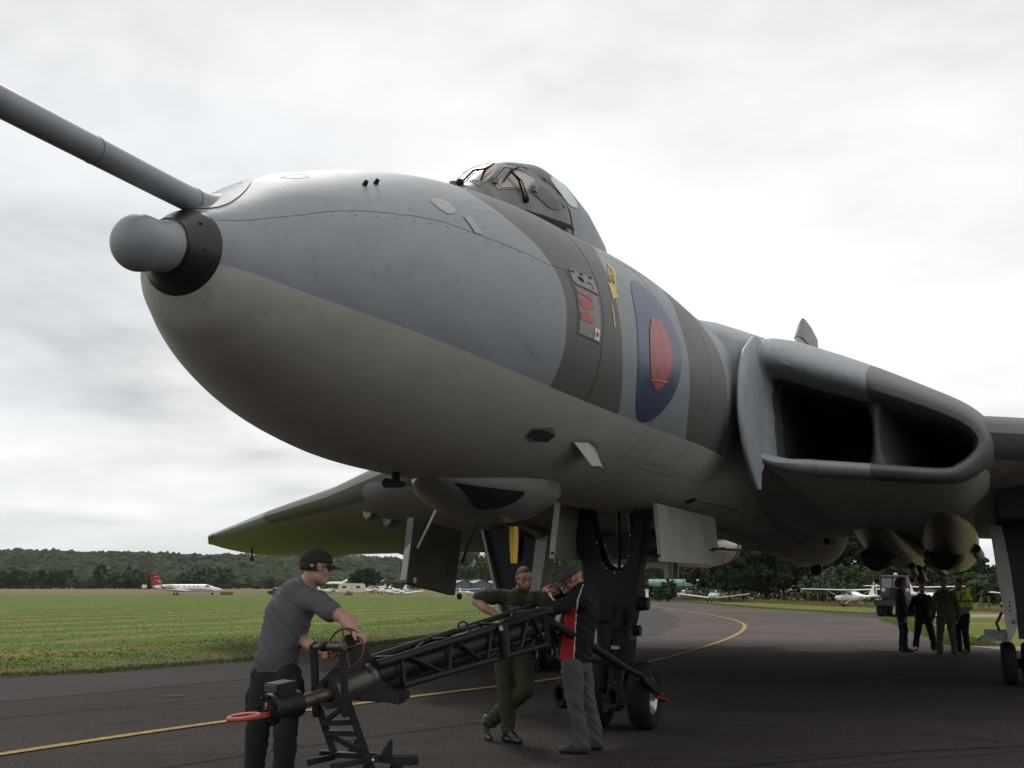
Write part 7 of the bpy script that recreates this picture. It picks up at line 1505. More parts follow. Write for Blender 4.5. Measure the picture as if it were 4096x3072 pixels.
class Body:
    def __init__(s): s.p = []      # (label, p0, r0, p1, r1, fl, fd)
    def c(s, lab, p0, r0, p1, r1, fl=1.0, fd=(0, 1, 0)): s.p.append((lab, Vector(p0), r0, Vector(p1), r1, fl, Vector(fd))); return s
    def build(s, root, mats, voxel=.008, smooth=3, fold=.005, fold_labels=(), recolor=None, name='body'):
        m = MB()
        for (lab, p0, r0, p1, r1, fl, fd) in s.p:
            v, f = cone_mesh(p0, r0, p1, r1, fl, fd); m.add(v, f)
        me = bpy.data.meshes.new('tmp'); me.from_pydata(m.v, [], m.f); me.update(); o = bpy.data.objects.new('tmp', me); COL.objects.link(o)
        rm = o.modifiers.new('r', 'REMESH'); rm.mode = 'VOXEL'; rm.voxel_size = voxel; rm.adaptivity = 0
        sm = o.modifiers.new('s', 'SMOOTH'); sm.factor = .5; sm.iterations = smooth
        dg = bpy.context.evaluated_depsgraph_get(); dg.update(); nm = bpy.data.meshes.new_from_object(o.evaluated_get(dg)); bpy.data.objects.remove(o)
        nv = len(nm.vertices); V = np.empty(nv * 3, np.float32); nm.vertices.foreach_get('co', V); V = V.reshape(-1, 3).astype(float)
        NM = np.empty(nv * 3, np.float32); nm.vertices.foreach_get('normal', NM); NM = NM.reshape(-1, 3)
        def label(P_):
            best = np.full(len(P_), 1e9); idx = np.zeros(len(P_), int)
            for i, (lab, p0, r0, p1, r1, fl, fd) in enumerate(s.p):
                a_ = np.array(p0); b_ = np.array(p1); d = b_ - a_; l2 = max(1e-8, d @ d); t = np.clip((P_ - a_) @ d / l2, 0, 1); q = P_ - (a_ + t[:, None] * d); f = np.array(fd.normalized())
                if fl != 1: q = q + f * ((q @ f) * (1 / fl - 1))[:, None]
                dist = np.abs(np.linalg.norm(q, axis=1) - (r0 + (r1 - r0) * t)) if lab.startswith('!') else np.linalg.norm(q, axis=1) - (r0 + (r1 - r0) * t)
                u = dist < best; best[u] = dist[u]; idx[u] = i
            return idx
        labs = [p[0] for p in s.p]
        if fold:
            li = label(V); fm = np.array([1.0 if labs[i] in fold_labels else 0.0 for i in range(len(labs))])[li]
            off = random.Random(len(V)).random() * 50
            for i in np.nonzero(fm)[0]:
                p = V[i]; q = Vector((p[0] * 5 + off, p[1] * 5, p[2] * 6)); q2 = Vector((p[0] * 5, p[1] * 5 + off, p[2] * 15 + p[0] * 14)); a_ = mnoise.noise(q) ; b_ = mnoise.noise(q2)
                V[i] += NM[i] * (fold * (1.3 * a_ - 2.6 * abs(b_) ** .7 + .8))
            nm.vertices.foreach_set('co', V.astype(np.float32).ravel())
        nf = len(nm.polygons); C_ = np.empty(nf * 3, np.float32); nm.polygons.foreach_get('center', C_); C_ = C_.reshape(-1, 3).astype(float); N2 = np.empty(nf * 3, np.float32); nm.polygons.foreach_get('normal', N2); N2 = N2.reshape(-1, 3)
        li = label(C_); keys = sorted(set(mats.keys()), key=lambda k_: k_); slots = []; mi = np.zeros(nf, np.int32)
        nm.materials.clear()
        for k_ in keys:
            if mats[k_] not in slots: slots.append(mats[k_]); nm.materials.append(mats[k_])
        lut = np.array([slots.index(mats[l_]) for l_ in labs]); mi = lut[li]
        if recolor:
            for mt_, fn in recolor:
                if mt_ not in slots: slots.append(mt_); nm.materials.append(mt_)
                mi[fn(C_, N2, np.array(labs, dtype=object)[li])] = slots.index(mt_)
        nm.polygons.foreach_set('material_index', mi.astype(np.int32)); nm.polygons.foreach_set('use_smooth', np.ones(nf, bool)); nm.update()
        o = bpy.data.objects.new(name, nm); COL.objects.link(o); o.parent = root; return o
def frame(fwd, up=(0, 0, 1)):
    f = Vector(fwd).normalized(); u = Vector(up); r = f.cross(u).normalized(); u = r.cross(f).normalized(); return f, r, u
def head(B, c, fwd, skin='skin', s=1.0, neck=None, neck_lab='skin', beard=None, up=(0, 0, 1)):
    f, r, u = frame(fwd, up); c = Vector(c); Q = lambda a, b_, d: c + f * (a * s) + r * (b_ * s) + u * (d * s)
    B.c(skin, Q(-.022, 0, .032), .082 * s, Q(.014, 0, .036), .078 * s, .92, r)
    B.c(skin, Q(.028, 0, .01), .068 * s, Q(.040, 0, -.062), .046 * s, .92, r)
    B.c(skin, Q(.0, .0, -.055), .052 * s, Q(.052, 0, -.082), .034 * s, 1.15, r)
    B.c(skin, Q(.088, 0, .004), .0085 * s, Q(.112, 0, -.028), .0125 * s); B.c(skin, Q(.100, -.012, -.031), .007 * s, Q(.100, .012, -.031), .007 * s)
    for sg in (-1, 1):
        B.c(skin, Q(.078, sg * .018, .024), .012 * s, Q(.066, sg * .048, .024), .010 * s)
        B.c(skin, Q(-.004, sg * .079, .020), .012 * s, Q(.004, sg * .078, -.018), .009 * s, 1.5, f)
        B.c(skin, Q(.060, sg * .036, -.018), .018 * s, Q(.058, sg * .040, -.03), .017 * s)
    B.c(skin, Q(.086, -.018, -.054), .008 * s, Q(.086, .018, -.054), .008 * s); B.c(skin, Q(.082, -.014, -.064), .009 * s, Q(.082, .014, -.064), .009 * s)
    if beard:
        B.c(beard, Q(.030, 0, -.082), .050 * s, Q(.066, 0, -.088), .032 * s, 1.15, r); B.c(beard, Q(.01, -.060, -.055), .018 * s, Q(.05, -.04, -.082), .022 * s); B.c(beard, Q(.01, .060, -.055), .018 * s, Q(.05, .04, -.082), .022 * s)
    if neck is not None: B.c(neck_lab, Q(-.022, 0, -.045), .056 * s, neck, .060 * s)
    return f, r, u, Q
def hand(B, wrist, fdir, pdir, thumb, lab='skin', curl=.6, s=1.0, grip=None):
    """palm from the wrist along fdir, palm facing pdir, thumb on side 'thumb' (vector)"""
    f = Vector(fdir).normalized(); p = Vector(pdir); p = (p - f * p.dot(f)).normalized(); t = Vector(thumb); t = (t - f * t.dot(f) - p * t.dot(p)).normalized(); w = Vector(wrist)
    B.c(lab, w, .026 * s, w + f * .03 * s, .030 * s, .7, p)
    for k in range(4):
        o = (k - 1.5) * .019 * s; b0 = w + f * .03 * s + t * (-o * .8); b1 = w + f * (.092 - .004 * abs(k - 1)) * s - t * o
        B.c(lab, b0, .014 * s, b1, .0115 * s)
        L1, L2, L3 = [(.036, .024, .018), (.042, .027, .020), (.040, .025, .019), (.030, .019, .016)][k]; a = curl
        q = b1; d = f
        for Ls, rr in ((L1, .0098), (L2, .0090), (L3, .0080)):
            d = (d * math.cos(a) + p * math.sin(a)).normalized(); q2 = q + d * Ls * s; B.c(lab, q, rr * s, q2, rr * .93 * s); q = q2; 
            # rotate palm direction with the finger
            pn = (p * math.cos(a) - f * math.sin(a)); f_, p_ = d, pn.normalized(); p = p_; f = f_
        f = Vector(fdir).normalized(); p = Vector(pdir); p = (p - f * p.dot(f)).normalized()
    th0 = w + f * .025 * s + t * .024 * s; th1 = th0 + (f * .6 + t * .7 + p * .35).normalized() * .042 * s; th2 = th1 + (f * .9 + p * .5 + t * .1).normalized() * .030 * s
    B.c(lab, th0, .015 * s, th1, .0115 * s); B.c(lab, th1, .0115 * s, th2, .0095 * s)
def shoe(B, ankle, toe, lab='shoe', s=1.0, z0=0.0):
    a = Vector(ankle); t = Vector(toe); d = (t - a); d.z = 0; d.normalize()
    heel = Vector((a.x, a.y, z0)) - d * .045 * s
    B.c(lab, heel + Vector((0, 0, .050 * s)), .044 * s, a + Vector((0, 0, -.01)), .048 * s); B.c(lab, heel + Vector((0, 0, .040 * s)), .040 * s, t + Vector((0, 0, .038 * s - t.z + z0)), .036 * s, .85, (0, 0, 1)); B.c(lab, a + Vector((0, 0, .0)), .044 * s, t.lerp(a, .35) + Vector((0, 0, .055 * s - t.lerp(a, .35).z + z0)), .038 * s)
def shell(name, root, c, fwd, mt_, rx, ry, rz, lo, hi_back=None, s=1.0, up=(0, 0, 1), thick=.0, bumps=0.0, seed=0, cut=None):
    """cap or hair: part of an ellipsoid over the skull. cut(front, side, height) keeps a point"""
    f, r, u = frame(fwd, up); c = Vector(c); m = MB(); n, k = 40, 22; pts = {}; g = random.Random(seed)
    vs = []; keep = []
    for i in range(k + 1):
        a = math.pi * i / k
        for j in range(n):
            t = 2 * math.pi * j / n; x, y, z = math.sin(a) * math.cos(t), math.sin(a) * math.sin(t), math.cos(a)
            b_ = 1 + bumps * mnoise.noise(Vector((x * 3.5 + seed, y * 3.5, z * 3.5))) + bumps * .6 * mnoise.noise(Vector((x * 9, y * 9 + seed, z * 9)))
            vs.append(c + f * (x * rx * s * b_) + r * (y * ry * s * b_) + u * (z * rz * s * b_)); keep.append(cut(x, y, z))
    fs = []
    for i in range(k):
        for j in range(n):
            q = (i * n + j, (i + 1) * n + j, (i + 1) * n + (j + 1) % n, i * n + (j + 1) % n)
            if all(keep[w_] for w_ in q): fs.append(q)
    m.add(vs, fs); o = m.build(name, mt_, root, smooth=60)
    sd = o.modifiers.new('thick', 'SOLIDIFY'); sd.thickness = .006 * s; sd.offset = -1; return o
def P_(px, py, y, root): return wpt(px, py, y) - Vector(root.location)

# ---- man in grey T-shirt turning the hand wheel -------------------------------
y0 = 8.15; r1 = empty('person', (gx(590, y0), y0, 0), 0, 'man in a grey T-shirt, olive cap and dark work trousers turning the red hand wheel', 'person')
Q = lambda px, py, y: P_(px, py, y, r1)
B = Body(); fd = Vector((.62, .78, 0)); sd_ = Vector((.78, -.62, 0))
pel = Q(597, 1446, 8.18); wst = Q(603, 1398, 8.18); cst = Q(622, 1335, 8.16); shc = Q(650, 1290, 8.12)
B.c('trs', pel + Vector((0, 0, -.04)), .142, pel + Vector((0, 0, .06)), .145, .80, fd)
B.c('tee', Q(597, 1424, 8.18), .168, wst, .166, .76, fd); B.c('tee', wst, .166, cst, .188, .74, fd); B.c('tee', cst, .188, Q(640, 1302, 8.14), .168, .72, fd)
shL = Q(611, 1287, 8.27); shR = Q(691, 1300, 7.98)
B.c('tee', Q(640, 1292, 8.14), .095, shL, .072); B.c('tee', Q(648, 1294, 8.10), .095, shR, .072); B.c('tee', Q(655, 1280, 8.12), .085, Q(660, 1262, 8.12), .066)
elR = Q(752, 1339, 7.84); B.c('tee', shR, .072, Q(708, 1317, 7.93), .070); B.c('tee', Q(700, 1308, 7.95), .071, Q(716, 1320, 7.91), .074); B.c('skin', Q(712, 1318, 7.92), .052, elR, .044); B.c('skin', elR, .046, Q(762, 1352, 7.76), .043); B.c('skin', elR + Vector((-.01, 0, -.01)), .044, Q(764, 1361, 7.71), .030)
hand(B, Q(763, 1360, 7.70), Vector((.50, -.20, -.28)), Vector((-.4, .2, -1)), Vector((-.2, -1, .3)), curl=1.0, s=1.0)
elL = Q(640, 1372, 8.22); B.c('tee', shL, .07, Q(618, 1330, 8.3), .066); B.c('skin', Q(618, 1330, 8.3), .05, elL, .044); B.c('skin', elL, .045, Q(690, 1408, 7.86), .030)
hand(B, Q(688, 1407, 7.88), Vector((.75, -.5, -.15)), Vector((.3, .9, 0)), Vector((.1, 0, 1)), curl=.75)
hipL, hipR = Q(572, 1462, 8.24), Q(621, 1462, 8.10); knL, knR = Q(557, 1572, 8.20), Q(617, 1578, 8.02); anL, anR = Vector((Q(546, 1700, 8.22).x, Q(546, 1700, 8.22).y, .11)), Vector((Q(610, 1700, 8.06).x, Q(610, 1700, 8.06).y, .11))
for hp_, kn, an in ((hipL, knL, anL), (hipR, knR, anR)):
    B.c('trs', hp_, .100, kn, .080); B.c('trs', kn, .082, an + Vector((0, 0, .12)), .064); B.c('trs', an + Vector((0, 0, .10)), .066, an, .066); shoe(B, an, an + fd * .17, 'shoe')
B.c('trs', Q(545, 1500, 8.28), .055, Q(545, 1530, 8.28), .058, .6, sd_); B.c('trs', hipR + Vector((.07, -.06, -.02)), .05, hipR + Vector((.075, -.06, -.14)), .052)
hd = Q(683, 1227, 8.10); f, r_, u, HQ = head(B, hd, Vector((.86, .42, -.10)), 'skin', 1.0, Q(664, 1262, 8.12))
B.build(r1, {'tee': C_TEE, 'trs': C_TRB, 'skin': SKIN_P, 'shoe': C_BOOT}, .0075, 3, .006, ('tee', 'trs'))
shell('hair', r1, hd + f * -.010 + u * .020, f, HAIR_D, .102, .088, .098, 0, cut=lambda x, y, z: z > -.50 + .25 * max(0, x + .3) and not (x > .0 and z < .30) and x < .6, bumps=.05, seed=3)
cp = shell('cap', r1, hd + f * -.004 + u * .040, f, C_CAPG, .108, .091, .090, 0, cut=lambda x, y, z: z > -.12 - .14 * (x < 0) * abs(x), bumps=.03, seed=4)
m = MB(); vs_ = []; 
for j in range(17):
    a = R(-62 + 124 * j / 16); rx = .103 * math.cos(a); ry = .090 * math.sin(a); ext = .080 * math.cos(a) ** .6; c_0 = hd + u * .034
    vs_.append([c_0 + f * rx + r_ * ry, c_0 + f * (rx + ext) + r_ * ry * .96 - u * (.018 + .012 * math.sin(a) ** 2), c_0 + f * (rx + ext) + r_ * ry * .96 - u * (.024 + .012 * math.sin(a) ** 2), c_0 + f * rx + r_ * ry - u * .008])
m.loft(vs_, cap0=True, cap1=True); m.build('visor', C_CAPG, cp, smooth=60)
m = MB(); m.box(hd + f * -.055 + r_ * .080 + u * .012, (.022, .006, .014), Matrix.Rotation(math.atan2(f.y, f.x) - .35, 3, 'Z')); m.build('buckle', MT['alloy'], cp)
gm = mat('glasses_frame', (.03, .03, .03), .3)
def glasses(root, HQ, f, r_, u, lens=True, sides=(-1, 1), w_=.024, h_=.016):
    m = MB()
    for sg in (-1, 1):
        c = HQ(.098, sg * .032, .008); m.tube([c + r_ * (w_ * math.copysign(abs(math.cos(R(a))) ** .6, math.cos(R(a)))) + u * (h_ * math.copysign(abs(math.sin(R(a))) ** .6, math.sin(R(a)))) for a in range(0, 360, 20)], .0022, 5, closed=True)
        m.tube([HQ(.096, sg * .058, .014), HQ(.05, sg * .079, .014), HQ(-.01, sg * .084, .012)], .0022, 5)
    m.tube([HQ(.100, -.009, .012), HQ(.100, .009, .012)], .002, 5); g_o = m.build('glasses', gm, root, smooth=60)
    for sg in (-1, 1):
        m = MB(); c = HQ(.098, sg * .032, .008); m.slab([c + r_ * (w_ * sx) + u * (h_ * sy) for sx, sy in ((-1, -.8), (-.8, -1), (.8, -1), (1, -.8), (1, .8), (.8, 1), (-.8, 1), (-1, .8))], f * .001); m.build('lens', mat('lens_glass', (.45, .46, .44), .05, spec=.8), g_o)
glasses(r1, HQ, f, r_, u)
m = MB()
for t_ in range(10):
    pass
m = MB(); pts_ = []
for j in range(9): pts_.append(Q(545 + j * 4, 1440 + 10 * math.sin(j / 8 * math.pi), 8.03))
# ---- bearded man in olive coveralls, leaning, ankles crossed -------------------
y0 = 12.35; r2 = empty('person', (gx(1095, y0), y0, 0), 0, 'bearded man in olive coveralls leaning with crossed ankles behind the tow bar', 'person')
Q = lambda px, py, y: P_(px, py, y, r2)
B = Body(); fd = Vector((.35, -.94, 0))
B.c('olv', Q(1108, 1408, 12.4), .165, Q(1112, 1370, 12.4), .165, .78, fd); B.c('olv', Q(1112, 1370, 12.4), .165, Q(1120, 1318, 12.38), .185, .74, fd); B.c('olv', Q(1120, 1318, 12.38), .185, Q(1124, 1300, 12.36), .160, .7, fd)
sR, sL = Q(1079, 1288, 12.36), Q(1168, 1294, 12.34)
B.c('olv', Q(1116, 1294, 12.36), .10, sR, .080); B.c('olv', Q(1130, 1295, 12.36), .10, sL, .078)
eR = Q(1028, 1299, 12.28); B.c('olv', sR, .080, Q(1046, 1290, 12.3), .074); B.c('olv', Q(1046, 1290, 12.3), .070, Q(1036, 1293, 12.3), .078); B.c('skin', Q(1040, 1293, 12.3), .054, eR, .046); B.c('skin', eR, .048, Q(1048, 1314, 12.2), .046); B.c('skin', Q(1048, 1314, 12.2), .046, Q(1074, 1330, 12.15), .032)
hand(B, Q(1072, 1329, 12.15), Vector((.8, .1, -.4)), Vector((.1, .9, 0)), Vector((.2, 0, 1)), curl=.35)
eL = Q(1196, 1318, 12.15); B.c('olv', sL, .078, eL, .06); B.c('olv', eL, .06, Q(1180, 1345, 11.9), .05); hand(B, Q(1180, 1346, 11.9), Vector((-.3, -.4, -.5)), Vector((0, 0, -1)), Vector((-1, 0, 0)), curl=.5)
hR, hL = Q(1090, 1425, 12.4), Q(1127, 1425, 12.38)
kR = Q(1096, 1508, 12.36); aR = Q(1097, 1580, 12.36); aR.z = .12
B.c('olv', hR, .120, kR, .094); B.c('olv', kR, .094, aR + Vector((0, 0, .08)), .080); B.c('olv', aR + Vector((0, 0, .08)), .074, aR + Vector((0, 0, .01)), .066); shoe(B, aR, aR + Vector((.12, -.15, 0)), 'shoe', 1.05)
kL = Q(1136, 1488, 12.28); aL = Q(1062, 1556, 12.55)
B.c('olv', hL, .120, kL, .096); B.c('olv', kL, .096, aL, .078)
B.c('shoe', aL + Vector((-.02, .02, -.01)), .054, Q(1052, 1560, 12.6), .050); B.c('shoe', Q(1049, 1552, 12.62), .042, Q(1053, 1592, 12.58), .040, .8, (1, 0, 0)); B.c('shoe', Q(1053, 1592, 12.58), .04, Q(1060, 1596, 12.50), .030)
hd = Q(1132, 1249, 12.3); f, r_, u, HQ = head(B, hd, Vector((.33, -.86, -.30)), 'skin', 1.06, Q(1124, 1288, 12.36), beard='beard')
B.build(r2, {'olv': C_OLV, 'skin': SKIN, 'shoe': C_BOOT, 'beard': BEARD}, .0078, 3, .008, ('olv',),
        recolor=[(HAIR_BUZZ, lambda C_, N2, lb: (lb == 'skin') & (((C_ - np.array(hd)) @ np.array(u)) > np.interp((C_ - np.array(hd)) @ np.array(f), [-.1, -.02, .03, .08], [-.06, .0, .058, .086])))])
for sg in (-1, 1):
    m = MB(); m.tube([HQ(.084, sg * .048, .026), HQ(.094, sg * .034, .031), HQ(.094, sg * .016, .027)], [.003, .0045, .004], 6); m.build('eyebrow', HAIR_D, r2, smooth=60)
    m = MB(); m.tube([HQ(.084, sg * .042, .006), HQ(.091, sg * .030, .003), HQ(.089, sg * .018, .005)], .0028, 6); m.build('eyelid', HAIR_D, r2, smooth=60)
m = MB(); m.tube([HQ(.092, -.022, -.058), HQ(.096, 0, -.058), HQ(.092, .022, -.058)], .0028, 6); m.build('mouth', mat('lips', (.17, .06, .05), .5), r2, smooth=60)
# collar, breast patch, name tape, epaulettes
for sg, px in ((-1, 1108), (1, 1141)):
    m = MB(); a_ = Q(px, 1276, 12.20); b_ = Q(px + (6 if sg < 0 else -6), 1302, 12.12); c0 = Q(px + sg * 12, 1290, 12.14); m.slab([a_, c0, c0 + Vector((0, -.02, -.03)), b_], Vector((.0, .012, .01))); m.build('collar', C_OLV, r2)
def chest_pt(px, py, off=.004): return Q(px, py, 12.245 - off)
fdn = Vector((.18, -.98, .02)).normalized()
pc = Q(1112, 1314, 12.19); ux = Vector((.98, .18, -.14)).normalized(); uz = Vector((.12, 0, 1)).normalized()
m = MB(); m.slab([pc + ux * (a_ * .072) + uz * (b_ * .030) for a_, b_ in ((-1, -1), (1, -1), (1, 1), (-1, 1))], fdn * .004); pat = m.build('breast_patch', C_BLK, r2)
mw = mat('patch_white', (.5, .5, .5), .8)
for k, tx in enumerate(('TOO LOUD ??', 'TOO BAD !!')):
    o = text3d(tx, .026, mw, r2, tuple(pc + uz * (.012 - k * .025) + fdn * .0065), (0, 0, 0), 'patch_lettering', .0008); o.rotation_euler = Matrix((ux, uz, ux.cross(uz))).transposed().to_euler()
pc2 = pc - uz * .068 + ux * .012; m = MB(); m.slab([pc2 + ux * (a_ * .080) + uz * (b_ * .030) for a_, b_ in ((-1, -1), (1, -1), (1, 1), (-1, 1))], fdn * .004); m.build('name_tape', cloth('dark_olive', (.022, .022, .014)), r2)
m = MB(); m.tube([Q(1129, 1300, 12.19), Q(1130, 1345, 12.2), Q(1128, 1400, 12.25)], .004, 5); m.build('zip', MT['void'], r2)
m = MB(); m.slab([Q(1062, 1279, 12.3), Q(1096, 1279, 12.3), Q(1098, 1274, 12.38), Q(1066, 1275, 12.38)], (0, 0, .008)); m.build('epaulette', C_OLV, r2)
# ---- older man in black and red jacket and slate cap ---------------------------
y0 = 11.65; r3 = empty('person', (gx(1250, y0), y0, 0), 0, 'older man in a black and red jacket, slate cap and grey trousers', 'person')
Q = lambda px, py, y: P_(px, py, y, r3)
B = Body(); fd = Vector((-.90, .42, 0)); sdv = Vector((.42, .90, 0))
B.c('trg', Q(1246, 1432, 11.66), .150, Q(1246, 1410, 11.66), .155, .92, fd)
B.c('jkt', Q(1243, 1415, 11.66), .176, Q(1245, 1375, 11.66), .186, .92, fd); B.c('jkt', Q(1245, 1375, 11.66), .186, Q(1254, 1315, 11.66), .192, .86, sdv); B.c('jkt', Q(1254, 1315, 11.66), .190, Q(1262, 1288, 11.66), .150, .9, sdv)
sN, sF = Q(1258, 1298, 11.50), Q(1240, 1288, 11.86)
B.c('jkt', Q(1262, 1290, 11.62), .10, sN, .088); B.c('jkt', Q(1262, 1288, 11.66), .10, sF, .085); B.c('jkt', Q(1266, 1278, 11.68), .085, Q(1262, 1266, 11.70), .070)
eN = Q(1184, 1318, 11.38); B.c('jkt', sN, .088, eN, .068); B.c('jkt', eN, .068, Q(1180, 1300, 11.42), .056); B.c('jkt', Q(1180, 1300, 11.42), .056, Q(1177, 1289, 11.50), .048)
hand(B, Q(1178, 1289, 11.52), Vector((.10, .35, .75)), Vector((.9, .2, -.2)), Vector((.2, -1, .2)), curl=.65)
eF = Q(1216, 1296, 11.95); B.c('jkt', sF, .085, eF, .06); B.c('jkt', eF, .06, Q(1203, 1282, 11.78), .050); B.c('skin', Q(1203, 1281, 11.78), .034, Q(1197, 1276, 11.70), .030)
hand(B, Q(1198, 1277, 11.70), Vector((-.65, -.25, .35)), Vector((-.2, .2, -1)), Vector((-.2, -1, .0)), curl=.9)
hN, hF = Q(1236, 1442, 11.55), Q(1256, 1440, 11.75); kN, kF = Q(1242, 1520, 11.52), Q(1270, 1520, 11.78); aN, aF = Q(1256, 1605, 11.55), Q(1284, 1602, 11.80); aN.z = .115; aF.z = .115
for hp_, kn, an in ((hN, kN, aN), (hF, kF, aF)):
    B.c('trg', hp_, .108, kn, .084); B.c('trg', kn, .084, an + Vector((0, 0, .10)), .074); B.c('trg', an + Vector((0, 0, .10)), .078, an + Vector((0, 0, -.02)), .074); shoe(B, an, an + Vector((-.19, .03, 0)), 'shoe', 1.05)
hd = Q(1238, 1252, 11.68); f, r_, u, HQ = head(B, hd, Vector((-.84, .12, -.50)), 'skin', 1.05, Q(1262, 1272, 11.68), up=(-.35, 0, 1))
def redp(C_, N2, lb):
    z = C_[:, 2]; x = C_[:, 0]; zt = 1.46; zb = .88
    xl = np.interp(z, [.85, 1.10, 1.30, 1.42], [-.215, -.175, -.15, -.02]); xr = np.interp(z, [.85, 1.45], [-.075, -.035])
    return (lb == 'jkt') & (N2[:, 1] < .05) & (x > xl) & (x < xr) & (z < zt) & (z > zb) & (C_[:, 1] < -.02)
def pip(C_, N2, lb):
    z = C_[:, 2]; x = C_[:, 0]; xr = np.interp(z, [.85, 1.45, 1.62], [-.075, -.035, .04]); return (lb == 'jkt') & (N2[:, 1] < .05) & (np.abs(x - xr) < .0055) & (z > .86) & (z < 1.60)
B.build(r3, {'jkt': C_JKT, 'trg': C_TRG, 'skin': SKIN_R, 'shoe': C_SHOE}, .0078, 3, .008, ('jkt', 'trg'), recolor=[(C_JRED, redp), (mw, pip)])
cp = shell('cap', r3, hd + u * .036, f, C_CAPB, .112, .096, .098, 0, s=1.05, up=tuple(u), cut=lambda x, y, z: z > -.10 and not (x < -.80 and z < .45 and abs(y) < .35), bumps=.03, seed=9)
m = MB(); vs_ = []
for j in range(17):
    a = R(-60 + 120 * j / 16); rx = .110 * math.cos(a); ry = .096 * math.sin(a); ext = .105 * math.cos(a) ** .6; c_0 = hd + u * .034
    vs_.append([c_0 + f * rx + r_ * ry, c_0 + f * (rx + ext) + r_ * ry * .96 - u * (.016 + .012 * math.sin(a) ** 2), c_0 + f * (rx + ext) + r_ * ry * .96 - u * (.022 + .012 * math.sin(a) ** 2), c_0 + f * rx + r_ * ry - u * .008])
m.loft(vs_, cap0=True, cap1=True); m.build('visor', C_CAPB, cp, smooth=60)
gm = mat('silver_glasses', (.5, .48, .45), .3, .6); glasses(r3, HQ, f, r_, u)
m = MB(); tip = Q(1187, 1283, 11.50); m.tube([Q(1174, 1277, 11.5), Q(1188, 1277, 11.55)], .006, 6); sp_ = m.build('screwdriver', MT['steel'], smooth=60, loc=tuple(r3.location)); tag(sp_, 'small screwdriver held in the hands of the man in the red and black jacket', 'tool')
m = MB(); m.lathe(Q(1208, 1375, 11.44), (0, 0, 1), [(-.03, .01), (-.02, .022), (.03, .024), (.04, .01)], 12); m.build('radio_mic', MT['void'], r3, smooth=60)

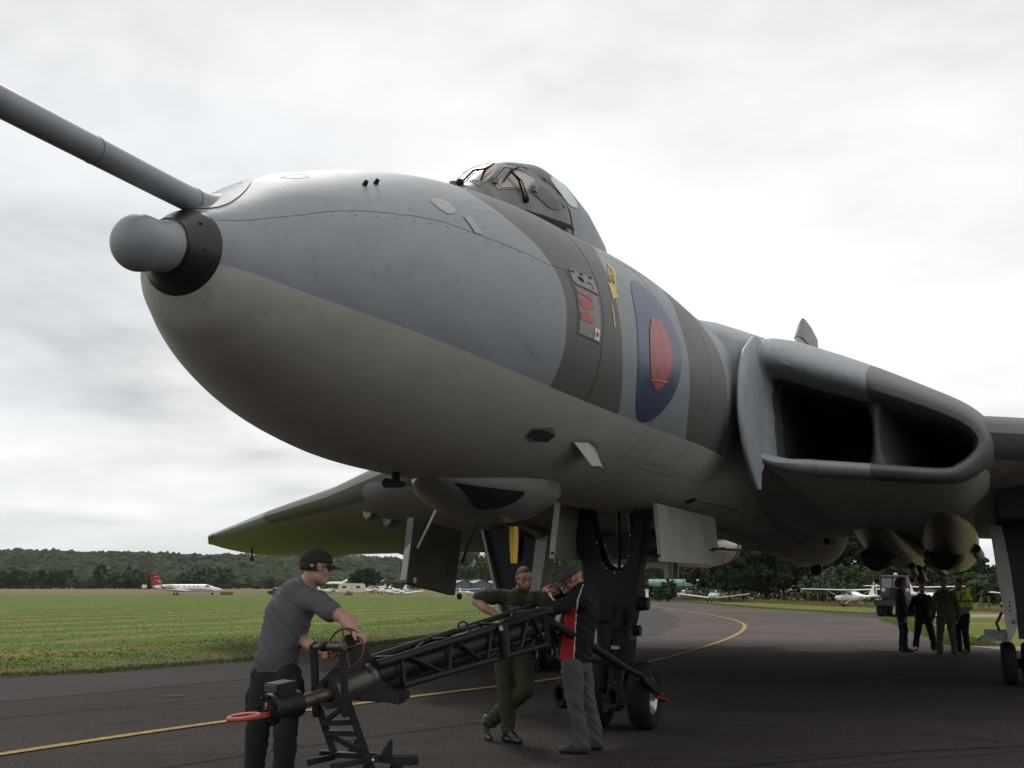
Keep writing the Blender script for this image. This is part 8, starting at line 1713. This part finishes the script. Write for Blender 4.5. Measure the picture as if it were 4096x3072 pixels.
# ---- the group of four standing on the taxiway ---------------------------------
def standing(label, px, y, face, H, top, bot, skin_, hair, shoe_=C_BOOT, pose='down', build_=1.0, legs=None, head_turn=0.0, recolor=None, lean=0.0, hairstyle='short', beard=None, fold=.009):
    root = empty('person', (gx(px, y), y, 0.004), face, label, 'person', 'four men talking on the taxiway'); k = H / 1.8; B = Body(); X = Vector
    lg = legs or ((.0, .10), (.0, -.10)); b_ = build_
    B.c('bot', X((0, 0, .90 * k)), .150 * b_, X((0, 0, .98 * k)), .150 * b_, .8, (1, 0, 0))
    B.c('top', X((.0, 0, .97 * k)), .168 * b_, X((.01, 0, 1.10 * k)), .166 * b_, .80, (1, 0, 0)); B.c('top', X((.01, 0, 1.10 * k)), .166 * b_, X((.0, 0, 1.32 * k)), .182, .72, (1, 0, 0)); B.c('top', X((0, 0, 1.32 * k)), .180, X((-.01, 0, 1.40 * k)), .150, .7, (1, 0, 0))
    for s_, (dx, dy) in zip((1, -1), lg):
        hp_ = X((0, s_ * .09, .90 * k)); an = X((dx, dy * 1.25 + (s_ * .02), .10)); kn = hp_.lerp(an, .5) + X((.035, s_ * .01, .02)); B.c('bot', hp_, .105 * b_, kn, .078); B.c('bot', kn, .078, an + X((0, 0, .08)), .066); B.c('bot', an + X((0, 0, .08)), .072, an, .068); shoe(B, an, an + X((.17, s_ * .05, 0)), 'shoe')
        sh = X((-.01, s_ * .185, 1.40 * k)); B.c('top', X((-.01, s_ * .04, 1.42 * k)), .085, sh, .072)
        if pose == 'down': el = X((-.03, s_ * .27, 1.12 * k)); wr = X((.05, s_ * .27, .88 * k)); B.c('top', sh, .072, el, .060); B.c('top', el, .060, wr, .048); hand(B, wr, X((.12, 0, -1)), X((0, -s_, 0)), X((1, 0, 0)), 'skin', .35)
        elif pose == 'back': el = X((-.10, s_ * .27, 1.13 * k)); wr = X((-.20, s_ * .06, .96 * k)); B.c('top', sh, .072, el, .062); B.c('top', el, .062, wr, .05); hand(B, wr, X((0, -s_, -.3)), X((-1, 0, 0)), X((0, 0, 1)), 'skin', .4)
        else: el = X((-.02, s_ * .29, 1.13 * k)); wr = X((.16, s_ * .16, 1.02 * k)); B.c('top', sh, .076, el, .068); B.c('top', el, .068, wr, .058); hand(B, wr, X((.3, -s_ * .6, -.6)), X((-1, 0, 0)), X((0, 0, 1)), 'skin', .4)
    hd = X((.035, 0, 1.655 * k)); hf = X((math.cos(head_turn), math.sin(head_turn), -.08)); f, r_, u, HQ = head(B, hd, hf, 'skin', 1.03, X((-.01, 0, 1.46 * k)), beard=beard and 'beard')
    B.build(root, {'top': top, 'bot': bot, 'skin': skin_, 'shoe': shoe_, 'beard': beard or skin_}, .012, 2, fold, ('top', 'bot'), recolor)
    if hair:
        cuts = {'short': (lambda x, y, z: z > .1 - .75 * max(0, -x) and not (x > .55 and z < .62)), 'curly': (lambda x, y, z: z > -.75 and not (x > .35 and z < .60) and not (x > .0 and z < -.1)), 'crop': (lambda x, y, z: z > .18 - .75 * max(0, -x) and not (x > .4 and z < .72))}
        sc = {'short': 1.0, 'curly': 1.22, 'crop': .93}[hairstyle]
        shell('hair', root, hd + f * -.012 + u * .026, f, hair, .108 * sc, .094 * sc, .108 * sc, 0, s=1.03, up=tuple(u), cut=cuts[hairstyle], bumps=.16 if hairstyle == 'curly' else .05, seed=int(px))
    if hairstyle != 'back':
        for sg in (-1, 1): m = MB(); m.ball(HQ(.083, sg * .03, .008), .008, 8); m.build('eye', MT['void'], root)
        m = MB(); m.tube([HQ(.093, -.02, -.058), HQ(.093, .02, -.058)], .003, 5); m.build('mouth', mat('lips_', (.17, .06, .05), .5), root)
    return root, HQ, f, r_, u
rA = standing('man in dark navy overalls with curly brown hair, standing left of the group in profile', 1931, 28.5, R(-12), 1.73, C_NAVY, C_NAVY, SKIN_R, HAIR_B, C_BOOT, 'down', 1.0, ((-.02, .09), (.03, -.08)), .05, hairstyle='curly')
gm = mat('thin_glasses', (.05, .05, .05), .3); glasses(rA[0], *rA[1:])
rB = standing('balding man in a black fleece facing the camera with hands behind his back', 1977, 29.0, R(-95), 1.60, C_BLK, C_NVT, SKIN_R, None, C_BOOT, 'back', 1.06, ((.02, .15), (.0, -.15)))
m = MB(); m.box((.165, -.08, 1.30), (.004, .06, .008)); m.build('chest_logo', mw, rB[0])
m = MB(); m.slab([(.10, .05, 1.44), (.13, .0, 1.36), (.10, -.05, 1.44)], (.02, 0, 0)); m.build('shirt_collar', cloth('rust_check', (.14, .05, .035)), rB[0])
rC = standing('grey-haired man in camouflage uniform with his back to the camera', 2025, 27.3, R(82), 1.73, C_CAMO, C_CAMO, SKIN_R, HAIR_G, C_BOOT, 'down', 1.10, ((.0, .12), (.02, -.10)), hairstyle='crop', fold=.014)
m = MB(); m.tube([(.185 * .8 * math.cos(R(a)) * 1.06 + .005, .190 * math.sin(R(a)) * 1.03, 1.03) for a in range(0, 360, 15)], .022, 6, closed=True); m.build('belt', cloth('camo_belt', (.07, .065, .045)), rC[0], smooth=60)
def hv(C_, N2, lb): z = C_[:, 2]; return (lb == 'top') & ((np.abs(z - 1.02) < .045) | (np.abs(z - 1.20) < .035) | ((np.abs(np.abs(C_[:, 1]) - .11) < .025) & (z > 1.2) & (np.abs(N2[:, 0]) > .35)))
def hv2(C_, N2, lb): return (lb == 'top') & (C_[:, 2] < .975)
rD = standing('ginger-bearded man in a yellow hi-vis jacket at the right of the group', 2060, 28.1, R(200), 1.71, C_HV, C_NVT, SKIN_R, HAIR_R, C_SHOE, 'pocket', 1.08, ((.06, .12), (-.02, -.14)), -.1, recolor=[(C_HVG, hv), (C_HVG, hv2)], beard=HAIR_R, hairstyle='short')
m = MB(); m.tube([(-.07 + .09 * math.cos(R(a)), .12 * math.sin(R(a)), 1.47 + .02 * math.cos(R(a))) for a in range(60, 301, 20)], [.03 + .02 * math.sin(math.pi * i / 12) for i in range(13)], 8); m.build('hood', C_HV, rD[0], smooth=60)
